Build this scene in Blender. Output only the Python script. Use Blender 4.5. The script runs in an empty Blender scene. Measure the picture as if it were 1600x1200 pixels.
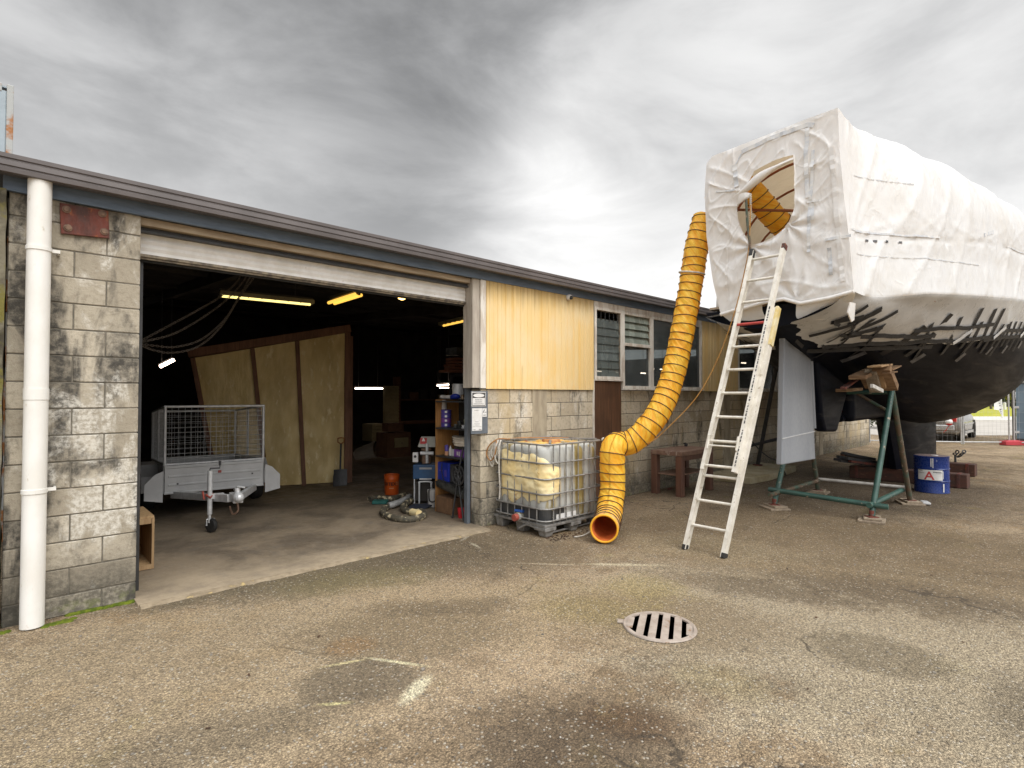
import bpy, bmesh, math, random
from mathutils import Vector, Matrix, Euler, noise
random.seed(7)
PI = math.pi
SC = bpy.context.scene
COL = SC.collection
rad = math.radians

# ---------------------------------------------------------------- camera
CAM = Vector((0, 0, 1.65))
YAW = math.atan2(920, 850)          # angle between the view direction and the shed wall (X axis)
PIT = math.atan2(18, 850)
F0 = Vector((math.cos(YAW), math.sin(YAW), 0))
RT = Vector((math.sin(YAW), -math.cos(YAW), 0))
FW = F0 * math.cos(PIT) + Vector((0, 0, math.sin(PIT)))
UP = Vector((0, 0, math.cos(PIT))) - F0 * math.sin(PIT)
FPX = 850.0

def ray(px, py):
    return FW * FPX + RT * (px - 800) + UP * (600 - py)
def onZ(px, py, z=0.0):
    d = ray(px, py); return CAM + d * ((z - CAM.z) / d.z)
def onY(px, py, y):
    d = ray(px, py); return CAM + d * (y / d.y)
def onX(px, py, x):
    d = ray(px, py); return CAM + d * (x / d.x)

cam_d = bpy.data.cameras.new('camera')
cam_d.sensor_width = 36.0
cam_d.lens = FPX / 1600 * 36.0
cam_d.clip_end = 2000
cam_o = bpy.data.objects.new('camera', cam_d)
COL.objects.link(cam_o)
m3 = Matrix((RT, UP, -FW)).transposed()
cam_o.matrix_world = Matrix.Translation(CAM) @ m3.to_4x4()
SC.camera = cam_o

# ---------------------------------------------------------------- mesh builder
def V(*a): return Vector(a)

class MB:
    def __init__(s): s.v = []; s.f = []; s.uvf = None
    def add(s, vs, fs):
        b = len(s.v); s.v += [Vector(p) for p in vs]; s.f += [[i + b for i in q] for q in fs]; return s
    def box(s, c, size, rot=None):
        x, y, z = size[0] / 2, size[1] / 2, size[2] / 2
        vs = [V(i, j, k) for i in (-x, x) for j in (-y, y) for k in (-z, z)]
        if rot is not None:
            R = rot.to_matrix() if isinstance(rot, Euler) else rot
            vs = [R @ p for p in vs]
        c = Vector(c)
        return s.add([p + c for p in vs], [[0, 1, 3, 2], [4, 6, 7, 5], [0, 4, 5, 1], [2, 3, 7, 6], [0, 2, 6, 4], [1, 5, 7, 3]])
    def bx(s, x0, x1, y0, y1, z0, z1):
        return s.box(((x0 + x1) / 2, (y0 + y1) / 2, (z0 + z1) / 2), (abs(x1 - x0), abs(y1 - y0), abs(z1 - z0)))
    def beam(s, a, b, w, h, up=(0, 0, 1)):
        a, b = Vector(a), Vector(b); d = (b - a); L = d.length; d.normalize()
        u = Vector(up); x = d.cross(u)
        if x.length < 1e-4: x = d.cross(V(1, 0, 0))
        x.normalize(); z = x.cross(d)
        R = Matrix((x, d, z)).transposed()
        return s.box((a + b) / 2, (w, L, h), R)
    def tube(s, path, r, n=8, cap=True, closed=False):
        P = [Vector(p) for p in path]; m = len(P)
        rs = r if isinstance(r, (list, tuple)) else [r] * m
        T = []
        for i in range(m):
            if closed: t = P[(i + 1) % m] - P[i - 1]
            else: t = P[min(i + 1, m - 1)] - P[max(i - 1, 0)]
            T.append(t.normalized() if t.length > 1e-9 else V(0, 0, 1))
        a = V(0, 0, 1) if abs(T[0].z) < .9 else V(1, 0, 0)
        nrm = (a - T[0] * a.dot(T[0])).normalized()
        vs = []
        for i in range(m):
            nrm = nrm - T[i] * nrm.dot(T[i])
            nrm.normalize(); bn = T[i].cross(nrm)
            for k in range(n):
                th = 2 * PI * k / n
                vs.append(P[i] + (nrm * math.cos(th) + bn * math.sin(th)) * rs[i])
        fs = []
        for i in range(m if closed else m - 1):
            j = (i + 1) % m
            for k in range(n):
                l = (k + 1) % n
                fs.append([i * n + k, i * n + l, j * n + l, j * n + k])
        if cap and not closed:
            fs.append(list(range(n))[::-1]); fs.append([(m - 1) * n + k for k in range(n)])
        return s.add(vs, fs)
    def cyl(s, a, b, r0, r1=None, n=16): return s.tube([a, b], [r0, r0 if r1 is None else r1], n)
    def lathe(s, prof, c=(0, 0, 0), n=24, R=None):
        c = Vector(c); vs = []; m = len(prof)
        for r, z in prof:
            for k in range(n):
                th = 2 * PI * k / n
                p = V(r * math.cos(th), r * math.sin(th), z)
                vs.append((R @ p if R is not None else p) + c)
        fs = []
        for i in range(m - 1):
            for k in range(n):
                l = (k + 1) % n
                fs.append([i * n + k, i * n + l, (i + 1) * n + l, (i + 1) * n + k])
        if prof[0][0] > 1e-5: fs.append(list(range(n))[::-1])
        if prof[-1][0] > 1e-5: fs.append([(m - 1) * n + k for k in range(n)])
        return s.add(vs, fs)
    def ball(s, c, r, nu=14, nv=9, f=None):
        c = Vector(c); rx, ry, rz = (r, r, r) if not isinstance(r, (tuple, list)) else r
        vs = [c + V(0, 0, -rz)]; fs = []
        for i in range(1, nv):
            ph = -PI / 2 + PI * i / nv
            for k in range(nu):
                th = 2 * PI * k / nu
                vs.append(c + V(rx * math.cos(ph) * math.cos(th), ry * math.cos(ph) * math.sin(th), rz * math.sin(ph)))
        vs.append(c + V(0, 0, rz)); last = len(vs) - 1
        for k in range(nu): fs.append([0, 1 + (k + 1) % nu, 1 + k])
        for i in range(nv - 2):
            for k in range(nu):
                a = 1 + i * nu; l = (k + 1) % nu
                fs.append([a + k, a + l, a + nu + l, a + nu + k])
        a = 1 + (nv - 2) * nu
        for k in range(nu): fs.append([a + k, a + (k + 1) % nu, last])
        if f: vs = [f(p) for p in vs]
        return s.add(vs, fs)
    def prism(s, poly, ext):
        P = [Vector(p) for p in poly]; e = Vector(ext); n = len(P)
        vs = P + [p + e for p in P]
        fs = [list(range(n))[::-1], list(range(n, 2 * n))] + [[i, (i + 1) % n, n + (i + 1) % n, n + i] for i in range(n)]
        return s.add(vs, fs)
    def grid(s, rows, close_u=False):
        m = len(rows); n = len(rows[0]); fs = []
        for i in range(m - 1):
            for k in range(n if close_u else n - 1):
                l = (k + 1) % n
                fs.append([i * n + k, i * n + l, (i + 1) * n + l, (i + 1) * n + k])
        return s.add([p for r in rows for p in r], fs)
    def xf(s, fn): s.v = [Vector(fn(p)) for p in s.v]; return s

def wm(o):
    M = Matrix.Translation(o.location) @ o.rotation_euler.to_matrix().to_4x4()
    return wm(o.parent) @ M if o.parent else M

def build(name, mb, mat, parent=None, local=False, smooth=None, bevel=0, seg=2, solid=0, fixn=True):
    me = bpy.data.meshes.new(name)
    vs = mb.v
    if parent is not None and not local:
        I = wm(parent).inverted(); vs = [I @ p for p in vs]
    me.from_pydata([tuple(p) for p in vs], [], mb.f)
    if fixn:
        b = bmesh.new(); b.from_mesh(me); bmesh.ops.recalc_face_normals(b, faces=b.faces[:]); b.to_mesh(me); b.free()
    me.update()
    if smooth is not None:
        me.polygons.foreach_set('use_smooth', [True] * len(me.polygons))
        me.set_sharp_from_angle(angle=rad(smooth))
    mats = mat if isinstance(mat, (list, tuple)) else [mat]
    for m in mats: me.materials.append(m)
    o = bpy.data.objects.new(name, me); COL.objects.link(o)
    if parent is not None: o.parent = parent
    if solid:
        md = o.modifiers.new('solid', 'SOLIDIFY'); md.thickness = solid; md.offset = 0
    if bevel:
        md = o.modifiers.new('bevel', 'BEVEL'); md.width = bevel; md.segments = seg; md.limit_method = 'ANGLE'; md.angle_limit = rad(40)
    return o

def tag(o, label, cat=None, group=None, kind=None):
    if label: o['label'] = label
    if cat: o['category'] = cat
    if group: o['group'] = group
    if kind: o['kind'] = kind
    return o
def thing(name, label, cat, loc=(0, 0, 0), rotz=0, group=None):
    o = bpy.data.objects.new(name, None); COL.objects.link(o)
    o.location = loc; o.rotation_euler = (0, 0, rotz); o.empty_display_size = .1
    return tag(o, label, cat, group)
def kids(o): return [c for c in COL.objects if c.parent == o]
def copy_tree(o, parent=None):
    c = o.copy(); COL.objects.link(c)
    if parent is not None: c.parent = parent
    for ch in list(o.children): copy_tree(ch, c)
    return c

def dense(mb, cuts=4):
    b = bmesh.new(); vs = [b.verts.new(p) for p in mb.v]; b.verts.ensure_lookup_table()
    for f in mb.f:
        try: b.faces.new([vs[i] for i in f])
        except ValueError: pass
    bmesh.ops.triangulate(b, faces=b.faces[:]); bmesh.ops.subdivide_edges(b, edges=b.edges[:], cuts=cuts, use_grid_fill=True)
    b.verts.index_update(); m = MB(); m.add([v.co.copy() for v in b.verts], [[v.index for v in f.verts] for f in b.faces]); b.free(); return m

def text_mb(txt, size, origin, xdir, ydir, depth=.002, bold=0.0, align='CENTER'):
    cu = bpy.data.curves.new('lettering', 'FONT'); cu.body = txt; cu.size = size; cu.extrude = depth; cu.offset = bold
    cu.align_x = align; cu.align_y = 'CENTER'; cu.resolution_u = 3
    ob = bpy.data.objects.new('lettering', cu); COL.objects.link(ob)
    dg = bpy.context.evaluated_depsgraph_get(); dg.update()
    me = bpy.data.meshes.new_from_object(ob.evaluated_get(dg))
    bpy.data.objects.remove(ob); bpy.data.curves.remove(cu)
    x, y = Vector(xdir).normalized(), Vector(ydir).normalized(); z = x.cross(y); o = Vector(origin)
    m = MB(); m.add([o + x * v.co.x + y * v.co.y + z * v.co.z for v in me.vertices], [list(p.vertices) for p in me.polygons])
    bpy.data.meshes.remove(me)
    return m

# ---------------------------------------------------------------- materials
class NT:
    def __init__(s, tree): s.t = tree
    def n(s, typ, ins=None, **props):
        nd = s.t.nodes.new(typ)
        for k, v in props.items(): setattr(nd, k, v)
        for k, v in (ins or {}).items(): s.put(nd.inputs[k], v)
        return nd
    def put(s, sock, v):
        if isinstance(v, bpy.types.NodeSocket): s.t.links.new(v, sock)
        elif isinstance(v, bpy.types.Node): s.t.links.new(v.outputs[0], sock)
        else:
            try: sock.default_value = v
            except Exception: sock.default_value = (*v, 1.0)
    def math(s, op, a, b=0.0, c=None, clamp=False):
        nd = s.t.nodes.new('ShaderNodeMath'); nd.operation = op; nd.use_clamp = clamp
        s.put(nd.inputs[0], a); s.put(nd.inputs[1], b)
        if c is not None: s.put(nd.inputs[2], c)
        return nd.outputs[0]
    def mix(s, fac, a, b, blend='MIX'):
        nd = s.t.nodes.new('ShaderNodeMix'); nd.data_type = 'RGBA'; nd.blend_type = blend
        s.put(nd.inputs[0], fac); s.put(nd.inputs[6], a if not isinstance(a, tuple) else (*a[:3], 1)); s.put(nd.inputs[7], b if not isinstance(b, tuple) else (*b[:3], 1))
        return nd.outputs[2]
    def noise(s, vec, scale, detail=4, rough=.55, dist=0.0, dim='3D'):
        nd = s.t.nodes.new('ShaderNodeTexNoise'); nd.noise_dimensions = dim
        if vec is not None: s.put(nd.inputs['Vector'], vec)
        nd.inputs['Scale'].default_value = scale; nd.inputs['Detail'].default_value = detail
        nd.inputs['Roughness'].default_value = rough; nd.inputs['Distortion'].default_value = dist
        return nd.outputs['Fac']
    def ramp(s, fac, lo, hi, a=0.0, b=1.0):
        nd = s.t.nodes.new('ShaderNodeMapRange'); nd.clamp = True; nd.interpolation_type = 'SMOOTHSTEP'
        s.put(nd.inputs[0], fac); nd.inputs[1].default_value = lo; nd.inputs[2].default_value = hi
        nd.inputs[3].default_value = a; nd.inputs[4].default_value = b
        return nd.outputs[0]
    def mapping(s, vec, scale=(1, 1, 1), rot=(0, 0, 0), loc=(0, 0, 0)):
        nd = s.t.nodes.new('ShaderNodeMapping'); s.put(nd.inputs[0], vec)
        nd.inputs['Scale'].default_value = scale; nd.inputs['Rotation'].default_value = rot; nd.inputs['Location'].default_value = loc
        return nd.outputs[0]
    def bump(s, h, strength=.3, dist=.01, normal=None):
        nd = s.t.nodes.new('ShaderNodeBump'); s.put(nd.inputs['Height'], h)
        nd.inputs['Strength'].default_value = strength; nd.inputs['Distance'].default_value = dist
        if normal is not None: s.put(nd.inputs['Normal'], normal)
        return nd.outputs[0]

def new_mat(name):
    m = bpy.data.materials.new(name); m.use_nodes = True
    t = NT(m.node_tree); bs = m.node_tree.nodes['Principled BSDF']; out = m.node_tree.nodes['Material Output']
    return m, t, bs, out

def obj_co(t): return t.n('ShaderNodeTexCoord').outputs['Object']
def wpos(t): return t.n('ShaderNodeNewGeometry').outputs['Position']

def M_plain(name, c1, c2=None, rough=.5, metal=0.0, nscale=6, bump=.1, bscale=60, spec=.5, lo=.35, hi=.65, stretch=(1, 1, 1), c3=None, c3s=25, c3lo=.62, c3hi=.7, coat=0.0, rvar=.15):
    """paint / metal / plastic with a second worn colour, fine bump and optional specks of a third"""
    m, t, bs, out = new_mat(name); co = t.mapping(obj_co(t), stretch)
    if c2 is None: c2 = tuple(x * .8 for x in c1)
    n1 = t.noise(co, nscale, 6, .6)
    col = t.mix(t.ramp(n1, lo, hi), c1, c2)
    if c3 is not None:
        n3 = t.noise(co, c3s, 5, .65)
        col = t.mix(t.ramp(n3, c3lo, c3hi), col, c3)
    t.put(bs.inputs['Base Color'], col)
    n2 = t.noise(co, bscale, 4, .6)
    t.put(bs.inputs['Roughness'], t.ramp(n2, .2, .8, max(.03, rough - rvar), min(1, rough + rvar)))
    bs.inputs['Metallic'].default_value = metal
    bs.inputs['Specular IOR Level'].default_value = spec
    if coat: bs.inputs['Coat Weight'].default_value = coat
    if bump: t.put(bs.inputs['Normal'], t.bump(t.math('ADD', n2, t.math('MULTIPLY', n1, .6)), bump, .01))
    return m

def M_wood(name, c1, c2, grain=(3, 40, 40), rough=.7, axis='X'):
    m, t, bs, out = new_mat(name)
    g = {'X': (grain[0], grain[1], grain[2]), 'Y': (grain[1], grain[0], grain[2]), 'Z': (grain[1], grain[2], grain[0])}[axis]
    co = t.mapping(obj_co(t), g)
    n = t.noise(co, 1.0, 6, .6, .4)
    n2 = t.noise(obj_co(t), 2.2, 4)
    col = t.mix(t.ramp(n, .3, .7), c1, c2)
    col = t.mix(t.math('MULTIPLY', t.ramp(n2, .45, .7), .45), col, tuple(x * .5 for x in c2))
    t.put(bs.inputs['Base Color'], col); bs.inputs['Roughness'].default_value = rough
    t.put(bs.inputs['Normal'], t.bump(n, .25, .006))
    return m

def M_emit(name, col, strength):
    m, t, bs, out = new_mat(name)
    bs.inputs['Base Color'].default_value = (*col, 1)
    bs.inputs['Emission Color'].default_value = (*col, 1); bs.inputs['Emission Strength'].default_value = strength
    return m

def M_block():
    m, t, bs, out = new_mat('concrete_block')
    P = wpos(t)
    isl = t.n('ShaderNodeNewGeometry').outputs['Random Per Island']
    r1 = t.ramp(isl, 0, 1)
    base = t.mix(r1, (.44, .375, .275), (.63, .555, .43))
    n1 = t.noise(P, 26, 8, .72)
    gx = t.ramp(t.n('ShaderNodeSeparateXYZ', {0: P}).outputs[0], 1.0, 4.0, .55, 0)
    base = t.mix(gx, base, t.mix(r1, (.28, .255, .21), (.48, .435, .355)))
    base = t.mix(t.ramp(n1, .45, .7, 0, .8), base, (.30, .26, .20))
    # grey-black weather stains, running down the wall
    st = t.noise(t.mapping(P, (1.35, 1.35, .5)), 1.7, 7, .62, .5)
    pil = t.ramp(t.n('ShaderNodeSeparateXYZ', {0: P}).outputs[0], 1.0, 4.0, 0.0, .055)
    stm = t.ramp(t.math('ADD', t.math('SUBTRACT', st, pil), t.math('MULTIPLY', t.math('SUBTRACT', isl, .5), .09)), .485, .60)
    fine = t.ramp(t.noise(P, 16, 6, .7), .3, .62)
    base = t.mix(t.math('MULTIPLY', stm, t.math('ADD', .45, t.math('MULTIPLY', fine, .5))), base, (.055, .052, .047))
    # white efflorescence
    ef = t.noise(t.mapping(P, (1.5, 1.5, .9), loc=(4.7, 2, 9)), 2.1, 8, .66, .7)
    XX = t.n('ShaderNodeSeparateXYZ', {0: P})
    wet = t.math('MULTIPLY', t.math('MULTIPLY', t.ramp(XX.outputs[0], .25, .5, 0, .13), t.ramp(XX.outputs[0], .9, 1.2, 1, 0)), t.math('MULTIPLY', t.ramp(XX.outputs[2], .35, .75), t.ramp(XX.outputs[2], 1.9, 1.4)))
    base = t.mix(t.math('MULTIPLY', t.ramp(t.math('ADD', ef, wet), .54, .66), t.ramp(t.noise(P, 30, 5, .7), .38, .6, .1, .8)), base, (.72, .69, .62))
    # ochre damp on the long wall
    oc = t.noise(t.mapping(P, (1.2, 1.2, .35), loc=(11, 2, 3)), 1.6, 5, .6)
    base = t.mix(t.math('MULTIPLY', t.ramp(oc, .47, .66), t.ramp(t.n('ShaderNodeSeparateXYZ', {0: P}).outputs[0], 3.0, 4.5, 0.0, .6)), base, (.50, .385, .21))
    z = t.n('ShaderNodeSeparateXYZ', {0: P}).outputs[2]
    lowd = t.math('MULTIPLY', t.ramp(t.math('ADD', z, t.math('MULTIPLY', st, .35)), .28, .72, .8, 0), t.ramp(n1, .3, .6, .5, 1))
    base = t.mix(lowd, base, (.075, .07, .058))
    gm = t.math('MULTIPLY', t.ramp(z, .02, .16, 1, 0), t.ramp(t.noise(P, 7, 5, .6), .52, .66, 0, .5))
    base = t.mix(gm, base, (.13, .16, .03))
    t.put(bs.inputs['Base Color'], base); bs.inputs['Roughness'].default_value = .93; bs.inputs['Specular IOR Level'].default_value = .2
    nb = t.noise(P, 95, 5, .75)
    t.put(bs.inputs['Normal'], t.bump(t.math('ADD', t.math('MULTIPLY', nb, .7), n1), .55, .012))
    return m

def M_tarp(name='white_shrink_film'):
    m, t, bs, out = new_mat(name)
    P = wpos(t)
    n1 = t.noise(t.mapping(P, (1.0, 1.0, .45)), 3.2, 7, .6, 1.4)
    n2 = t.noise(P, 11, 6, .6, .8)
    dirt = t.noise(P, 1.6, 7, .65)
    col = t.mix(t.ramp(dirt, .42, .68), (.885, .895, .90), (.82, .81, .785))
    t.put(bs.inputs['Base Color'], col)
    bs.inputs['Roughness'].default_value = .3
    cr = t.math('ABSOLUTE', t.math('SUBTRACT', t.noise(t.mapping(P, (1.6, 1.6, .42), rot=(.25, .35, 0)), 1.7, 3, .5, .4), .5))
    cr2 = t.math('ABSOLUTE', t.math('SUBTRACT', t.noise(t.mapping(P, (1.8, 1.8, .8), rot=(-.5, -.6, .3)), 2.6, 3, .5, .5), .5))
    hgt = t.math('ADD', t.math('ADD', t.math('MULTIPLY', t.ramp(cr, 0, .07, 1, 0), .6), t.math('MULTIPLY', t.ramp(cr2, 0, .06, .35, 0), 1.0)), t.math('MULTIPLY', t.math('ADD', n1, t.math('MULTIPLY', n2, .4)), .5))
    nrm = t.bump(hgt, .22, .03)
    t.put(bs.inputs['Normal'], nrm)
    tr = t.n('ShaderNodeBsdfTranslucent', {'Color': (.97, .76, .50, 1), 'Normal': nrm})
    mx = t.n('ShaderNodeMixShader', {0: .2, 1: bs.outputs[0], 2: tr.outputs[0]})
    t.put(out.inputs[0], mx.outputs[0])
    return m

def M_duct():
    m, t, bs, out = new_mat('orange_duct_fabric')
    uv = t.n('ShaderNodeAttribute', attribute_name='duct').outputs['Vector']   # x along in turns, y round, z grime
    sx = t.n('ShaderNodeSeparateXYZ', {0: uv})
    P = obj_co(t)
    diag = t.math('ADD', t.math('MULTIPLY', sx.outputs[0], 1.0), t.math('MULTIPLY', sx.outputs[1], 9.0))
    cmb = t.n('ShaderNodeCombineXYZ', {0: diag, 1: t.math('MULTIPLY', sx.outputs[0], .35), 2: 0.0})
    n = t.noise(cmb.outputs[0], 1.5, 5, .55, .6)
    n2 = t.noise(P, 9, 5)
    col = t.mix(t.ramp(n, .35, .62), (.97, .47, .02), (1.0, .66, .07))
    col = t.mix(t.ramp(n2, .6, .75, 0, .4), col, (.55, .2, .02))
    grime = t.math('MULTIPLY', sx.outputs[2], t.ramp(t.noise(P, 22, 6, .7), .38, .6))
    col = t.mix(grime, col, (.74, .5, .3))
    t.put(bs.inputs['Base Color'], col); bs.inputs['Roughness'].default_value = .42
    nrm = t.bump(n, .8, .03); t.put(bs.inputs['Normal'], nrm)
    tr = t.n('ShaderNodeBsdfTranslucent', {'Color': (1.0, .5, .03, 1), 'Normal': nrm})
    mx = t.n('ShaderNodeMixShader', {0: .28, 1: bs.outputs[0], 2: tr.outputs[0]})
    t.put(out.inputs[0], mx.outputs[0])
    return m

def M_hull():
    m, t, bs, out = new_mat('black_hull_paint')
    P = wpos(t)
    n1 = t.noise(t.mapping(P, (.35, 1.5, 2.2)), 2.0, 7, .62, .6)
    col = t.mix(t.ramp(n1, .4, .7), (.0035, .005, .0105), (.008, .0085, .0115))
    n3 = t.noise(t.mapping(P, (.22, 1.1, 3.0), loc=(3, 1, 0)), 2.6, 6, .6, .3)
    z = t.n('ShaderNodeSeparateXYZ', {0: P}).outputs[2]
    band = t.math('MULTIPLY', t.ramp(z, 2.3, 2.1, 0, 1), t.ramp(n3, .60, .70, 0, .5))
    col = t.mix(band, col, (.06, .052, .045))
    t.put(bs.inputs['Base Color'], col)
    t.put(bs.inputs['Roughness'], t.ramp(n1, .3, .75, .38, .62)); bs.inputs['Specular IOR Level'].default_value = .10
    t.put(bs.inputs['Normal'], t.bump(t.noise(P, 30, 4), .12, .01))
    return m

def M_glass(name='dusty_window_glass', tint=(.16, .18, .18), mixf=.45, rough=.12):
    m, t, bs, out = new_mat(name)
    P = obj_co(t)
    n = t.noise(t.mapping(P, (1, 1, .3)), 5, 5, .6)
    t.put(bs.inputs['Base Color'], t.mix(t.ramp(n, .35, .7), tint, tuple(x * 1.7 for x in tint)))
    t.put(bs.inputs['Roughness'], t.ramp(n, .3, .7, rough, rough + .14))
    tr = t.n('ShaderNodeBsdfTransparent', {'Color': (.8, .85, .85, 1)})
    mx = t.n('ShaderNodeMixShader', {0: mixf, 1: bs.outputs[0], 2: tr.outputs[0]})
    t.put(out.inputs[0], mx.outputs[0])
    return m

def M_slab():
    m, t, bs, out = new_mat('worn_concrete_floor')
    P = wpos(t); y = t.n('ShaderNodeSeparateXYZ', {0: P}).outputs[1]
    n1 = t.noise(P, 1.3, 8, .65, .4); n2 = t.noise(P, 45, 5, .7); n3 = t.noise(P, 6, 6, .65)
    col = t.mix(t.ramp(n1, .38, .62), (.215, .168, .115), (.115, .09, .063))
    col = t.mix(t.ramp(n3, .56, .7, 0, .6), col, (.13, .11, .085))
    col = t.mix(t.ramp(n2, .55, .75, 0, .5), col, (.44, .40, .33))
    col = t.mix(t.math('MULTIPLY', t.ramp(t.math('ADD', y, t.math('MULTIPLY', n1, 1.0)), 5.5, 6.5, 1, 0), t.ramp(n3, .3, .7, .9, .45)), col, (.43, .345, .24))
    t.put(bs.inputs['Base Color'], col)
    t.put(bs.inputs['Roughness'], t.ramp(n3, .3, .7, .5, .85))
    t.put(bs.inputs['Normal'], t.bump(t.math('ADD', n2, n3), .25, .008))
    return m

def M_ground(marks):
    """weathered chip-seal yard: stones of several colours, worn and damp patches and painted under-boat shade at their places in the yard"""
    m, t, bs, out = new_mat('weathered_chip_seal')
    P = wpos(t)
    wob = t.noise(P, 2.6, 6, .65)
    wob2 = t.noise(P, 12, 5, .65)
    wv = t.math('ADD', t.math('MULTIPLY', t.math('SUBTRACT', wob, .5), 1.1), t.math('MULTIPLY', t.math('SUBTRACT', wob2, .5), .7))
    big = t.noise(P, .42, 6, .6, .5)
    mid = t.noise(t.mapping(P, loc=(9, 3, 1)), 1.5, 7, .66, .3)
    col = t.mix(t.ramp(t.math('ADD', t.math('MULTIPLY', big, .6), t.math('MULTIPLY', wob, .4)), .43, .58), (.485, .372, .246), (.28, .205, .127))
    col = t.mix(t.ramp(mid, .52, .70, 0, .8), col, (.155, .112, .072))
    och = t.noise(t.mapping(P, loc=(2, 7, 5)), 1.9, 6, .62)
    col = t.mix(t.ramp(och, .57, .68, 0, .5), col, (.40, .255, .115))
    gre = t.noise(t.mapping(P, loc=(21, 3, 5)), 1.2, 5, .6)
    col = t.mix(t.ramp(gre, .58, .68, 0, .5), col, (.34, .285, .095))
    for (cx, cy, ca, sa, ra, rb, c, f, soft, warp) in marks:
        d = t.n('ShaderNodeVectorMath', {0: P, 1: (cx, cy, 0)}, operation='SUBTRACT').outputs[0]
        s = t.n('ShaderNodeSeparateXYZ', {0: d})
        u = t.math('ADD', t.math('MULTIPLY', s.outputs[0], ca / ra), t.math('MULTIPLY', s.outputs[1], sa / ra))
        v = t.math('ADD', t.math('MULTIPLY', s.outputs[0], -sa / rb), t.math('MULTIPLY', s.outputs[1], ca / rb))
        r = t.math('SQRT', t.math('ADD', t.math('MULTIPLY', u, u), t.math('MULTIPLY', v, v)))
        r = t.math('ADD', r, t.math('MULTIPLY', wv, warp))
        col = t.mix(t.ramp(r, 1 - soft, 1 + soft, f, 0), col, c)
    # hairline cracks and tyre-polished streaks
    wp = t.n('ShaderNodeVectorMath', {0: P, 1: t.n('ShaderNodeVectorMath', {0: t.n('ShaderNodeTexNoise', {'Vector': P, 'Scale': 1.3, 'Detail': 6.0}).outputs['Color']}, operation='SCALE').outputs[0]}, operation='ADD').outputs[0]
    ve = t.n('ShaderNodeTexVoronoi', {'Vector': wp, 'Scale': .42}, feature='DISTANCE_TO_EDGE').outputs['Distance']
    ck = t.math('MULTIPLY', t.ramp(ve, .0015, .006, 1, 0), t.ramp(t.noise(t.mapping(P, loc=(5, 5, 5)), .5, 3), .5, .6, 0, .75))
    col = t.mix(ck, col, (.07, .055, .04))
    # stones
    vo = t.n('ShaderNodeTexVoronoi', {'Vector': P, 'Scale': 92.0, 'Randomness': 1.0}, feature='F1')
    rc = t.n('ShaderNodeSeparateColor', {0: vo.outputs['Color']})
    vo2 = t.n('ShaderNodeTexVoronoi', {'Vector': P, 'Scale': 210.0}, feature='F1')
    rc2 = t.n('ShaderNodeSeparateColor', {0: vo2.outputs['Color']})
    col = t.mix(1.0, col, t.mix(rc.outputs[0], (.70, .69, .68), (1.30, 1.29, 1.27)), 'MULTIPLY')
    col = t.mix(1.0, col, t.mix(rc2.outputs[1], (.72, .72, .72), (1.28, 1.28, 1.26)), 'MULTIPLY')
    pale = t.math('GREATER_THAN', rc.outputs[2], .97)
    col = t.mix(t.math('MULTIPLY', pale, .6), col, (.62, .57, .48))
    dk = t.math('MULTIPLY', t.math('LESS_THAN', rc.outputs[1], .10), .42)
    col = t.mix(dk, col, (.05, .045, .04))
    gap = t.ramp(vo.outputs['Distance'], .34, .64, 0, .38)
    col = t.mix(gap, col, (.06, .048, .035))
    t.put(bs.inputs['Base Color'], col)
    t.put(bs.inputs['Roughness'], t.ramp(mid, .3, .7, .78, .95)); bs.inputs['Specular IOR Level'].default_value = .25
    h = t.math('SUBTRACT', 1.0, vo.outputs['Distance'])
    h = t.math('ADD', h, t.math('MULTIPLY', vo2.outputs['Distance'], -.4))
    nb = t.bump(h, 1.0, .012)
    nb = t.bump(t.noise(P, 3.0, 5, .6), .35, .05, nb)
    t.put(bs.inputs['Normal'], nb)
    return m

def M_cladding():
    """yellow enamelled cladding: slow fading, rain streaks from the top and scuffs"""
    m, t, bs, out = new_mat('faded_yellow_cladding'); P = wpos(t); S = t.n('ShaderNodeSeparateXYZ', {0: P})
    pan = t.n('ShaderNodeTexWhiteNoise', {'W': t.math('FLOOR', t.math('DIVIDE', t.math('SUBTRACT', S.outputs[0], .02), .068))}, noise_dimensions='1D').outputs['Value']
    col = t.mix(pan, (.83, .575, .225), (.86, .655, .335))
    fade = t.noise(t.mapping(P, (1.3, 1, .8)), 1.6, 5, .55)
    col = t.mix(t.ramp(fade, .42, .68, 0, .6), col, (.84, .70, .46))
    st = t.noise(t.mapping(P, (9, 1, .25)), 1.5, 6, .6)
    top = t.ramp(t.math('ADD', S.outputs[2], t.math('MULTIPLY', st, .5)), 3.05, 3.45, 0, .8)
    col = t.mix(top, col, (.40, .27, .10))
    run = t.math('MULTIPLY', t.ramp(st, .56, .72, 0, .5), t.ramp(t.noise(P, 2.3, 4), .45, .6))
    col = t.mix(run, col, (.55, .37, .13))
    sc = t.ramp(t.noise(P, 24, 5, .7), .68, .74, 0, .5); col = t.mix(sc, col, (.45, .33, .18))
    t.put(bs.inputs['Base Color'], col); bs.inputs['Roughness'].default_value = .5
    t.put(bs.inputs['Normal'], t.bump(t.noise(P, 3, 3), .1, .02)); return m
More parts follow.
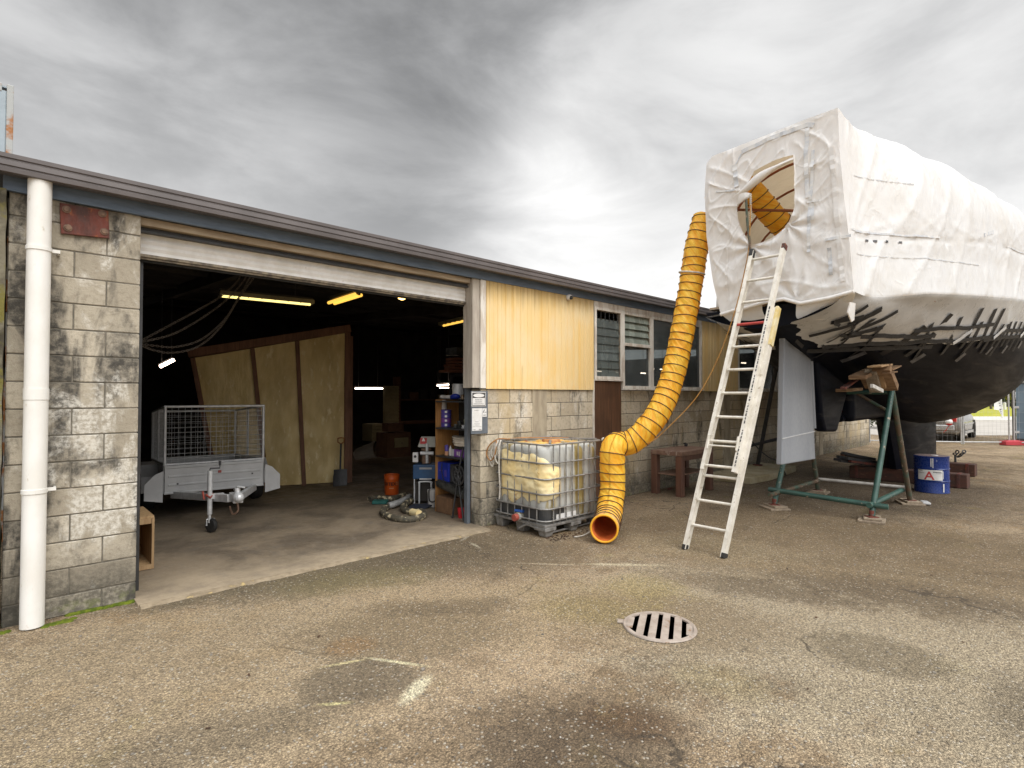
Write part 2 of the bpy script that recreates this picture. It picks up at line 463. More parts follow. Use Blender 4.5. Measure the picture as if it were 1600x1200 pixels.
# ---------------------------------------------------------------- shared materials
mt = {}
mt['block'] = M_block()
mt['mortar'] = M_plain('mortar', (.20, .18, .145), (.12, .11, .09), .95, nscale=12, bump=.4, spec=.2)
mt['slab'] = M_slab()
mt['gutter'] = M_plain('brown_grey_gutter_paint', (.125, .108, .105), (.10, .086, .083), .42, nscale=3, bump=.03)
mt['fascia'] = M_plain('blue_grey_fascia_paint', (.15, .20, .275), (.11, .15, .21), .6, nscale=4, bump=.15, stretch=(1, 1, 6))
mt['yellow'] = M_cladding()
mt['oldpaint'] = M_plain('peeling_white_timber', (.76, .72, .65), (.58, .51, .43), .7, nscale=7, bump=.4, stretch=(1.5, 1.5, .35), lo=.45, hi=.62, c3=(.26, .18, .13), c3s=18, c3lo=.66, c3hi=.72)
mt['greytimber'] = M_plain('weathered_pale_timber', (.50, .45, .38), (.36, .31, .26), .8, nscale=7, bump=.4, stretch=(2.5, 2.5, .3), c3=(.2, .13, .1), c3s=14, c3lo=.66, c3hi=.72)
mt['beige'] = M_plain('bare_beige_lintel', (.47, .38, .27), (.33, .25, .17), .75, nscale=5, bump=.2, stretch=(.5, 2, 4))
mt['rollwhite'] = M_plain('white_roller_door_paint', (.82, .80, .765), (.70, .67, .62), .5, nscale=5, bump=.05, c3=(.38, .3, .2), c3s=18, c3lo=.66, c3hi=.74)
mt['rail'] = M_plain('grimy_door_rail', (.30, .25, .18), (.12, .10, .08), .7, nscale=14, bump=.2)
mt['darkmetal'] = M_plain('dark_metal', (.045, .045, .048), (.03, .03, .03), .5, nscale=8, bump=.1)
mt['black'] = M_plain('black_rubber', (.018, .018, .018), (.03, .028, .026), .7, nscale=9, bump=.15)
mt['interior'] = M_plain('darkened_interior', (.065, .058, .052), (.04, .037, .034), .95, nscale=2, bump=.1, spec=.05)  # base colour darkened so the inside of the workshop stays dim
mt['pvc'] = M_plain('white_downpipe_plastic', (.84, .83, .80), (.76, .74, .69), .38, nscale=3.5, bump=.03, c3=(.52, .45, .34), c3s=9, c3lo=.64, c3hi=.74, stretch=(1, 1, .5))
mt['rust'] = M_plain('red_oxide_rusty_steel', (.17, .045, .03), (.075, .036, .03), .8, nscale=7, bump=.4, c3=(.26, .085, .035), c3s=16, c3lo=.58, c3hi=.68, stretch=(1, 1, .5))
mt['bolt'] = M_plain('rusty_bolt', (.13, .075, .05), (.24, .15, .10), .7, nscale=30, bump=.4)
mt['brownply'] = M_wood('dark_brown_panel', (.155, .072, .034), (.085, .04, .02), rough=.6, axis='Z', grain=(2, 45, 45))
mt['glass'] = M_glass(tint=(.09, .10, .10), mixf=.4)
mt['louvre'] = M_glass('grey_louvre_glass', (.10, .115, .108), .2, .2)
mt['louvre_pale'] = M_glass('green_grey_louvre_glass', (.22, .25, .21), .12, .2)
mt['moss'] = M_plain('moss', (.14, .17, .02), (.07, .10, .015), .95, nscale=30, bump=.8, spec=.1)
mt['oldconcrete'] = M_plain('mossy_old_concrete', (.20, .18, .13), (.07, .062, .045), .95, nscale=3.5, bump=.7, bscale=40, spec=.15, c3=(.17, .15, .045), c3s=5, c3lo=.5, c3hi=.62, lo=.4, hi=.6)
mt['blusteel'] = M_plain('blue_grey_steel', (.135, .155, .18), (.10, .115, .135), .5, nscale=6, bump=.05)
mt['white'] = M_plain('white_plastic', (.78, .78, .77), (.68, .67, .65), .4, nscale=8, bump=.02)
mt['ink'] = M_plain('black_ink', (.02, .02, .025), (.03, .03, .03), .5, bump=0)
mt['paleink'] = M_plain('faded_grey_ink', (.28, .28, .28), (.38, .38, .38), .6, bump=0)
mt['galv'] = M_plain('galvanised_steel', (.68, .685, .69), (.54, .55, .56), .42, .25, nscale=14, bump=.05)
mt['alu'] = M_plain('dull_aluminium', (.80, .765, .69), (.66, .62, .54), .5, .15, nscale=9, bump=.08, c3=(.36, .30, .21), c3s=22, c3lo=.60, c3hi=.70)

# ---------------------------------------------------------------- ground
def mark(px, yt, yb, rx, col, f, soft=.25, warp=.8):
    a, b = onZ(px, yt), onZ(px, yb); c = (a + b) / 2; d = (a - b)
    ra = d.length / 2; d.normalize()
    ym = 618 + 850 * 1.65 / ((c - CAM).dot(F0)); rb = rx / 850 * ((c - CAM).dot(F0))
    return (c.x, c.y, d.x, d.y, ra, rb, col, f, soft, warp)
def line_mark(p0, p1, w, col, f, soft=.5, warp=.9):
    a, b = onZ(*p0), onZ(*p1); c = (a + b) / 2; d = a - b; L = d.length / 2; d.normalize()
    return (c.x, c.y, d.x, d.y, L, w, col, f, soft, warp)
marks = [
    mark(1480, 905, 1260, 560, (0.439, 0.372, 0.265), .8, .3, 1.5),     # pale grey worn seal
    mark(250, 950, 1290, 420, (0.427, 0.342, 0.224), .6, .35, .9),      # pale tan worn seal
    mark(800, 905, 1010, 280, (0.416, 0.319, 0.198), .65, .4, .9),
    mark(1360, 815, 945, 420, (0.198, 0.145, 0.085), .75, .35, .9),     # damp brown band by the boat
    mark(1050, 930, 1010, 170, (0.213, 0.153, 0.089), .5, .4, .9),
    mark(470, 868, 930, 300, (0.171, 0.141, 0.091), .8, .35, .9),      # dark strip outside the door
    mark(740, 830, 900, 150, (0.154, 0.119, 0.076), .75, .4, .9),
    mark(880, 1085, 1260, 170, (0.104, 0.074, 0.049), .72, .5, 1.9),   # dark damp patch
    mark(640, 950, 1030, 170, (0.224, 0.171, 0.106), .6, .35, .9),
    mark(340, 1120, 1190, 180, (0.210, 0.168, 0.114), .55, .4, .9),
    mark(1590, 1060, 1150, 40, (0.123, 0.098, 0.067), .45, .5, 1.6),
    mark(1372, 996, 1052, 96, (0.193, 0.155, 0.100), .6, .2, .5),     # round repair on the right
    mark(560, 1030, 1102, 92, (0.156, 0.127, 0.090), .62, .22, .7),      # round repair by the yellow marks
    mark(548, 996, 1022, 38, (0.315, 0.195, 0.094), .6, .35, .8),
    mark(925, 930, 975, 90, (0.350, 0.276, 0.117), .45, .5, 1),
    mark(1130, 1040, 1090, 70, (0.276, 0.225, 0.099), .35, .5, 1),
    mark(560, 890, 925, 110, (0.276, 0.231, 0.094), .35, .5, 1),
    mark(1260, 880, 900, 300, (0.354, 0.266, 0.161), .5, .5, 1),
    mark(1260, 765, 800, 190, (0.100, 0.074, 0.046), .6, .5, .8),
    mark(885, 690, 745, 60, (0.131, 0.103, 0.062), .1, .4, .8),
    line_mark((583, 1029), (660, 1040), .016, (.80, .73, .48), .9, .7, .8),
    line_mark((505, 1042), (565, 1031), .014, (.74, .64, .36), .75, .7, .8),
    line_mark((632, 1096), (668, 1058), .045, (.82, .75, .54), .95, .5, .7),
    line_mark((500, 1101), (545, 1098), .014, (.78, .70, .36), .8, .7, .8),
    line_mark((815, 880), (905, 883), .02, (.64, .55, .4), .6, .6, 1.2),
    line_mark((905, 881), (1025, 883), .03, (.70, .62, .44), .7, .6, 1.2),
    line_mark((735, 848), (750, 856), .02, (.6, .55, .42), .8, .6, .6),
    line_mark((720, 845), (732, 838), .02, (.55, .5, .4), .7, .6, .6),
    mark(1330, 735, 790, 190, (.07, .05, .034), .7, .45, 1.2),  # shade under the boat, put into the ground colour
    mark(1400, 905, 950, 160, (.13, .095, .06), .55, .4, 1.6),
    mark(1180, 905, 935, 150, (.13, .095, .06), .55, .4, 1.6),
    mark(700, 935, 960, 120, (.16, .12, .075), .55, .4, 1.6),
    mark(330, 985, 1010, 110, (.40, .31, .20), .5, .4, 1.6),
    mark(980, 1105, 1150, 80, (.13, .075, .04), .6, .5, 1.8),
    mark(1010, 900, 940, 60, (.36, .285, .10), .45, .5, 1.8),
    mark(1100, 835, 870, 130, (.36, .285, .18), .6, .4, 1.4),
]
M = MB()
ys = [-400, -60, -20, -6, 0, 5, 9, 14, 40, 400]; xs = [-400, -60, -20, -5, 0, 4, 8, 14, 24, 60, 400]
M.grid([[V(x, y, 0) for x in xs] for y in ys])
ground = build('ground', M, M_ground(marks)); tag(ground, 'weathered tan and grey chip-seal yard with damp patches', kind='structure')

M = MB(); M.bx(.0, 21.0, 5.62, 16.9, -.1, .014); M.bx(.76, 4.36, 5.12, 5.62, -.1, .018)
floor = build('floor', M, mt['slab']); tag(floor, 'worn concrete workshop floor running out under the roller door', kind='structure')
M = MB()
rows = []
for i in range(121):
    x = .77 + (4.34 - .77) * i / 120
    w = noise.noise(V(x * 3, 2, 0)) * .03
    w += noise.noise(V(x * 11, 5, 0)) * .02; h = .006 + .011 * max(0, noise.noise(V(x * 4, 1, 3)) + .5)
    rows.append([V(x, 5.055 + w, .001), V(x, 5.075 + w, h * .7), V(x, 5.105 + w * .3, .016), V(x, 5.122, .0185)])
M.grid(rows)
mt['lip'] = M_plain('pale_concrete_lip', (.33, .265, .18), (.20, .155, .10), .95, nscale=9, bump=.6, bscale=50, c3=(.44, .33, .15), c3s=9, c3lo=.56, c3hi=.66)
tag(build('concrete_path', M, mt['lip']), 'pale concrete lip along the roller door threshold', kind='structure')

# gravel: loose stones lying on the seal
mt['stone'] = M_plain('loose_stones', (.25, .22, .18), (.13, .115, .095), .9, nscale=9, bump=.2, lo=.3, hi=.7, c3=(.42, .39, .34), c3s=14, c3lo=.6, c3hi=.64)
M = MB(); rs = random.Random(3)
def pebble(c, r):
    vs = []; k = rs.random() * 6
    for dz, q in ((-.2, .9), (.45, .75)):
        for i in range(5):
            th = k + i * 2 * PI / 5
            vs.append(V(c[0] + math.cos(th) * r * q * rs.uniform(.7, 1.25), c[1] + math.sin(th) * r * q * rs.uniform(.7, 1.25), dz * r))
    M.add(vs, [[5, 6, 7, 8, 9]] + [[i, (i + 1) % 5, 5 + (i + 1) % 5, 5 + i] for i in range(5)])
for i in range(3600):
    d = 1.9 + 6.5 * rs.random() ** 1.5; lat = rs.uniform(-1.05, 1.05) * d
    p = F0 * d + RT * lat
    if p.y > 5.0: continue
    pebble(p, rs.choice((.003, .004, .004, .005, .006, .008)) * rs.uniform(.8, 1.25))
for i in range(90):
    d = 2.2 + 7 * rs.random(); lat = rs.uniform(-1, 1) * d
    p = F0 * d + RT * lat
    if p.y < 5.0: pebble(p, rs.uniform(.009, .015))
tag(build('gravel', M, mt['stone'], fixn=False), 'loose pale stones scattered over the seal', kind='stuff')

# moss along the foot of the left wall
M = MB(); rs = random.Random(5)
def tuft_line(a, b, n, spread, hmax):
    for i in range(n):
        p = a.lerp(b, rs.random()) + V(rs.uniform(-.02, .02), -abs(rs.gauss(0, spread)), 0)
        r = rs.uniform(.008, .022)
        M.ball(p, (r * 1.4, r * 1.4, min(hmax, r * .9)), 6, 4)
tuft_line(V(.36, 5.288, 0), V(.77, 5.288, 0), 200, .009, .018)
tuft_line(V(.2, 5.17, 0), V(.36, 5.19, 0), 40, .018, .008)
tuft_line(V(-.25, 5.2, 0), V(.03, 5.22, 0), 34, .012, .010)
tag(build('moss', M, mt['moss'], smooth=60), 'bright green moss growing along the foot of the block wall', kind='stuff')

# ---------------------------------------------------------------- the shed
W = 5.3
shed = thing('workshop_shed', 'long grey concrete block workshop with yellow cladding, white framed windows and an open roller door', 'workshop', (.4, 5.4, 0))
def blocks(name, x0, x1, z0, z1, phase, thick=.19, jog=0, y=W, seedv=1):
    M = MB(); r = random.Random(seedv)
    zc = z0; row = 0
    first = True
    edges = []
    z = .15 if z0 < .15 else z0
    lev = [z0]
    q = .15
    while q < z1 - .03:
        if q > z0 + .03: lev.append(q)
        q += .2
    lev.append(z1)
    for i in range(len(lev) - 1):
        a, b = lev[i], lev[i + 1]
        off = phase if i % 2 == 0 else phase + .2
        cuts = [x0]; c = x0 + (off % .4)
        if c - x0 < .06: c += .4
        while c < x1 - .05: cuts.append(c); c += .4
        cuts.append(x1)
        for j in range(len(cuts) - 1):
            g = .0045; o = r.uniform(-.003, .003); e = (.0 if cuts[j] == x0 else g); e2 = (.0 if cuts[j + 1] == x1 else g)
            M.bx(cuts[j] + e, cuts[j + 1] - e2, y + o, y + thick + o, a + g + r.uniform(-.0015, .0015), b - g)
    o = build(name, M, mt['block'], shed, bevel=.004, seg=1)
    return o
lw = blocks('block_wall', -.02, .77, 0, 3.12, .17, seedv=2)
rw = blocks('block_wall', 4.36, 21.2, 0, 1.735, .1, seedv=5)
M = MB(); M.bx(-.015, .765, W + .006, W + .185, 0, 3.12); build('mortar_joints', M, mt['mortar'], lw)
M = MB(); M.bx(4.365, 21.195, W + .006, W + .185, 0, 1.73); build('mortar_joints', M, mt['mortar'], rw)
# rendered pilasters on the long wall
mt['render'] = M_plain('stained_render', (.43, .37, .27), (.30, .25, .18), .92, nscale=4, bump=.3, stretch=(2, 2, .6), c3=(.10, .085, .07), c3s=3.5, c3lo=.6, c3hi=.72)
for xp in (5.42, 11.0, 16.6):
    M = MB(); M.bx(xp - .14, xp + .14, W - .006, W + .1, 0, 1.73)
    build('pilaster', M, mt['render'], shed, bevel=.004)
# hidden walls and roof of the shed
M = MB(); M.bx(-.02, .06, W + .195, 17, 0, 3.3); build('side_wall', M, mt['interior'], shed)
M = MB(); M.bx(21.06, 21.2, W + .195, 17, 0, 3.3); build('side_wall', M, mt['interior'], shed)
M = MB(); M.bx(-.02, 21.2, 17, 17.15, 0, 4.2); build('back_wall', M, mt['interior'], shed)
mt['roofing'] = M_plain('grey_roofing_iron', (.16, .15, .15), (.12, .115, .11), .5, .3, nscale=2, bump=.05)
def roofz(y): return 3.27 + .06 * (y - 5.15)
M = MB(); M.prism([V(-1.5, 5.14, roofz(5.14)), V(-1.5, 17.3, roofz(17.3)), V(-1.5, 17.3, roofz(17.3) + .05), V(-1.5, 5.14, roofz(5.14) + .05)], (22.9, 0, 0))
rf = build('roof', M, mt['roofing'], shed)
M = MB(); M.prism([V(-.0, 5.4, roofz(5.4) - .03), V(-.0, 17, roofz(17) - .03), V(-.0, 17, roofz(17) - .012), V(-.0, 5.4, roofz(5.4) - .012)], (21.1, 0, 0))
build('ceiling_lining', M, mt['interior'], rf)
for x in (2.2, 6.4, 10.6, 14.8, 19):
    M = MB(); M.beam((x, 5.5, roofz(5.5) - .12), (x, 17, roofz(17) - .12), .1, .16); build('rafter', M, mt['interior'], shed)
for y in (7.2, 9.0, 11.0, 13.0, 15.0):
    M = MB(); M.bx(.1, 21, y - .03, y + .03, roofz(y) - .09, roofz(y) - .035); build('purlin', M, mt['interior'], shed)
# gutter with its pressed lines, and the fascia board behind it
prof = [(5.24, 3.325), (5.10, 3.327), (5.10, 3.298), (5.109, 3.292), (5.109, 3.284), (5.10, 3.278), (5.098, 3.245), (5.107, 3.239), (5.107, 3.231), (5.098, 3.226), (5.10, 3.198), (5.115, 3.193), (5.24, 3.21)]
M = MB(); M.prism([V(-1.5, y, z) for y, z in prof], (22.75, 0, 0))
build('gutter', M, mt['gutter'], shed)
M = MB(); M.bx(-.055, 21.2, 5.255, 5.292, 3.112, 3.27); build('fascia_board', M, mt['fascia'], shed, bevel=.003)
M = MB(); M.bx(-.05, 21.2, 5.296, 5.5, 3.12, 3.29); build('wall_plate', M, mt['darkmetal'], shed)
# door head
M = MB(); M.bx(.772, 4.215, 5.33, 5.45, 3.055, 3.117); build('lintel', M, mt['beige'], shed, bevel=.003)
M = MB(); M.bx(.772, 4.26, 5.395, 5.45, 3.03, 3.052); M.bx(.772, 4.26, 5.375, 5.43, 3.008, 3.024); build('door_rail', M, mt['darkmetal'], shed)
rd = thing('roller_door', None, None); rd.parent = shed
rd.location = wm(shed).inverted() @ V(2.5, 5.45, 2.85)
M = MB()
rows = []
for i in range(13):
    z = 3.012 - .172 * i / 12
    rows.append([V(.775, 5.45 - .004 * math.cos(i * PI * 2 / 4), z), V(4.33, 5.45 - .004 * math.cos(i * PI * 2 / 4), z)])
M.grid(rows); build('curtain', M, mt['rollwhite'], rd, solid=.006)
M = MB(); M.bx(.775, 4.33, 5.425, 5.465, 2.812, 2.838); M.bx(.775, 4.33, 5.44, 5.458, 2.795, 2.812); build('bottom_rail', M, mt['rail'], rd, bevel=.004)
M = MB(); M.bx(.775, 4.33, 5.47, 5.50, 2.78, 2.80); build('rubber_seal', M, mt['black'], rd)
M = MB(); M.cyl((.775, 5.66, 3.02), (4.33, 5.66, 3.02), .13, n=24); build('drum', M, mt['rollwhite'], rd, smooth=40)
M = MB(); M.bx(4.30, 4.352, 5.492, 5.56, 0.015, 3.0); build('door_track', M, mt['blusteel'], shed, bevel=.004)
M = MB(); M.bx(.775, .82, 5.492, 5.56, 0.015, 3.0); build('door_track', M, mt['darkmetal'], shed, bevel=.004)
# timber post over the right jamb
M = MB(); M.bx(4.225, 4.335, 5.296, 5.49, 1.745, 3.115); build('timber_post', M, mt['greytimber'], shed, bevel=.006)
M = MB(); M.bx(4.338, 4.425, 5.272, 5.31, 1.74, 3.112); build('timber_post', M, mt['oldpaint'], shed, bevel=.005)
# yellow cladding
def cladding(x0, x1, z0=1.735, z1=3.115, y=5.272):
    M = MB(); pitch = .136; P = [(x0, y)]
    x = x0 + .05
    while x < x1 - .02:
        P += [(x - .012, y), (x - .004, y + .011), (x + .004, y + .011), (x + .012, y), (x + pitch * .5 - .004, y - .0015), (x + pitch * .5, y + .003), (x + pitch * .5 + .004, y - .0015)]
        x += pitch
    P = [p for p in P if p[0] < x1] + [(x1, y)]
    n = len(P)
    M.grid([[V(px, py, z0) for px, py in P], [V(px, py, z1) for px, py in P]])
    o = build('cladding_panel', M, mt['yellow'], shed)
    md = o.modifiers.new('solid', 'SOLIDIFY'); md.thickness = .012; md.offset = -1
    return o
cladding(4.43, 6.58)
cladding(9.93, 11.47)
cladding(14.6, 21.2)
M = MB()
for x0, x1 in ((4.43, 6.6), (9.93, 11.47), (14.6, 21.2)): M.bx(x0, x1, 5.30, 5.40, 1.74, 3.11)
build('wall_framing', M, mt['interior'], shed)
# windows
def xw(px): return onY(px, 600, 5.28).x
def frame_mb(x0, x1, z0, z1, w=.05, y0=5.265, y1=5.35):
    M = MB(); M.bx(x0, x0 + w, y0, y1, z0, z1); M.bx(x1 - w, x1, y0, y1, z0, z1)
    M.bx(x0 + w, x1 - w, y0 + .002, y1, z0, z0 + w); M.bx(x0 + w, x1 - w, y0 + .002, y1, z1 - w, z1); return M
def window(x0, x1, z0, z1, louvre=None, pane=None, mull=None):
    f = build('window', frame_mb(x0, x1, z0, z1), mt['oldpaint'], shed, bevel=.004)
    if pane:
        M = MB(); M.bx(x0 + .045, x1 - .045, 5.305, 5.311, pane[0], pane[1]); build('pane', M, mt['glass'], f)
    if louvre:
        a, b, n = louvre[:3]; tilt = -7 if n > 5 else -17; skip = louvre[3] if len(louvre) > 3 else ()
        h = (b - a) / n
        for i in range(n):
            if i in skip: continue
            M = MB(); z = a + h * (i + .5)
            M.box(((x0 + x1) / 2, 5.305, z), (x1 - x0 - .1, .006, h * 1.08), Euler((rad(tilt), 0, 0)))
            build('louvre', M, mt['louvre'] if n > 5 else mt['louvre_pale'], f)
        M = MB()
        for xx in (x0 + .055, x1 - .055): M.bx(xx - .006, xx + .006, 5.285, 5.33, a, b)
        build('louvre_track', M, mt['rail'], f)
    if mull:
        M = MB(); M.bx(x0 + .05, x1 - .05, 5.262, 5.345, mull - .025, mull + .025); build('rail', M, mt['oldpaint'], f, bevel=.003)
    return f
xa, xb, xc, xd, xe = 6.60, xw(972.5), xw(1018), xw(1054), 9.92
w1 = window(xa, xb, 1.90, 3.03, louvre=(1.95, 2.98, 8, (7,)))
M = MB()
for k in range(6):
    xx = xa + .09 + k * (xb - xa - .18) / 5; M.bx(xx - .005, xx + .005, 5.30, 5.31, 2.83, 2.98)
build('grille', M, mt['darkmetal'], w1)
window(xb + .004, xc, 1.76, 3.03, louvre=(2.52, 2.99, 4), pane=(1.8, 2.47), mull=2.49)
window(xc + .004, xd, 1.76, 3.03, pane=(1.8, 2.99))
window(xd + .004, xe, 1.76, 3.03, pane=(1.8, 2.99))
ya, yb, yc, yd = 11.48, 12.5, 13.5, 14.59
for q, (a, b) in enumerate(((ya, yb), (yb + .004, yc), (yc + .004, yd))):
    window(a, b, 1.76, 3.03, pane=(1.8, 2.99))
M = MB(); M.bx(xb, xe, 5.22, 5.34, 1.738, 1.757); build('window_sill', M, mt['oldpaint'], shed, bevel=.003)
M = MB(); M.bx(ya, yd, 5.22, 5.34, 1.738, 1.757); build('window_sill', M, mt['oldpaint'], shed, bevel=.003)
M = MB(); M.bx(6.6, xe, 5.275, 5.33, 3.033, 3.112); M.bx(ya, yd, 5.275, 5.33, 3.033, 3.112); build('head_board', M, mt['oldpaint'], shed, bevel=.003)
M = MB(); M.bx(6.60, xb - .03, 5.282, 5.297, .02, 1.88); dp = build('door_panel', M, mt['brownply'], shed, bevel=.003)
M = MB(); M.bx(6.605, xb, 5.255, 5.30, 1.882, 1.898); M.bx(6.575, 6.60, 5.275, 5.298, .02, 1.9); build('trim', M, mt['oldpaint'], dp)
# steel patch plate with bolts
plp = [onY(93, 317, 5.283), onY(169, 330, 5.283), onY(171, 373, 5.283), onY(95, 365, 5.283)]
M = MB(); M.prism([V(p.x, 5.272, p.z) for p in plp], (0, .02, 0)); pl = build('steel_plate', M, mt['rust'], shed, bevel=.004)
for px, py in ((104, 327), (160, 334), (106, 356), (163, 362)):
    p = onY(px, py, 5.27); M = MB()
    M.lathe([(.0, .014), (.017, .014), (.02, .006), (.027, .006), (.028, 0)], (p.x, 5.272, p.z), 14, Euler((PI / 2, 0, 0)).to_matrix())
    build('bolt', M, mt['bolt'], pl, smooth=40)
# downpipe
b0 = onZ(50, 982, 0); rp = .069; bx_, by_ = b0.x, b0.y
M = MB(); M.tube([(bx_, by_ + .02, .01), (bx_, by_ + .02, 3.2)], rp, 28); dpipe = build('downpipe', M, mt['pvc'], shed, smooth=40)
M = MB(); M.tube([(bx_, by_ + .02, 1.62), (bx_, by_ + .02, 1.70)], rp + .0035, 28); build('collar', M, mt['pvc'], dpipe, smooth=40)
for py in (387, 768):
    z = onY(52, py, by_).z; M = MB()
    M.tube([(bx_, by_ + .02, z - .014), (bx_, by_ + .02, z + .014)], rp + .006, 28); M.box((bx_ + rp + .02, by_ + .04, z + .002), (.06, .012, .024)); M.box((bx_ + rp + .045, (by_ + 5.3) / 2 + .02, z), (.012, 5.3 - by_ - .04, .02))
    build('bracket', M, mt['pvc'], dpipe, smooth=40)
# old mossy concrete post at the left end, a thing of its own
M = MB(); rows = []
nz = 60
for k in range(nz + 1):
    z = 3.11 * k / nz; row = []
    for (x, y) in ((-.42, 5.7), (-.42, 5.215), (-.34, 5.205), (-.26, 5.21), (-.18, 5.205), (-.1, 5.21), (-.035, 5.215), (-.03, 5.7)):
        d = noise.noise(V(x * 5, y * 5, z * 6)) * .022
        row.append(V(x + d * .4, y + d, z))
    rows.append(row)
M.grid(rows, True)
post = build('concrete_post', M, mt['oldconcrete'], smooth=35); tag(post, 'old moss-stained concrete post at the left end of the block wall', 'post')

# security camera under the gutter
p = onY(893, 464, 5.2)
sc_ = thing('security_camera', 'small white dome security camera under the gutter on the yellow cladding', 'camera', (p.x, 5.24, p.z))
M = MB(); M.lathe([(.0, .06), (.03, .055), (.042, .03), (.045, 0)], (p.x, 5.262, p.z), 18, Euler((PI / 2, 0, 0)).to_matrix()); build('housing', M, mt['white'], sc_, smooth=40)
M = MB(); M.ball((p.x + .0, 5.212, p.z - .008), .030, 14, 9); build('lens', M, mt['black'], sc_, smooth=60)

# signs at the door jamb
sg = thing('sign_board', 'blue-grey steel board on the door jamb carrying two white notices', 'sign board', (4.33, 5.28, 1.6))
q0, q1 = onY(736, 611, 5.28), onY(762, 677, 5.28)
bx0, bx1, bz0, bz1 = q0.x, q1.x, q1.z, q0.z
M = MB(); M.bx(bx0, bx1, 5.276, 5.290, bz0, bz1); build('board', M, mt['blusteel'], sg, bevel=.002)
def on_b(px, py): return onY(px, py, 5.274)
def sheet(px0, py0, px1, py1, mat, name, th=.003, y=5.2745):
    a, b = on_b(px0, py0), on_b(px1, py1); M = MB(); M.bx(a.x, b.x, y - th, y, b.z, a.z); return build(name, M, mat, sg)
n1 = sheet(736.8, 612.3, 758.8, 634.8, mt['white'], 'safety_notice')
n2 = sheet(737.6, 638, 753, 672.5, mt['white'], 'information_notice')
n3 = sheet(753.6, 638, 760.2, 651, mt['white'], 'logo_sticker')
def bar(par, px0, py0, px1, py1, mat, y=5.2705, name='print'):
    a, b = on_b(px0, py0), on_b(px1, py1); M = MB(); M.bx(a.x, b.x, y - .0015, y, b.z, a.z); return build(name, M, mat, par)
M = MB()
for (x0, y0, x1, y1) in ((737.6, 613.4, 758.0, 613.9), (737.6, 633.4, 758.0, 633.9), (737.6, 613.9, 738.0, 633.4), (757.6, 613.9, 758.0, 633.4), (738.4, 614.2, 757.2, 621.6)):
    a, b = on_b(x0, y0), on_b(x1, y1); M.bx(a.x, b.x, 5.269, 5.2713, b.z, a.z)
build('border', M, mt['ink'], n1)
c = on_b(747.8, 617.9); ex = on_b(756.4, 617.9).x - c.x; ez = c.z - on_b(747.8, 620.9).z
M = MB(); M.prism([V(c.x + ex * math.cos(i * PI / 14), 5.2688, c.z + ez * math.sin(i * PI / 14)) for i in range(28)], (0, .001, 0)); build('oval', M, mt['white'], n1)
rs = random.Random(2)
def words_mb(px0, px1, py, h, r):
    M = MB(); x = px0
    while x < px1:
        wd = r.uniform(.5, 1.1); a, b = on_b(x, py - h / 2), on_b(min(x + wd, px1), py + h / 2)
        M.bx(a.x, b.x, 5.2692, 5.2712, b.z, a.z); x += wd + r.choice((.25, .25, .3, .7))
    return M
for (a, b, y, h) in ((742, 753, 624.6, 1.3), (742.5, 752.5, 627.8, 1.2), (740, 755, 630.9, 1.3)):
    build('lettering', words_mb(a, b, y, h, rs), mt['paleink'], n1)
for (a, b, y, h) in ((741, 748, 641.2, .8), (742, 747.5, 659, .7), (741, 749.5, 662, .5), (742, 749, 664, .5), (738.5, 752, 666.3, .4), (738.5, 743, 671.4, 1.0), (748, 752.5, 671, 1.4)):
    build('lettering', words_mb(a, b, y, h, rs), mt['paleink'], n2)
a = on_b(754.2, 645); b = on_b(757.0, 640); th = .006
M = MB(); M.prism([V(a.x, 5.2692, a.z), V(a.x + th * 1.6, 5.2692, a.z), V(b.x, 5.2692, b.z), V(b.x - th * 1.6, 5.2692, b.z)], (0, .002, 0))
for (x0, y0, x1, y1) in ((757.2, 643.6, 758.0, 644.8), (758.8, 643.2, 759.5, 644.6), (755, 648.2, 759, 648.9)):
    a, b = on_b(x0, y0), on_b(x1, y1); M.bx(a.x, b.x, 5.2692, 5.2712, b.z, a.z)
build('mark', M, mt['ink'], n3)

# shipping containers stacked behind the left end of the shed
mt['contblue'] = M_plain('faded_grey_blue_container_paint', (.34, .40, .44), (.28, .33, .365), .5, nscale=4, bump=.05, c3=(.33, .14, .05), c3s=4, c3lo=.64, c3hi=.72)
mt['contrust'] = M_plain('rusting_container_frame', (.40, .41, .40), (.35, .14, .04), .7, nscale=3, bump=.3, lo=.45, hi=.55)
ctop = onY(22, 134, 8.4)
def container(x1, y0, z0, z1, label):
    h = z1 - z0
    c = thing('shipping_container', label, 'shipping container', (x1 - 1.22, y0 + 3, z0), group='containers stacked behind the shed')
    x0 = x1 - 2.44
    M = MB(); x = x0 + .1; P = []
    while x < x1 - .1:
        P += [(x, y0 + .012), (x + .07, y0 + .012), (x + .1, y0 + .03), (x + .17, y0 + .03)]; x += .2
    P = [p for p in P if p[0] < x1 - .06] + [(x1 - .058, y0 + .02), (x1 - .058, y0 + 5.98), (x0 + .1, y0 + 5.98)]
    M.prism([V(a, b, z0 + .08) for a, b in P], (0, 0, h - .16)); build('panel', M, mt['contblue'], c)
    M = MB()
    for xx in (x0, x1 - .06):
        for yy in (y0, y0 + 5.96): M.bx(xx, xx + .06, yy, yy + .1, z0, z1)
    for zz in (z0, z1 - .1):
        M.bx(x0 + .1, x1 - .1, y0 + .004, y0 + .09, zz + .003, zz + .097); M.bx(x0 + .003, x0 + .097, y0 + .1, y0 + 5.96, zz, zz + .1); M.bx(x1 - .097, x1 - .003, y0 + .1, y0 + 5.96, zz, zz + .1)
    build('frame', M, mt['contrust'], c, bevel=.008)
    M = MB(); M.bx(x0 + .02, x1 - .02, y0 + .05, y0 + 6.0, z1 - .03, z1 - .012); build('roof', M, mt['contblue'], c)
zt = ctop.z; xr = ctop.x
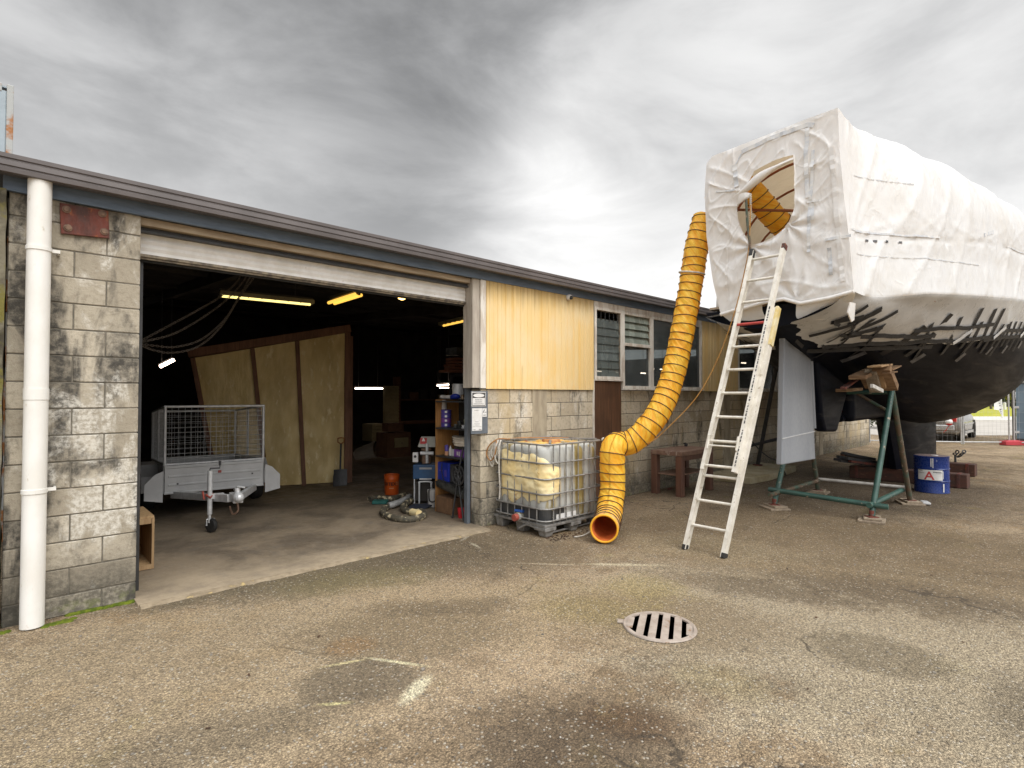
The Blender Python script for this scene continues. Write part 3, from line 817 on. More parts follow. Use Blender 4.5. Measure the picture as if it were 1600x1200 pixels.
container(xr, 8.4, 0, zt / 2 - .005, 'lower of the two stacked grey-blue containers behind the shed, hidden by the roof')
container(xr, 8.4, zt / 2 + .005, zt, 'upper grey-blue shipping container with rusting corner posts, above the gutter at far left')
# ---------------------------------------------------------------- the boat
mt['hull'] = M_hull()
mt['film'] = M_tarp()
mt['tapeend'] = M_plain('shiny_tape_end', (.12, .12, .125), (.05, .05, .055), .35, nscale=9)
mt['filmhull'] = M_plain('shaded_film_over_black_hull', (.60, .60, .595), (.50, .495, .485), .35, nscale=2.5, bump=.25, bscale=9, c3=(.60, .59, .57), c3s=5, c3lo=.6, c3hi=.72)  # white film greyed for underside shade and the black hull behind it
mt['tape'] = M_plain('black_tape', (.010, .0105, .012), (.018, .018, .02), .55, nscale=20, bump=.1)
mt['seam'] = M_plain('pale_grey_tape', (.58, .60, .63), (.74, .73, .71), .4, nscale=9, bump=.15, lo=.4, hi=.6)
mt['rudder'] = M_plain('grey_primer', (.27, .285, .31), (.235, .25, .275), .5, nscale=2.5, bump=.05, stretch=(1, 1, .3), c3=(.30, .315, .33), c3s=7, c3lo=.6, c3hi=.75)
mt['hoop'] = M_plain('brown_hoop_pipe', (.33, .10, .035), (.24, .075, .03), .45, nscale=6, bump=.02)
mt['brass'] = M_plain('bronze_fitting', (.30, .22, .13), (.18, .13, .09), .4, .6, nscale=12)
YC = 2.7
ST = [ # X, half beam, sheer z, canoe-body bottom z
    (6.70, .80, 2.73, 2.46), (7.3, 1.00, 2.79, 2.30), (8.0, 1.20, 2.86, 2.13), (9.0, 1.46, 2.93, 1.88), (10.0, 1.69, 2.99, 1.62), (11.0, 1.88, 3.05, 1.38),
    (12.0, 2.01, 3.09, 1.20), (13.0, 2.09, 3.13, 1.10), (14.0, 2.11, 3.17, 1.08), (15.0, 2.05, 3.22, 1.14), (16.0, 1.88, 3.29, 1.30), (17.0, 1.58, 3.38, 1.60), (18.0, 1.14, 3.50, 2.06), (19.0, .56, 3.64, 2.75), (19.6, .04, 3.74, 3.45)]
def stat(x):
    x = max(ST[0][0], min(ST[-1][0], x))
    for i in range(len(ST) - 1):
        if x <= ST[i + 1][0]: break
    p = []
    n = len(ST)
    t = (x - ST[i][0]) / (ST[i + 1][0] - ST[i][0])
    for k in (1, 2, 3):
        p0, p1, p2, p3 = ST[max(i - 1, 0)][k], ST[i][k], ST[i + 1][k], ST[min(i + 2, n - 1)][k]
        p.append(.5 * (2 * p1 + (p2 - p0) * t + (2 * p0 - 5 * p1 + 4 * p2 - p3) * t * t + (3 * p1 - p0 - 3 * p2 + p3) * t ** 3))
    return p
def hull_y(x, z):
    b, zs, zb = stat(x); h = max(0, min(1, (z - zb) / (zs - zb)))
    n = 1.58 + .47 * max(0.0, min(1.0, (x - 8.6) / 3.2))
    return b * (max(0, 1 - (1 - h) ** n)) ** (1 / n)
def hull_p(x, z, side=-1, off=0.0):
    p = V(x, YC + side * hull_y(x, z), z)
    if off:
        e = .02
        dx = V(2 * e, side * (hull_y(x + e, z) - hull_y(x - e, z)), 0)
        b, zs, zb = stat(x); z1, z2 = min(zs, z + e), max(zb, z - e)
        dz = V(0, side * (hull_y(x, z1) - hull_y(x, z2)), z1 - z2)
        n = dx.cross(dz); n.normalize()
        if n.y * side < 0: n = -n
        p += n * off
    return p
boat = thing('sailing_boat', 'black hulled yacht on stands with its deck and stern wrapped in white shrink film', 'boat', (9.3, YC, 0))
rows = []
NX, NS = 90, 22
for i in range(NX + 1):
    x = 6.70 + (19.6 - 6.70) * i / NX; b, zs, zb = stat(x); row = []
    for k in range(-NS, NS + 1):
        th = abs(k) / NS * PI / 2
        c = 1 - math.cos(th); z = zb + (zs - zb) * c
        row.append(V(x, YC + (1 if k > 0 else -1) * (hull_y(x, z) if k else 0), z))
    rows.append(row)
M = MB(); M.grid(rows)
n = 2 * NS + 1
M.f.append(list(range(n)))
M.grid([[r[0] for r in rows], [r[-1] for r in rows]])
hull = build('hull', M, mt['hull'], boat, smooth=50)
# skeg, deadwood and keel
def foil(poly_xz, t0, y=YC, taper=None):
    """plate in the XZ plane with thickness, edges eased"""
    M = MB(); M.prism([V(x, y - t0 / 2, z) for x, z in poly_xz], (0, t0, 0)); return M
build('skeg', foil([(8.06, 2.32), (9.5, 1.95), (9.42, 1.72), (8.9, 1.12), (8.42, 1.14), (8.30, 1.32)], .16), mt['hull'], boat, bevel=.04, seg=3)
build('deadwood', foil([(9.36, 2.0), (9.36, 1.25), (12.3, 1.28), (12.3, 1.9)], .34), mt['hull'], boat, bevel=.08, seg=4)
M = MB(); M.tube([(9.25, YC, 1.30), (10.2, YC, 1.32)], .055, 16); build('propeller_shaft_tube', M, mt['hull'], boat, smooth=40)
def keel_sec(z):
    t = (z - .252) / (1.35 - .252)
    x0, x1, w = 12.35 - .62 * t, 14.75 + .15 * t, .30 - .02 * t
    return [V(x0, YC - .05, z), V(x0 + .35, YC - w * .8, z), V(x0 + .9, YC - w, z), V(x1 - .5, YC - w, z), V(x1 - .12, YC - w * .94, z), V(x1, YC - w * .62, z), V(x1 + .05, YC, z),
            V(x1, YC + w * .62, z), V(x1 - .12, YC + w * .94, z), V(x1 - .5, YC + w, z), V(x0 + .9, YC + w, z), V(x0 + .35, YC + w * .8, z), V(x0, YC + .05, z)]
M = MB(); zz = [.252 + .06 * i for i in range(24)]
M.grid([keel_sec(z) for z in zz], True); M.f.append(list(range(13))); M.f.append([23 * 13 + k for k in range(13)])
build('keel', M, mt['hull'], boat, smooth=40)
# rudder blade
def onC(px, py, y=YC): return onY(px, py, y)
r1, r2, r3, r4 = onC(1222, 512), onC(1262, 548), onC(1270, 717), onC(1217, 726)
M = MB(); M.prism([V(q.x, YC - .035, q.z) for q in (r1, r2, r3, r4)], (0, .07, 0))
rud = build('rudder', M, mt['rudder'], boat, bevel=.012)
mt['palegrey'] = M_plain('pale_edge', (.55, .55, .55), (.42, .42, .43), .6, nscale=10)
lz = onC(1240, 681).z
M = MB(); M.beam((r4.x + .02, YC - .038, lz - .01), (r3.x - .02, YC - .038, lz + .03), .006, .012); M.bx(r1.x - .012, r1.x + .0, YC - .03, YC + .03, r4.z + .02, r1.z - .02); build('seam', M, mt['palegrey'], rud)
M = MB(); M.tube([V(r2.x + .07, YC, r2.z + .15), V(r3.x + .04, YC, 1.2)], .035, 12); build('stock', M, mt['rudder'], rud, smooth=40)
M = MB(); q = onC(1222, 512)
for s in (-.085, .085): M.tube([V(q.x - .02, YC + s + .045 * math.cos(a * PI / 8), q.z + .05 + .045 * math.sin(a * PI / 8)) for a in range(16)], .013, 8, closed=True)
M.tube([V(q.x - .02, YC - .045, q.z + .05), V(q.x - .02, YC + .045, q.z + .05)], .012, 8); M.tube([V(q.x - .01, YC, q.z - .03), V(q.x - .02, YC, q.z + .05)], .012, 8)
build('steering_lug', M, mt['brass'], rud, smooth=40)

# ---- shrink film cover: skirt under the knuckle, then the tent
def ztape(x):
    t = [(6.7, 2.48), (7.2, 2.34), (7.6, 2.27), (8.3, 2.31), (9.6, 2.37), (11, 2.52), (13, 2.66), (16, 2.85), (19.6, 3.5)]
    for i in range(len(t) - 1):
        if x <= t[i + 1][0]:
            f = (x - t[i][0]) / (t[i + 1][0] - t[i][0]); v = t[i][1] + (t[i + 1][1] - t[i][1]) * max(0, f); break
    else: v = 3.5
    return v
HO = [6.6, 7.45, 8.35, 9.3, 10.25, 11.25, 12.3, 13.4, 14.5, 15.6, 16.7, 17.8]
XE = 6.6
def fp(px, py): q = onX(px, py, XE); return (q.y, q.z)
def sstep(t): t = max(0.0, min(1.0, t)); return t * t * (3 - 2 * t)
def pres(P, n):
    L = [0]
    for i in range(1, len(P)): L.append(L[-1] + math.hypot(P[i][0] - P[i - 1][0], P[i][1] - P[i - 1][1]))
    out = []; j = 0
    for i in range(n + 1):
        s = L[-1] * i / n
        while j < len(P) - 2 and L[j + 1] < s: j += 1
        t = (s - L[j]) / max(1e-9, L[j + 1] - L[j]); out.append((P[j][0] + (P[j + 1][0] - P[j][0]) * t, P[j][1] + (P[j + 1][1] - P[j][1]) * t))
    return out
NA_, NB_, NK_ = 60, 22, 14
face_near = [fp(*p) for p in ((1334, 455), (1328, 385), (1318, 300), (1312, 235), (1309, 168))]
face_far = [fp(*p) for p in ((1126, 491), (1114, 440), (1104, 370), (1101, 300), (1104, 256), (1113, 244))]
face_top_n = [fp(*p) for p in ((1309, 168), (1260, 186), (1207, 207.2))]
face_top_f = [fp(*p) for p in ((1113, 244), (1160, 225.5), (1207, 207.2))]
FACE = {-1: (pres(face_near, NA_), pres(face_top_n, NB_)), 1: (pres(face_far, NA_), pres(face_top_f, NB_))}
def arch(x, sg):
    b, zs, zb = stat(x); b = b + .03 + .10 * sstep((x - 6.6) / 1.2)
    zc = 5.12 - max(0, x - 9.5) * .07 - max(0, x - 14) * .1; z0 = zs + .85; n = 2.6
    sag = .038 * math.sin(min(1, min(abs(x - h) for h in HO) / .5) * PI / 2)
    P = [(b, zs), (b - .02, zs + .45), (b, z0)]
    Q = []
    for i in range(1, 13): th = PI / 4 * i / 12; P.append((b * math.cos(th) ** (2 / n), z0 + (zc - z0) * math.sin(th) ** (2 / n)))
    for i in range(0, 13): th = PI / 4 + PI / 4 * i / 12; Q.append((b * max(0, math.cos(th)) ** (2 / n), z0 + (zc - z0) * math.sin(th) ** (2 / n)))
    def sg_(p):
        h = max(0, (p[1] - zs) / (zc - zs)); k = sag * (.25 + h * .75)
        return (YC + sg * p[0] * (1 - k * .5), p[1] - k * h * .8)
    return [sg_(p) for p in pres(P, NA_)], [sg_(p) for p in pres(Q, NB_)]
def ridge(v, k=4.0): return (1 - min(1, abs(noise.noise(v)) * 1.6)) ** k
def rope_z(x): return stat(x)[1] + .66 + .025 * math.sin(x * 2.1) + .03 * sstep((x - 6.6) / 3)
def folds(x, z, sg):
    zr = rope_z(x); dz = z - zr; w = 0
    k0 = math.floor((x - 6.9) / .82)
    for k in (k0, k0 + 1):
        xt = 6.9 + .82 * k + .18 * noise.noise(V(k * 3.7, sg, 0)); dx = x - xt
        rr = math.hypot(dx, dz); a = math.atan2(dx, abs(dz) + .02)
        w += .020 * (max(0, math.cos(a * 10 + k * 2.1)) ** 9 - .15) * math.exp(-rr / (.6 if dz > 0 else .3)) * min(1, rr / .06)
        w -= .014 * math.exp(-(rr / .06) ** 2)
    w -= .010 * math.exp(-(dz / .026) ** 2)
    w += .024 * (ridge(V(x * 1.5 - z * .65 + 3 * sg, z * .28, 1.0), 12) - .08)
    w += .014 * (ridge(V(x * 2.4 + z * .75, z * .4, 7.0 + sg), 12) - .08)
    w += .006 * noise.noise(V(x * 2.0, z * 1.4, sg * 3))
    return w
XS = [6.6 + i * .036 for i in range(int((18.9 - 6.6) / .036) + 1)]
rows = []
def half_sec(x, sg):
    b, zs, zb = stat(x)
    f = sstep((x - 6.6) / 1.5); g = sstep((x - 6.6) / .5)
    A, B = arch(x, sg); FA, FB = FACE[sg]
    if f < 1:
        A = [(p[0] * (1 - f) + q[0] * f, p[1] * (1 - f) + q[1] * f) for p, q in zip(FA, A)]
        B = [(p[0] * (1 - f) + q[0] * f, p[1] * (1 - f) + q[1] * f) for p, q in zip(FB, B)]
    ky, kz = A[0]
    zt = max(ztape(x), zb + .03) + .03 * noise.noise(V(x * 3.3, 9, sg)) + .012 * noise.noise(V(x * 11, 4, sg))
    ty = YC + sg * (hull_y(x, zt) + .012)
    out = []
    for i in range(NK_):
        q = i / NK_
        p = V(x, ty + (ky - ty) * q, zt + (kz - zt) * q)
        hy = hull_y(x, min(zs, p.z)) + .012
        if sg * (p.y - YC) < hy: p.y = YC + sg * hy
        p.y += sg * (.020 * (ridge(V(x * 1.5 + p.z * 2.0, p.z * 1.2, 3), 4) - .2) + .008 * noise.noise(V(x * 6, p.z * 6, 1))) * math.sin(PI * min(1, q * 1.1))
        out.append(p)
    for (y, z) in A:
        w = folds(x, z, sg) * g * min(1, (z - kz) / .08 + .25)
        out.append(V(x, y + sg * w, z))
    for i, (y, z) in enumerate(B[1:]):
        w = folds(x, z, sg) * g; h = i / (NB_ - 1)
        out.append(V(x, y + sg * w * (1 - h) * .7, z + w * (.4 + .6 * h)))
    return out
for x in XS:
    L = half_sec(x, -1); Rr = half_sec(x, 1)
    rows.append(L + Rr[::-1][1:])
cover = thing('shrink_film_cover', None, None); cover.parent = boat; cover.location = wm(boat).inverted() @ V(9, YC, 3)
M = MB(); M.grid(rows)
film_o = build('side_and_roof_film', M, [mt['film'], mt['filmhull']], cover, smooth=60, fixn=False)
ncol = len(rows[0])
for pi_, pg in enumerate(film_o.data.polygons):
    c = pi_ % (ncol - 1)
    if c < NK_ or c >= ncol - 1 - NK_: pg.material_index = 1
# end face with its doorway hole
hole_px = [(1241, 243), (1243, 270), (1243.5, 300), (1243, 322), (1240, 336), (1234, 347), (1225, 358), (1213, 368), (1197, 377), (1176, 383.5), (1168, 372), (1160, 358), (1154, 342), (1153, 328), (1155, 314), (1160, 303), (1170, 288), (1180, 268), (1196, 259), (1215, 250)]
H = [fp(*p) for p in hole_px]
O = face_near[::-1] + [fp(*p) for p in ((1295, 466), (1250, 474), (1225, 467), (1190, 473), (1165, 482))] + face_far + [fp(*p) for p in ((1160, 225.5), (1207, 207.2), (1260, 186))]
cy = sum(p[0] for p in H) / len(H); cz = sum(p[1] for p in H) / len(H)
def ray_poly(poly, a):
    dx, dz = math.cos(a), math.sin(a); best = None
    for i in range(len(poly)):
        (x1, z1), (x2, z2) = poly[i], poly[(i + 1) % len(poly)]
        x1 -= cy; x2 -= cy; z1 -= cz; z2 -= cz
        ex, ez = x2 - x1, z2 - z1; den = dx * ez - dz * ex
        if abs(den) < 1e-9: continue
        t = (x1 * ez - z1 * ex) / den; u = (x1 * dz - z1 * dx) / den
        if t > 0 and -1e-6 <= u <= 1 + 1e-6 and (best is None or t > best): best = t
    return best or .3
hb = fp(1176, 386); hb2 = fp(1232, 352)
def wface(y, z):
    w = .016 * (ridge(V(y * 2.2 + z * 1.5, z * .7, 1.0), 14) - .1) + .018 * (ridge(V(y * 1.2 - z * 2.3, y * .9 + 3, 5.0), 16) - .08)
    w += .012 * (ridge(V(y * 5.2 + z * 2.0, z * 3.1, 9.0), 9) - .12) + .012 * noise.noise(V(y * 2.2, z * 2.0, 2))
    for k, (hy_, hz_) in enumerate((hb, hb2, fp(1245, 470))):
        dy, dz = y - hy_, z - hz_; r = math.hypot(dy, dz); a = math.atan2(dz, dy)
        w += .026 * math.cos(a * 8 + k) * math.exp(-r / .34) * min(1, r / .07)
    return w
NA, NR = 300, 44
angs = [2 * PI * i / NA for i in range(NA)]
for p in O:
    a = math.atan2(p[1] - cz, p[0] - cy) % (2 * PI)
    k = min(range(NA), key=lambda i: abs(angs[i] - a)); angs[k] = a
rows = []
for j in range(NR + 1):
    q = j / NR; row = []
    for a in angs:
        rh, ro = ray_poly(H, a), ray_poly(O, a); r = rh + (ro - rh) * q
        y, z = cy + math.cos(a) * r, cz + math.sin(a) * r
        e = min(1, (1 - q) * 7)
        row.append(V(XE - (wface(y, z) + .012) * e - (.02 if q < .02 else 0), y, z))
    rows.append(row)
M = MB(); M.grid(rows, True)
build('stern_film', M, mt['film'], cover, smooth=60, fixn=False)
# loose flap, door panel edges and tape runs on the stern film
def ribbon(pts, w, off=.0, up=None):
    M = MB(); rows = []
    for i, p in enumerate(pts):
        t = (pts[min(i + 1, len(pts) - 1)] - pts[max(i - 1, 0)]).normalized(); s = t.cross(V(1, 0, 0)).normalized() * w / 2
        rows.append([p - s, p + s])
    M.grid(rows); return M
def seam(pxs, w, n=10, jag=.006, mat='seam', name='tape_run', dx=.0):
    pts = []
    for i in range(len(pxs) - 1):
        for k in range(n):
            f = k / n; px = pxs[i][0] + (pxs[i + 1][0] - pxs[i][0]) * f; py = pxs[i][1] + (pxs[i + 1][1] - pxs[i][1]) * f
            pts.append((px, py))
    pts.append(pxs[-1])
    P = []
    for px, py in pts:
        y, z = fp(px, py); w_ = wface(y, z) + .012
        P.append(V(XE - .008 - w_ - dx, y + noise.noise(V(z * 9, 1, y * 4)) * jag, z + noise.noise(V(y * 9, 5, z)) * jag))
    build(name, ribbon(P, w), mt[mat], cover, solid=.003)
seam([(1160, 238), (1200, 219), (1262, 195), (1272, 196)], .05)
seam([(1262, 200), (1260, 250), (1263, 310)], .045)
seam([(1148, 258), (1151, 276), (1152, 293)], .055)
seam([(1120, 300), (1150, 298)], .02)
seam([(1271, 235), (1269, 290), (1265, 345), (1264, 395)], .035)
seam([(1300, 230), (1305, 300), (1312, 380), (1318, 440)], .05, mat='film')
seam([(1262, 317), (1281, 313)], .025)
seam([(1270, 318), (1271, 345)], .03)
seam([(1160, 240), (1150, 258)], .015)
seam([(1292, 376), (1330, 368)], .03)
seam([(1297, 388), (1299, 430)], .04)
seam([(1141, 345), (1136, 420), (1137, 470)], .02, mat='film')
# flap of film folded back at the top of the opening
def fx(px, py, dx): q = onX(px, py, XE - dx); return q
M = MB()
fl = [[(1143, 310, .02), (1160, 296, .05), (1180, 270, .05), (1205, 262, .02), (1241, 243, .01)],
      [(1150, 303, .07), (1166, 290, .10), (1186, 267, .11), (1208, 259, .07), (1241, 247, .03)],
      [(1159, 303, .06), (1172, 292, .09), (1190, 279, .09), (1211, 262, .06), (1241, 249, .03)],
      [(1160, 305, .03), (1173, 296, .04), (1186, 287, .03), (1211, 264, .03), (1241, 250, .01)]]
M.grid([[fx(*p) for p in r] for r in fl])
o = build('folded_flap', M, mt['film'], cover, smooth=80); md = o.modifiers.new('sub', 'SUBSURF'); md.levels = 2; md.render_levels = 2
M = MB(); M.grid([[fx(1153, 304, .05), fx(1163, 300, .09), (fx(1174, 301, .07))], [fx(1154, 312, .07), fx(1164, 308, .11), fx(1172, 309, .08)], [fx(1152, 320, .05), fx(1158, 317, .07), fx(1162, 314, .06)]])
o = build('torn_scrap', M, mt['film'], cover, smooth=80); md = o.modifiers.new('sub', 'SUBSURF'); md.levels = 2; md.render_levels = 2
# stern quarter skirt: film folded under the counter, leaving the black transom bare in the middle
def skirt(pxr, mat='film', name='stern_skirt', x=6.66):
    M = MB(); rows = []
    for r in pxr:
        rows.append([V(x + dx + noise.noise(V(px * .06, py * .06, 2)) * .012, *(lambda q: (q.y, q.z))(onX(px, py, x + dx))) for px, py, dx in r])
    M.grid(rows); o = build(name, M, mt[mat], cover, smooth=70); md = o.modifiers.new('sub', 'SUBSURF'); md.levels = 3; md.render_levels = 3
skirt([[(1245, 464, -.05), (1265, 462, -.06), (1290, 459, -.06), (1318, 455, -.06), (1336, 452, -.04)], [(1244, 478, -.02), (1264, 474, -.04), (1290, 470, -.05), (1315, 466, -.04), (1337, 462, .02)], [(1243, 494, .0), (1262, 490, .02), (1284, 484, .06), (1308, 478, .12), (1330, 476, .3)], [(1246, 500, .05), (1264, 500, .1), (1283, 500, .2), (1300, 497, .3), (1318, 496, .5)]])
skirt([[(1124, 488, -.05), (1140, 482, -.05), (1160, 479, -.05), (1178, 474, -.05), (1192, 470, -.05)], [(1132, 496, .0), (1146, 492, .0), (1162, 489, -.01), (1178, 486, -.01), (1190, 482, -.01)], [(1146, 506, .06), (1157, 503, .05), (1170, 500, .03), (1182, 497, .03), (1194, 492, .02)], [(1160, 515, .12), (1170, 511, .1), (1180, 508, .08), (1190, 504, .06), (1199, 499, .05)]])
M = MB(); q = onX(1194, 474, 6.69)
M.tube([V(6.69, q.y + .03 * math.cos(a * PI / 8), q.z + .03 * math.sin(a * PI / 8)) for a in range(16)], .01, 8, closed=True); build('eye_bolt', M, mt['brass'], boat, smooth=40)
# weld seams and patches of tape on the side film
def side_run(x0, x1, zf, w, mat, name='tape_run', n=40):
    M = MB(); rows = []
    for i in range(n + 1):
        x = x0 + (x1 - x0) * i / n; L = half_sec(round(x / .036) * .036, -1)[NK_:NK_ + NA_]
        z = zf(x); j = min(range(len(L) - 1), key=lambda k: abs(L[k].z - z)); p = L[j]
        t = (z - L[j].z) / max(1e-4, L[j + 1].z - L[j].z); p = L[j].lerp(L[j + 1], t)
        rows.append([V(x, p.y - .006, z - w / 2), V(x, p.y - .006, z + w / 2)])
    M.grid(rows); build(name, M, mt[mat], cover, solid=.002)
side_run(6.75, 8.3, lambda x: rope_z(x) + .06 - .015 * x + .1, .022, 'seam')
side_run(6.85, 9.3, lambda x: 3.22 + .055 * (x - 6.8), .010, 'seam')
side_run(7.0, 7.9, lambda x: 4.15 + .02 * (x - 7), .010, 'seam')
side_run(9.4, 9.75, lambda x: rope_z(x) + .10 + .2 * (x - 9.4), .05, 'seam', n=8)
side_run(10.9, 11.3, lambda x: rope_z(x) + .16 - .1 * (x - 10.9), .05, 'seam', n=8)
side_run(10.2, 12.6, lambda x: rope_z(x) + .02, .016, 'seam')
for x_ in (7.1, 7.25, 7.4, 7.62): side_run(x_, x_ + .06, lambda x: rope_z(x) - .04, .025, 'tapeend', n=3)
# torn hanging strip at the quarter
M = MB(); T = [onY(1329, 472, hull_p(7.35, 2.75).y - .06), onY(1337, 474, hull_p(7.35, 2.75).y - .06), onY(1335, 500, 1.66), onY(1331, 503, 1.66), onY(1325, 488, 1.66)]
M.prism(T, (.006, .012, 0)); build('torn_scrap', M, mt['film'], cover)
# edge roll at the bottom of the stern face
pr = [onX(px, py, 6.575) for px, py in ((1126, 491), (1145, 486), (1165, 481), (1190, 473), (1225, 467), (1250, 474), (1295, 466), (1334, 455))]
M = MB(); M.tube([p + V(noise.noise(p * 5) * .01, 0, noise.noise(p * 7) * .012) for p in pr], .022, 8); build('rolled_edge', M, mt['film'], cover, smooth=60)
# hoops inside the cover
for h in HO[2:8]:
    M = MB(); A, B = arch(h, -1); A2, B2 = arch(h, 1)
    half = A[::6] + B[::3]; half2 = A2[::6] + B2[::3]
    ins_ = lambda p: V(h, YC + (p[0] - YC) * .93, p[1] - .08)
    M.tube([ins_(p) for p in half] + [ins_(p) for p in half2[::-1][1:]], .02, 8); build('hoop', M, mt['hoop'], cover, smooth=50)
M = MB(); M.tube([V(6.7, YC - .5, 4.5), V(8.35, YC - .6, 4.62), V(12, YC - .7, 4.66)], .018, 8); M.tube([V(6.7, YC + .3, 4.4), V(8.35, YC + .6, 4.5), V(12, YC + .75, 4.6)], .018, 8)
M.tube([V(6.8, YC - .6, 3.75), V(7.45, YC + .9, 4.3)], .018, 8); build('purlin_pipe', M, mt['hoop'], cover, smooth=50)
M = MB(); M.prism([V(6.8, YC - .8, 2.78), V(18, YC - 1, 2.78), V(18, YC + 1, 2.78), V(6.8, YC + .8, 2.78)], (0, 0, .03))
mt['deck'] = M_plain('buff_deck', (.5, .42, .32), (.4, .33, .25), .7, nscale=5); build('deck', M, mt['deck'], boat)
# black tape strips along the lower edge of the film
rs = random.Random(11)
def tape(x0, z0, x1, z1, w, off, side=-1, name='tape_strip', mat='tape', n=7):
    M = MB(); rows = []
    L = math.hypot(x1 - x0, z1 - z0); nx, nz = -(z1 - z0) / L * w / 2, (x1 - x0) / L * w / 2
    for i in range(n + 1):
        f = i / n; x, z = x0 + (x1 - x0) * f, z0 + (z1 - z0) * f
        r = []
        for s in (-1, 1):
            xx, zz = x + nx * s, z + nz * s; b, zs, zb = stat(xx); zz = min(zs - .005, max(zb + .01, zz))
            r.append(hull_p(xx, zz, side, off + .012 * noise.noise(V(xx * 7, zz * 7, off * 50))))
        rows.append(r)
    M.grid(rows); build(name, M, mt[mat], cover, solid=.002)
def skirt_p(x, q):      # point on the near skirt film, q=0 at the tape line, 1 at the knuckle; below 0 it lies on the hull
    if q >= 0:
        L = SK(x); i = min(NK_ - 1, int(q * NK_)); t = q * NK_ - i
        return L[i].lerp(L[i + 1], t)
    b, zs, zb = stat(x); zt = max(ztape(x), zb + .03)
    z = max(zb + .01, zt + q * .6); return hull_p(x, z, -1, .004)
_sk = {}
def SK(x):
    k = round(x * 50)
    if k not in _sk: _sk[k] = half_sec(k / 50, -1)
    return _sk[k]
def strip(x0, q0, x1, q1, w, off, mat='tape', n=9, name='tape_strip'):
    if q0 < -.08 and q1 > .2:      # taut tape: straight from the hull to the knee, straight again up the film
        kf = (0 - q0) / (q1 - q0); A_, K_, B_ = skirt_p(x0, q0), skirt_p(x0 + (x1 - x0) * kf, 0.0), skirt_p(x1, q1)
        c = [A_.lerp(K_, i / 3) for i in range(3)] + [K_.lerp(B_, i / (n - 3)) for i in range(n - 2)]
    else: c = [skirt_p(x0 + (x1 - x0) * i / n, q0 + (q1 - q0) * i / n) for i in range(n + 1)]
    M = MB(); rows = []
    for i in range(n + 1):
        t = (c[min(i + 1, n)] - c[max(i - 1, 0)]).normalized()
        nn = V(-.28, -1, -.5); nn = (nn - t * nn.dot(t)).normalized(); sd = t.cross(nn).normalized()
        rows.append([c[i] + nn * off - sd * w / 2, c[i] + nn * off + sd * w / 2])
    M.grid(rows); build(name, M, mt[mat], cover, solid=.0015)
x = 7.9; k = 0
while x < 12.9:
    far_ = sstep((x - 8.5) / 2.5)
    up = rs.uniform(.35, .78); dn = rs.uniform(-.42, -.12); sl = rs.uniform(-.62, -.36) * (1 - .75 * far_) + (.5 if rs.random() < .10 else 0)
    wd_ = rs.uniform(.085, .11) * (1 - .4 * far_)
    strip(x, dn, x + sl, up, wd_, .010 + .003 * (k % 4))
    if k % 3 == 1: strip(x - .012, dn - .02, x, dn + .16, wd_, .026, 'tapeend', 4)
    x += rs.uniform(.26, .42) * (1 - .55 * far_); k += 1
for (xa, qa, xb, qb) in ((7.55, .02, 9.1, .06), (7.75, .20, 9.0, .16), (8.5, .30, 10.2, .40), (8.9, .05, 10.6, .10), (10.2, .02, 12.2, .06), (10.6, .2, 12.4, .24), (7.6, -.06, 9.2, -.05)):
    strip(xa, qa, xb, qb, .055, .022, n=24)
for i in range(4): xx = 9.5 + .9 * i; strip(xx, .05, xx + .16, .32, .06, .034, 'seam', 6)
for i in range(14):     # crossed scraps at the stern quarter
    xx = rs.uniform(6.95, 7.75); q = rs.uniform(-.05, .55); a = rs.uniform(-1.2, 1.2); L = rs.uniform(.14, .34)
    strip(xx, q, xx + L * math.cos(a), min(.95, max(-.3, q + L * math.sin(a) * 1.6)), .046, .012 + .002 * i, n=6)
for i in range(10):
    x = rs.uniform(6.9, 7.9); z = rs.uniform(2.34, 2.6); a = rs.uniform(-.5, .5); L = rs.uniform(.25, .5)
    tape(x, z, x + L * math.cos(a), z + L * math.sin(a) * .5, .045, .03 + .002 * i, side=1)

# ---------------------------------------------------------------- green steel stand, packing and blocks
mt['green'] = M_plain('chipped_green_pipe', (.04, .10, .08), (.028, .07, .058), .45, nscale=6, bump=.1, c3=(.32, .27, .2), c3s=16, c3lo=.62, c3hi=.68)
mt['greenrust'] = M_plain('rusted_green_pipe', (.05, .09, .065), (.12, .07, .04), .7, nscale=7, bump=.3, c3=(.3, .25, .2), c3s=14, c3lo=.6, c3hi=.68)
mt['palepipe'] = M_plain('pale_painted_pipe', (.62, .60, .56), (.45, .43, .40), .5, nscale=8, bump=.1)
mt['timber'] = M_wood('weathered_timber', (.36, .29, .21), (.22, .17, .12), rough=.85, axis='X')
mt['rawply'] = M_wood('raw_plywood', (.46, .30, .16), (.30, .18, .085), rough=.8, axis='X', grain=(4, 25, 25))
mt['cardboard'] = M_plain('split_brown_wood', (.28, .175, .095), (.16, .09, .045), .85, nscale=6, bump=.3, stretch=(1, 1, 4))
fA, fB, fC, fD = onZ(1362, 806, .07), onZ(1422, 782, .05), onZ(1278, 766, .05), onZ(1210, 787, .07)
stand = thing('boat_stand', 'green steel pipe trestle standing under the stern of the yacht', 'boat stand', ((fA.x + fB.x) / 2, (fA.y + fD.y) / 2, 0))
YA, YD = (fA.y + fB.y) / 2, (fC.y + fD.y) / 2
apA = onY(1396, 594, YA); apx = apA.x - .08
apz = apA.z
def leg(a, b, mat='green', r=.036): M = MB(); M.tube([a, b], r, 14); return build('leg', M, mt[mat], stand, smooth=40)
leg(fA, apA); leg(fB, V(apA.x - .05, YA + .02, apz - .05), 'greenrust')
leg(fD, V(apx, YD, apz - .05)); leg(fC, V(apx + .12, YD, apz - .05), 'greenrust')
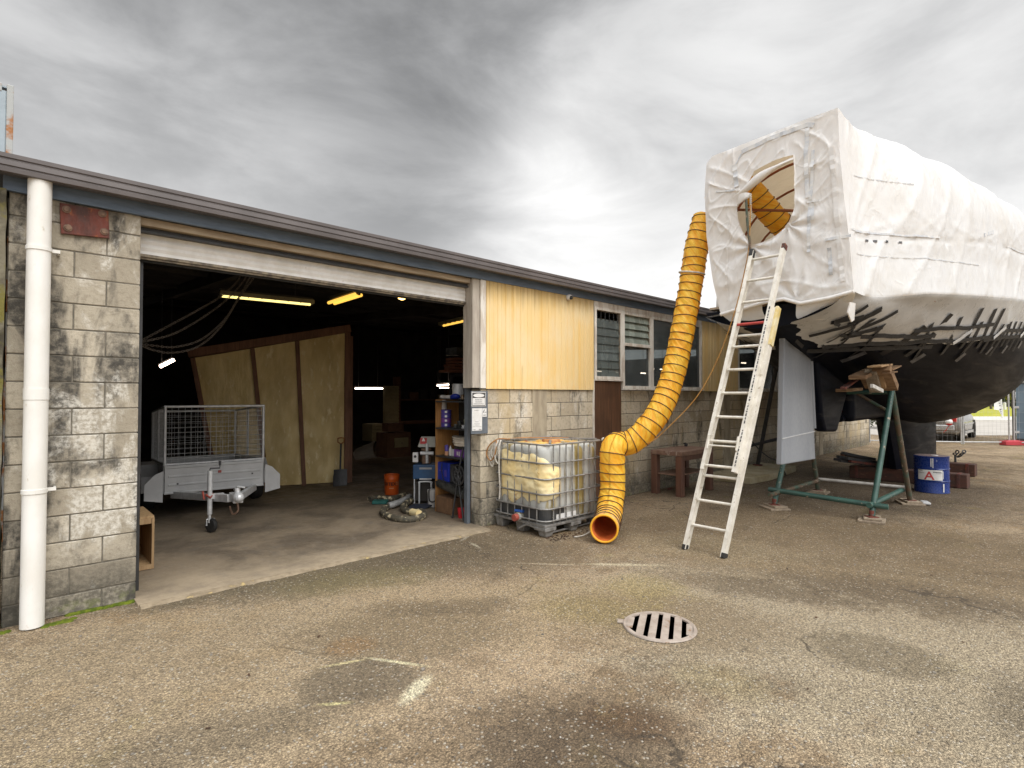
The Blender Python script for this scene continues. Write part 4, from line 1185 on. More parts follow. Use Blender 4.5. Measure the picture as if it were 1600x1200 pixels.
def sb(name, a, b, mat='green', r=.03): M = MB(); M.tube([a, b], r, 12); return build(name, M, mt[mat], stand, smooth=40)
zb_ = .23
def along(a, b, t): return a + (b - a) * t
sb('base_rail', V(fD.x - .25, YD - .04, zb_), V(fC.x + .15, YD - .04, zb_), 'greenrust')
sb('base_rail', V(fA.x - .05, YA + .05, zb_ - .02), V(fB.x + .18, YA + .05, zb_ - .02), 'green', .036)
sb('cross_rail', V(fD.x + .06, YD + .1, zb_ + .03), V(fA.x + .06, YA - .14, zb_ - .03), 'green', .036)
sb('cross_rail', V(fC.x - .06, YD, zb_ + .02), V(fB.x - .06, YA, zb_ + .02), 'palepipe', .024)
ztop = 1.70
sb('top_beam', V(apA.x - .03, YD + .05, ztop), V(apA.x - .03, YA, ztop), 'green', .034)
sb('brace', V(apA.x - .03, YA + .45, ztop - .02), V(apA.x - .03, YA + .03, ztop - .3), 'greenrust', .022)
for q, f in ((fA, 1), (fB, .9), (fC, .9), (fD, 1)):
    M = MB(); M.cyl((q.x, q.y, .056), (q.x, q.y, .064), .085, n=4); M.cyl((q.x, q.y, .06), (q.x, q.y, .14), .03, n=12); build('foot_plate', M, mt['rust'], stand)
for q, a, lab in ((fA, .2, 'square timber pad under the nearest foot of the green stand'), (fB, .5, 'timber offcut under the right rear foot of the green stand'), (fC, .1, 'timber pad under the far rear foot of the green stand, by the rudder'), (fD, .9, 'square timber pad under the left front foot of the green stand')):
    M = MB(); R = Euler((0, 0, a)); M.box((q.x, q.y, .014), (.34, .30, .026), R); M.box((q.x + .02, q.y, .042), (.30, .2, .026), Euler((0, 0, a + .08)))
    tag(build('timber_pad', M, mt['timber'], bevel=.004), lab, 'timber pad', 'pads under the green stand')
M = MB(); q = fB; M.box((q.x + .16, q.y - .16, .02), (.3, .1, .035), Euler((0, .06, .3))); tag(build('rag', M, mt['palegrey'], bevel=.012), 'crumpled pale grey rag beside the right rear stand foot', 'rag')
# packing between stand and hull
hx, hz = apA.x, ztop + .04
wd = thing('packing_timber', 'split brown timber packing wedged between the green stand and the black hull', 'packing', (hx, YA + .25, hz))
def pk(px0, py0, px1, py1, y, th, w, mat, name):
    a, b = onY(px0, py0, y), onY(px1, py1, y); M = MB(); M.beam(a, b, w, th, (0, 1, 0)); build(name, M, mt[mat], wd, bevel=.006)
pk(1377, 574, 1390, 606, YA - .10, .20, .10, 'cardboard', 'board')
pk(1360, 580, 1369, 610, YA + .02, .14, .085, 'timber', 'offcut')
pk(1370, 577, 1377, 606, YA - .04, .12, .05, 'rawply', 'wedge')
pk(1339, 590, 1370, 575, YA + .10, .2, .05, 'cardboard', 'board')
pk(1349, 583, 1360, 604, YA + .12, .12, .07, 'cardboard', 'wedge')
pk(1317, 607, 1348, 586, YA + .24, .07, .03, 'rust', 'wedge')
pk(1314, 610, 1340, 608, YA + .4, .14, .045, 'cardboard', 'offcut')
pk(1385, 578, 1398, 572, YA - .14, .16, .02, 'cardboard', 'board')
pk(1366, 573, 1384, 570, YA - .1, .16, .022, 'rawply', 'board')
pk(1384, 583, 1396, 581, YA - .15, .1, .02, 'cardboard', 'board')
a, b = onY(1362, 603, YA - .1), onY(1378, 611, YA - .1); M = MB(); M.beam(a, b, .05, .04, (0, 1, 0)); build('offcut', M, mt['palepipe'], wd, bevel=.006)
# keel blocks
mt['sleeper'] = M_plain('red_brown_sleeper', (.11, .045, .03), (.07, .04, .03), .85, nscale=5, bump=.5, stretch=(3, .6, 3), c3=(.2, .1, .06), c3s=9, c3lo=.6, c3hi=.7)
def sleeper(x, y0, y1, lab, w=.3, h=.245, z=.004):
    o = thing('keel_block', lab, 'timber block', (x, (y0 + y1) / 2, 0), group='timber blocks under the keel')
    M = MB(); M.bx(x - w / 2, x + w / 2, y0, y1, z, z + h); build('beam', M, mt['sleeper'], o, bevel=.012)
    for ys_ in (y0 + .1, y1 - .15): M = MB(); M.bx(x - w / 2 - .012, x + w / 2 + .012, ys_, ys_ + .05, z + .003, z + h + .006); build('strap', M, mt['rust'], o, bevel=.003)
sleeper(12.55, 1.62, 3.45, 'near red-brown sleeper across under the keel, behind the blue drum')
sleeper(14.5, 1.75, 3.4, 'far red-brown sleeper across under the keel, right of the blue drum')
st_ = thing('scrap_steel', 'pile of dark rusty steel lengths lying on the sleeper beside the keel', 'scrap steel', (12.4, 3.2, .25))
rs = random.Random(8)
for i in range(9):
    y = 3.02 + .045 * (i % 5); z = .275 + .055 * (i // 3); a = rs.uniform(-.25, .25)
    M = MB(); M.beam((11.55 + rs.uniform(-.1, .1), y + .25 + a * .3, z + .14 + rs.uniform(0, .05)), (12.65, y - a * .2, z), .06, .05); build('bar', M, mt['rust' if i % 4 == 0 else 'darkmetal'], st_, bevel=.004)
ch = thing('shackle_chain', 'small dark rusty shackle and chain hooked by the front of the keel', 'chain', (15.0, 2.3, .4))
for i in range(5):
    c = V(14.62 + .05 * i, 2.1 - .03 * i, .42 + .05 * math.sin(i * 2.1)); M = MB(); e = Euler((i * 1.3, .5, i * .7)).to_matrix()
    M.tube([c + e @ V(.05 * math.cos(k * PI / 6), .03 * math.sin(k * PI / 6), 0) for k in range(12)], .012, 6, closed=True); build('link', M, mt['darkmetal'], ch, smooth=50)
M = MB(); M.tube([V(14.64, 2.1, .25), V(14.64, 2.1, .4)], .02, 8); build('pin', M, mt['darkmetal'], ch)
# blue drum with its label
dpos = onZ(1456, 771, 0); dr = .245; dh = .62
away = (dpos - CAM); away.z = 0; away.normalize(); dpos = dpos + away * dr * .9
mt['drumblue'] = M_plain('blue_drum_paint', (.010, .036, .20), (.008, .028, .15), .3, nscale=5, bump=.04, c3=(.45, .5, .6), c3s=13, c3lo=.68, c3hi=.74, stretch=(1, 1, .6))
mt['drumlid'] = M_plain('stained_drum_lid', (.30, .22, .20), (.16, .12, .11), .6, nscale=7, bump=.1)
drum = thing('steel_drum', 'blue steel drum with a white label bearing a red letter A', 'drum', (dpos.x, dpos.y, 0))
M = MB(); M.lathe([(dr - .01, .0), (dr + .004, .008), (dr, .02), (dr, .195), (dr + .009, .205), (dr, .215), (dr, .40), (dr + .009, .41), (dr, .42), (dr, dh - .02), (dr + .006, dh - .006), (dr - .004, dh)], (dpos.x, dpos.y, 0), 48)
build('body', M, mt['drumblue'], drum, smooth=40)
M = MB(); M.lathe([(0, dh - .012), (dr - .012, dh - .012), (dr - .008, dh + .004)], (dpos.x, dpos.y, 0), 40); build('lid', M, mt['drumlid'], drum, smooth=40)
M = MB(); M.lathe([(.05, dh - .014), (.05, dh + .012), (0, dh + .012)], (dpos.x - .02, dpos.y - .05, 0), 18); build('bung', M, mt['white'], drum, smooth=40)
ac = math.atan2(-away.y, -away.x)      # direction facing the camera
def wrap(u, z, r): a = ac + u / dr; return V(dpos.x + math.cos(a) * r, dpos.y + math.sin(a) * r, z)
def wrapped(u0, u1, z0, z1, r): M = MB(); n = 14; M.grid([[wrap(u0 + (u1 - u0) * i / n, z0, r) for i in range(n + 1)], [wrap(u0 + (u1 - u0) * i / n, z1, r) for i in range(n + 1)]]); return M
lbl = build('label', wrapped(-.19, .15, .225, .395, dr + .0115), mt['white'], drum, solid=.001)
mt['redink'] = M_plain('red_ink', (.55, .05, .05), (.45, .04, .04), .5, bump=0)
tm = dense(text_mb('A', .195, (0, 0, 0), (1, 0, 0), (0, 0, 1), .0008, .003))
uc = -.03; tm.xf(lambda p: wrap(uc + p.x, .293 + p.z, dr + .0135 + p.y * .2)); build('lettering', tm, mt['redink'], lbl)
rs = random.Random(4)
for (z, u0, u1, h) in ((.383, -.18, -.12, .014), (.372, .02, .11, .006), (.36, .02, .13, .012), (.35, -.18, -.1, .004), (.343, -.18, -.08, .004), (.335, -.18, -.09, .004), (.345, .06, .14, .004), (.336, .06, .13, .004)):
    M = MB(); u = u0
    while u < u1:
        e = min(u1, u + rs.uniform(.008, .025)); q = wrapped(u, e, z - h / 2, z + h / 2, dr + .0135); M.add(q.v, q.f); u = e + .004
    build('lettering', M, mt['ink' if h > .008 else 'paleink'], lbl)
for (u, z0, z1, w) in ((-.005, .45, .59, .012), (.02, .43, .59, .012), (.17, .03, .17, .02), (.165, .25, .38, .008)):
    M = wrapped(u - w / 2, u + w / 2, z0, z1, dr + .006); build('paint_drip', M, mt['seam'], drum)

# ---------------------------------------------------------------- extension ladder
fl_, fr_ = onZ(1070, 858, 0), onZ(1131, 872, 0)
tx = 6.60 - .09
tl, tr_ = onX(1181, 398, tx), onX(1229, 389, tx)
topz = (tl.z + tr_.z) / 2
ladder = thing('extension_ladder', 'scuffed aluminium extension ladder leaning against the stern of the wrapped yacht', 'ladder', ((fl_.x + fr_.x) / 2, (fl_.y + fr_.y) / 2, 0))
bx0_ = (fl_.x + fr_.x) / 2
d0 = V(bx0_, 0, 0); d1 = V(tx, 0, topz); L = (d1 - d0).length; dirL = (d1 - d0).normalized(); nL = V(-dirL.z, 0, dirL.x)
if nL.x > 0: nL = -nL      # towards the camera side
yl, yr = fl_.y, fr_.y
ym_ = (yl + yr) / 2; hw = (yl - yr) / 2; drift = ((tl.y + tr_.y) / 2 - ym_) / L
def lp(s, y, off): return d0 + dirL * s + nL * off + V(0, ym_ + y + drift * s, 0)
mt['aluyellow'] = M_plain('yellow_tape_wrap', (.62, .46, .14), (.70, .62, .40), .55, nscale=10, bump=.1)
mt['redtape'] = M_plain('red_tape', (.5, .06, .05), (.4, .05, .04), .5, nscale=10)
def section(s0, s1, hwid, off, rungs, nm):
    for sg in (1, -1):
        M = MB(); a, b = lp(s0, sg * hwid, off), lp(s1, sg * hwid, off)
        M.beam(a, b, .026, .062, nL); ra = build('stile', M, mt['alu'], ladder, bevel=.004)
        for e in (-.033, .033):
            M = MB(); M.beam(a + nL * e + V(0, -sg * .006, 0), b + nL * e + V(0, -sg * .006, 0), .04, .008, nL); build('flange', M, mt['alu'], ra)
        if nm == 'base': 
            M = MB(); M.beam(lp(-.005, sg * hwid, off), lp(.05, sg * hwid, off), .04, .08, nL); build('rubber_foot', M, mt['black'], ra, bevel=.006)
    for s in rungs:
        M = MB(); M.tube([lp(s, hwid, off), lp(s, -hwid, off)], .0155, 12); 
        o = build('rung', M, mt['redtape'] if (nm == 'fly' and abs(s - rungs[red]) < .01) else mt['alu'], ladder, smooth=50)
Lb = (onX(1214, 489, tx - (topz - 2.6) / topz * 0 - .5).z) / dirL.z
Lb = 2.62 / dirL.z
red = 6
s_fly0 = onX(1148, 741, bx0_ + .28).z / dirL.z
base_r = [.27 + .275 * i for i in range(9) if .27 + .275 * i < Lb - .1]
fly_r = [s_fly0 + .05 + .277 * i for i in range(12) if s_fly0 + .05 + .277 * i < L - .06]
section(0, Lb, hw, -.0, base_r[:3] + base_r[8:], 'base')
section(s_fly0, L, hw * .83, .075, fly_r, 'fly')
M = MB(); M.beam(lp(Lb - .45, -hw - .008, 0), lp(Lb + .01, -hw - .008, 0), .034, .084, nL); build('tape_wrap', M, mt['aluyellow'], ladder, bevel=.006)
M = MB(); M.beam(lp(Lb - .02, hw, 0), lp(Lb + .01, hw, 0), .034, .084, nL); build('end_cap', M, mt['aluyellow'], ladder, bevel=.006)
M = MB(); M.beam(lp(L - .05, -hw * .83, .075), lp(L + .012, -hw * .83, .075), .04, .08, nL); build('end_cap', M, mt['rust'], ladder, bevel=.006)
M = MB(); M.beam(lp(L - .07, hw * .83, .075), lp(L + .02, hw * .83, .075), .045, .085, nL); build('end_cap', M, mt['black'], ladder, bevel=.006)
for sg in (1, -1):
    s = fly_r[1] + .02; M = MB(); M.tube([lp(s - .12, sg * hw * .75, .12), lp(s + .02, sg * hw * .75, .14), lp(s + .05, sg * hw * .75, .09), lp(s - .02, sg * hw * .75, .06)], .014, 8); build('hook', M, mt['alu'], ladder, smooth=50)
M = MB(); s = fly_r[1] - .06; M.tube([lp(s, hw * .83, .11), lp(s, -hw * .83, .11)], .009, 8); build('stay_bar', M, mt['alu'], ladder, smooth=50)
M = MB(); rs = random.Random(9); s = s_fly0 + .06
while s < s_fly0 + 1.9:
    e = rs.uniform(.012, .035)
    if rs.random() < .8: M.beam(lp(s, -hw * .83 + .0, .075) + nL * .038 , lp(s + e, -hw * .83, .075) + nL * .038, rs.uniform(.008, .014), .003, nL)
    s += e + .012
build('print', M, mt['ink'], ladder)

# rope and pole tied at the doorway
mt['rope'] = M_plain('orange_line', (.50, .25, .05), (.40, .2, .05), .7, nscale=20)
mt['whiterope'] = M_plain('white_rope', (.66, .62, .55), (.45, .42, .37), .8, nscale=40, bump=.4)
def smooth_path(pts, n=10):
    P = [Vector(p) for p in pts]; out = []
    for i in range(len(P) - 1):
        p0, p1, p2, p3 = P[max(i - 1, 0)], P[i], P[i + 1], P[min(i + 2, len(P) - 1)]
        for k in range(n):
            t = k / n
            out.append(.5 * (2 * p1 + (p2 - p0) * t + (2 * p0 - 5 * p1 + 4 * p2 - p3) * t * t + (3 * p1 - p0 - 3 * p2 + p3) * t ** 3))
    out.append(P[-1]); return out
M = MB(); M.tube(smooth_path([onX(1166, 312, 6.5), onX(1168, 350, 6.49), onX(1172, 385, 6.47), onX(1174, 412, 6.44)]), .016, 8)
tag(build('boat_hook', M, mt['greenrust'], smooth=50), 'thin green pole standing upright in the doorway of the white film', 'pole')
M = MB(); pts = [onX(1173 + (.8 if i % 2 else -.8), 303 + i * 1.6, 6.52) for i in range(28)]; M.tube(pts, .011, 6)
tag(build('rope', M, mt['whiterope'], smooth=60), 'knotted white rope hanging in the doorway of the white film', 'rope')
# ---------------------------------------------------------------- orange ventilation duct
mt['duct'] = M_duct()
mt['wire'] = M_plain('dark_brown_coil_strip', (.055, .026, .018), (.08, .04, .02), .6, nscale=15)
mt['ductin'] = M_plain('dark_orange_duct_lining', (.62, .15, .03), (.5, .11, .02), .7, nscale=7)
duct = thing('ventilation_duct', 'orange flexible ventilation duct with dark spiral coils, rising from the yard into the film tent', 'duct', (4.95, 3.8, 0))
def resample(P, step):
    out = [P[0]]; acc = 0
    for i in range(1, len(P)):
        a, b = P[i - 1], P[i]; L = (b - a).length
        while acc + L >= step:
            t = (step - acc) / L; a = a + (b - a) * t; L = (b - a).length; acc = 0; out.append(a.copy())
        acc += L
    return out
def frames(P):
    T = [(P[min(i + 1, len(P) - 1)] - P[max(i - 1, 0)]).normalized() for i in range(len(P))]
    a = V(0, 0, 1) if abs(T[0].z) < .9 else V(1, 0, 0)
    n = (a - T[0] * a.dot(T[0])).normalized(); out = []
    for t in T:
        n = (n - t * n.dot(t)).normalized(); out.append((t, n, t.cross(n)))
    return out
def duct_piece(name, ctrl, r, pitch, grime=0.0, ph=0, grime_len=.7, squash=None):
    P = resample(smooth_path(ctrl, 24), .0125); Fm = frames(P); NA = 48
    rows = []; att = []; s = 0; coil = []
    for i, p in enumerate(P):
        t, n, b = Fm[i]; turns = i * .0125 / pitch; row = []
        g = grime * max(0, 1 - i * .0125 / grime_len)
        for k in range(NA):
            th = 2 * PI * k / NA
            f = (turns + ph - th / (2 * PI) * .0) % 1.0
            sag = math.sin(f * PI)            # 0 at the coil, 1 between coils
            wr_ = noise.noise(V(turns * 1.3 + th * 1.9, math.cos(th) * 2.2, math.sin(th) * 2.2 + turns * .9)) * .013
            dg = math.sin((turns * 2 * PI * .5 + th * 7)) * .0035
            rr = r - .004 * sag + (wr_ * 1.1 + dg) * sag
            q = p + (n * math.cos(th) + b * math.sin(th)) * rr
            if q.z < .012: q.z = .012 + (q.z - .012) * .1
            row.append(q); att.append((turns * 1.0, k / NA, g))
        rows.append(row)
        coil.append((p, t, n, b, turns))
    M = MB(); M.grid(rows, True)
    o = build(name, M, mt['duct'], duct, smooth=80)
    at = o.data.attributes.new('duct', 'FLOAT_VECTOR', 'POINT')
    for i, a in enumerate(att): at.data[i].vector = a
    # coil strips, one ring per pitch
    M = MB(); last = -1
    for i, (p, t, n, b, u) in enumerate(coil):
        k = math.floor(u + ph)
        if k != last and i > 1:
            last = k
            M.tube([V(*(p + (n * math.cos(a * PI / 20) + b * math.sin(a * PI / 20)) * (r + .0035) + t * .012 * math.sin(a * PI / 20 + k))) if True else None for a in range(40)], .0055, 6, closed=True)
        elif last == -1: last = k
    build('coil', M, mt['wire'], o, smooth=50)
    return o, rows
R1 = .155
mouth = onZ(944, 826, .172)
low, rows = duct_piece('yard_hose', [mouth, mouth + V(.10, .06, .0), V(5.24, 3.99, .20), V(5.42, 4.09, .33), V(5.50, 4.12, .52), V(5.51, 4.13, .78), V(5.515, 4.135, .93), V(5.575, 4.14, 1.02), onX(966, 694, 5.74), onX(987, 690, 5.88), onX(1010, 670, 6.02), onX(1033, 637, 6.2), onX(1048, 597, 6.38), onX(1059, 555, 6.52), onX(1068, 510, 6.64), onX(1076, 465, 6.74), onX(1083, 420, 6.82), onX(1090, 378, 6.87), onX(1101, 340, 6.98)], R1, .118, .9, grime_len=.62)
M = MB(); c0 = rows[0]; cc = sum((p for p in c0), V(0, 0, 0)) / len(c0); t0 = (rows[6][0] - rows[0][0])
inner = []
for i in range(0, 46, 3):
    ci = sum((p for p in rows[i]), V(0, 0, 0)) / len(rows[i]); inner.append([ci + (p - ci) * (.86 if i else .90) for p in rows[i]])
M.grid([[p for p in rows[0]]] + inner, True); M.f.append([len(inner) * 48 + k for k in range(48)])
build('lining', M, mt['ductin'], low, smooth=60, fixn=False)
M = MB(); M.tube([cc + (p - cc) * .955 for p in c0], .012, 8, closed=True); build('mouth_rim', M, mt['duct'], low, smooth=60)
ins = [onX(1112, 322, 7.02), onX(1150, 290, 7.1), onX(1172, 297, 7.2), onX(1190, 317, 7.32), onX(1212, 342, 7.5), onX(1235, 366, 7.75), onX(1262, 398, 8.1), V(8.6, 2.5, 3.2)]
duct_piece('inner_hose', ins, R1 * .98, .12, 0)
# sling strap round the riser, and film collar where it goes in
M = MB(); q = onX(1081, 427, 6.81); M.tube([q + V(.165 * math.cos(a * PI / 10), .165 * math.sin(a * PI / 10), .03 * math.sin(a * PI / 10)) for a in range(20)], .012, 6, closed=True); build('strap', M, mt['whiterope'], duct, smooth=50)

# ---------------------------------------------------------------- IBC tank
mt['tank'] = M_plain('cloudy_plastic_tank', (.49, .49, .46), (.36, .36, .335), .35, nscale=2.2, bump=.04, stretch=(2.2, 2.2, .3), c3=(.30, .23, .09), c3s=3.0, c3lo=.50, c3hi=.62)
mt['tankdirt'] = M_plain('black_sludge', (.03, .032, .035), (.06, .06, .06), .4, nscale=5)
mt['foam'] = M_plain('cream_spray_foam', (.86, .74, .45), (.82, .63, .29), .75, nscale=5, bump=.6, bscale=22, c3=(.40, .17, .03), c3s=7, c3lo=.64, c3hi=.72)
mt['cage'] = M_plain('zinc_cage_tube', (.33, .325, .315), (.20, .19, .175), .45, .4, nscale=14, bump=.06, c3=(.30, .24, .17), c3s=20, c3lo=.66, c3hi=.74)
x0, x1, y0, y1 = 4.56, 5.60, 4.37, 5.26
ibc = thing('ibc_tank', 'grubby caged plastic liquid tank smeared with cream foam on a steel pallet', 'tank', ((x0 + x1) / 2, (y0 + y1) / 2, 0))
zp, zt_ = .16, 1.10
def rrect(x0, x1, y0, y1, r, n=6):
    P = []
    for cx, cy, a0 in ((x1 - r, y1 - r, 0), (x0 + r, y1 - r, 90), (x0 + r, y0 + r, 180), (x1 - r, y0 + r, 270)):
        for i in range(n + 1):
            a = rad(a0 + 90 * i / n); P.append((cx + r * math.cos(a), cy + r * math.sin(a)))
    return P
rows = []
prof = [(.16, .05), (.17, .03), (.22, .02)] + [(.22 + .76 * i / 20, .02) for i in range(1, 21)] + [(1.02, .035), (1.045, .07), (1.055, .12)]
for z, ins_ in prof:
    row = []
    for (px, py) in rrect(x0 + ins_, x1 - ins_, y0 + ins_, y1 - ins_, .13, 8):
        w = .005 * math.sin(z * 22) * (1 if .25 < z < 1.0 else 0)
        c = V((x0 + x1) / 2, (y0 + y1) / 2, z); p = V(px, py, z); d = (p - c).normalized(); row.append(p + d * (w + noise.noise(p * 4) * .008))
    rows.append(row)
M = MB(); M.grid(rows, True); M.f.append([(len(rows) - 1) * len(rows[0]) + k for k in range(len(rows[0]))])
body = build('tank_body', M, mt['tank'], ibc, smooth=50)
# sludge band and foam
M = MB(); rr = rrect(x0 + .017, x1 - .017, y0 + .017, y1 - .017, .13, 8); n0 = 22
seg = rr[20:34]
M.grid([[V(px, py, z + .01 * noise.noise(V(px * 9, py * 9, z))) for px, py in [(x0 + .014, 5.18), (x0 + .014, 4.95)] + rr[18:27] + [(4.9, y0 + .014)]] for z in (.18, .25, .32)])
build('sludge', M, mt['tankdirt'], ibc)
M = MB(); M.bx(x0 + .2, x0 + .55, y0 + .008, y0 + .014, .185, .245); build('label', M, mt['white'], ibc)
def foam_patch(pts_c, M):
    for (px, py, z, r, sc) in pts_c:
        c = V(px, py, z)
        M.ball(c, (r, r * sc, r), 20, 14, lambda p: p + (p - c).normalized() * (noise.fractal(p * 9, 1, 2, 4) * .035))
M = MB(); rs = random.Random(21); rows = []
# lumpy sheet wrapping the camera-side corner
path = [V(x0 - .0, y1 - .10, 0), V(x0 - .0, y0 + .14, 0)]
for k in range(7): a = rad(180 + 90 * k / 6); path.append(V(x0 + .13 + .13 * math.cos(a), y0 + .13 + .13 * math.sin(a), 0))
path += [V(x0 + .30, y0, 0)]
PP = resample(smooth_path(path, 14), .018)
nrm = []
for i, p in enumerate(PP):
    t = (PP[min(i + 1, len(PP) - 1)] - PP[max(i - 1, 0)]).normalized(); nn = V(t.y, -t.x, 0)
    if nn.dot(V(-1, -1, 0)) < 0: nn = -nn
    nrm.append(nn)
nZ = 44
for j in range(nZ + 1):
    f = j / nZ; row = []
    for i, p in enumerate(PP):
        u = i / (len(PP) - 1)
        zlo = .36 + .10 * noise.noise(V(u * 7, 1, 0)) + .08 * u; zhi = .99 - .17 * max(0, u - .55) / .45 - .03 + .05 * noise.noise(V(u * 6, 5, 0))
        z = zlo + (zhi - zlo) * f
        edge = min(1, f * 5, (1 - f) * 5, u * 9, (1 - u) * 7); edge = max(0, edge) ** .6
        lump = .012 + .022 * max(0, noise.fractal(V(u * 4.5, z * 6, 2), 1, 2, 4) + .25) + .012 * abs(noise.noise(V(u * 16, z * 14, 0)))
        belly = math.exp(-((z - .72) / .16) ** 2) * .016
        row.append(V(p.x, p.y, z) + nrm[i] * (-.012 + (lump + belly) * edge))
    rows.append(row)
M.grid(rows); build('foam_spill', M, mt['foam'], ibc, smooth=70)
mt['foamtop'] = M_plain('orange_foam_scum', (.62, .33, .05), (.75, .52, .17), .6, nscale=6, bump=.4, c3=(.45, .09, .04), c3s=5, c3lo=.58, c3hi=.62)
M = MB(); rows = []
for i in range(22):
    rows.append([V(x0 + .1 + (x1 - x0 - .2) * i / 21, y0 + .1 + (y1 - y0 - .2) * j / 16, 1.052 + .03 * max(0, noise.fractal(V(i * .4, j * .4, 0), 1, 2, 3) + .2) * min(1, i / 3, j / 3, (21 - i) / 3, (16 - j) / 3)) for j in range(17)])
M.grid(rows); build('foam_scum', M, mt['foamtop'], ibc, smooth=70)
mt['redcap0'] = M_plain('foam_stained_lid', (.40, .13, .06), (.55, .32, .10), .6, nscale=8, bump=.3)
M = MB(); M.lathe([(0, .05), (.11, .05), (.115, .04), (.12, 0)], ((x0 + x1) / 2, (y0 + y1) / 2 - .05, 1.05), 24); build('filler_cap', M, mt['redcap0'], ibc, smooth=40)
# cage
M = MB(); rr = [V(a, b, 0) for a, b in rrect(x0 - .02, x1 + .02, y0 - .02, y1 + .02, .12, 5)]
for z in (.19, .33, .50, .675, .86, 1.075):
    M.tube([p + V(0, 0, z + (.006 * noise.noise(p * 3) if z < 1 else 0)) for p in rr], .0105, 8, closed=True)
build('cage_rail', M, mt['cage'], ibc, smooth=50)
M = MB()
xsl = [x0 + .13 + (x1 - x0 - .26) * i / 7 for i in range(8)]; ysl = [y0 + .13 + (y1 - y0 - .26) * i / 5 for i in range(6)]
for xx in xsl:
    for yy in (y0 - .008, y1 + .008): M.tube([V(xx, yy, .16), V(xx, yy, 1.075)], .008, 8)
for yy in ysl:
    for xx in (x0 - .008, x1 + .008): M.tube([V(xx, yy, .16), V(xx, yy, 1.075)], .008, 8)
build('cage_bar', M, mt['cage'], ibc, smooth=50)
M = MB(); M.beam((x0 + .1, y0 + .02, 1.088), (x1 - .1, y1 - .1, 1.088), .03, .012); M.beam((x0 + .05, y1 - .12, 1.10), (x1 - .05, y0 + .04, 1.10), .03, .012); build('top_bar', M, mt['cage'], ibc)
# pallet
M = MB(); M.bx(x0 - .01, x1 + .01, y0 - .01, y1 + .01, .118, .15)
for xx in (x0, (x0 + x1) / 2 - .07, x1 - .16): M.bx(xx - .012, xx + .172, y0 - .016, y0 + .18, .075, .117)
build('pallet_deck', M, mt['cage'], ibc, bevel=.006)
for xx in (x0 + .08, (x0 + x1) / 2, x1 - .08):
    for yy in (y0 + .07, (y0 + y1) / 2, y1 - .07):
        M = MB(); M.lathe([(.075, .004), (.082, .02), (.10, .115)], (xx, yy, 0), 4, Euler((0, 0, PI / 4)).to_matrix()); build('pallet_foot', M, mt['cage'], ibc, bevel=.008)
M = MB()
for yy in (y0 + .07, y1 - .07): M.tube([V(x0 + .03, yy - .0, .03), V(x1 - .03, yy, .03)], .014, 8)
M.tube([V(x0 - .0, y0 + .12, .1), V(x0 - .01, y0 + .3, .115), V(x0 - .02, y0 + .42, .05)], .016, 8); build('pallet_runner', M, mt['cage'], ibc, smooth=50)
M = MB(); vy = (y0 + y1) / 2 - .02; M.cyl((x0 + .06, vy, .20), (x0 - .05, vy, .19), .05, n=18); tap = build('outlet_valve', M, mt['tank'], ibc, smooth=40)
M = MB(); M.cyl((x0 - .05, vy, .19), (x0 - .10, vy, .185), .042, n=18); mt['redcap'] = M_plain('faded_red_cap', (.42, .10, .07), (.3, .06, .05), .5); build('cap', M, mt['redcap'], tap, smooth=40)
M = MB(); M.box((x0 - .005, vy, .255), (.06, .12, .03), Euler((0, .15, .2))); mt['blueplastic'] = M_plain('blue_plastic', (.03, .10, .35), (.02, .07, .25), .4); build('handle', M, mt['blueplastic'], tap, bevel=.006)
# ropes and hose hung on the tank's left corner
cx, cy = x0 - .03, y1 - .12
M = MB(); rs = random.Random(6)
for k in range(5):
    L = rs.uniform(.22, .36); o = rs.uniform(-.05, .05)
    M.tube(smooth_path([V(cx + .01, cy + o, 1.09), V(cx - .04, cy + o * 1.5, 1.0), V(cx - .03, cy + o * 2 + .02, 1.09 - L), V(cx - .05, cy + o * 2 + .07, 1.06 - L * .6), V(cx + .01, cy + o + .05, 1.09)], 8), .010, 6)
M.tube(smooth_path([V(cx, cy - .02, 1.08), V(cx - .03, cy - .03, .8), V(cx - .025, cy - .04, .5), V(cx - .03, cy - .035, .36)], 8), .010, 6)
tag(build('rope', M, mt['whiterope'], smooth=60), 'looped pale rope hanging on the left corner of the caged tank', 'rope')
M = MB(); M.tube(smooth_path([V(cx + .1, cy - .05, 1.10), V(cx + .01, cy + .03, 1.1), V(cx - .06, cy + .12, 1.02), V(cx - .07, cy + .16, .9), V(cx - .05, cy + .1, .83), V(cx - .05, cy + .02, .92), V(cx - .02, cy + .03, 1.08)], 8), .008, 6)
M.tube(smooth_path([V(cx + .1, cy - .05, 1.10), V(cx + .4, cy - .1, 1.105), V(cx + .8, cy - .45, 1.10)], 8), .008, 6)
mt['hose'] = M_plain('orange_brown_hose', (.40, .19, .05), (.3, .13, .04), .5); tag(build('hose', M, mt['hose'], smooth=60), 'thin orange brown hose looped over the top of the caged tank', 'hose')
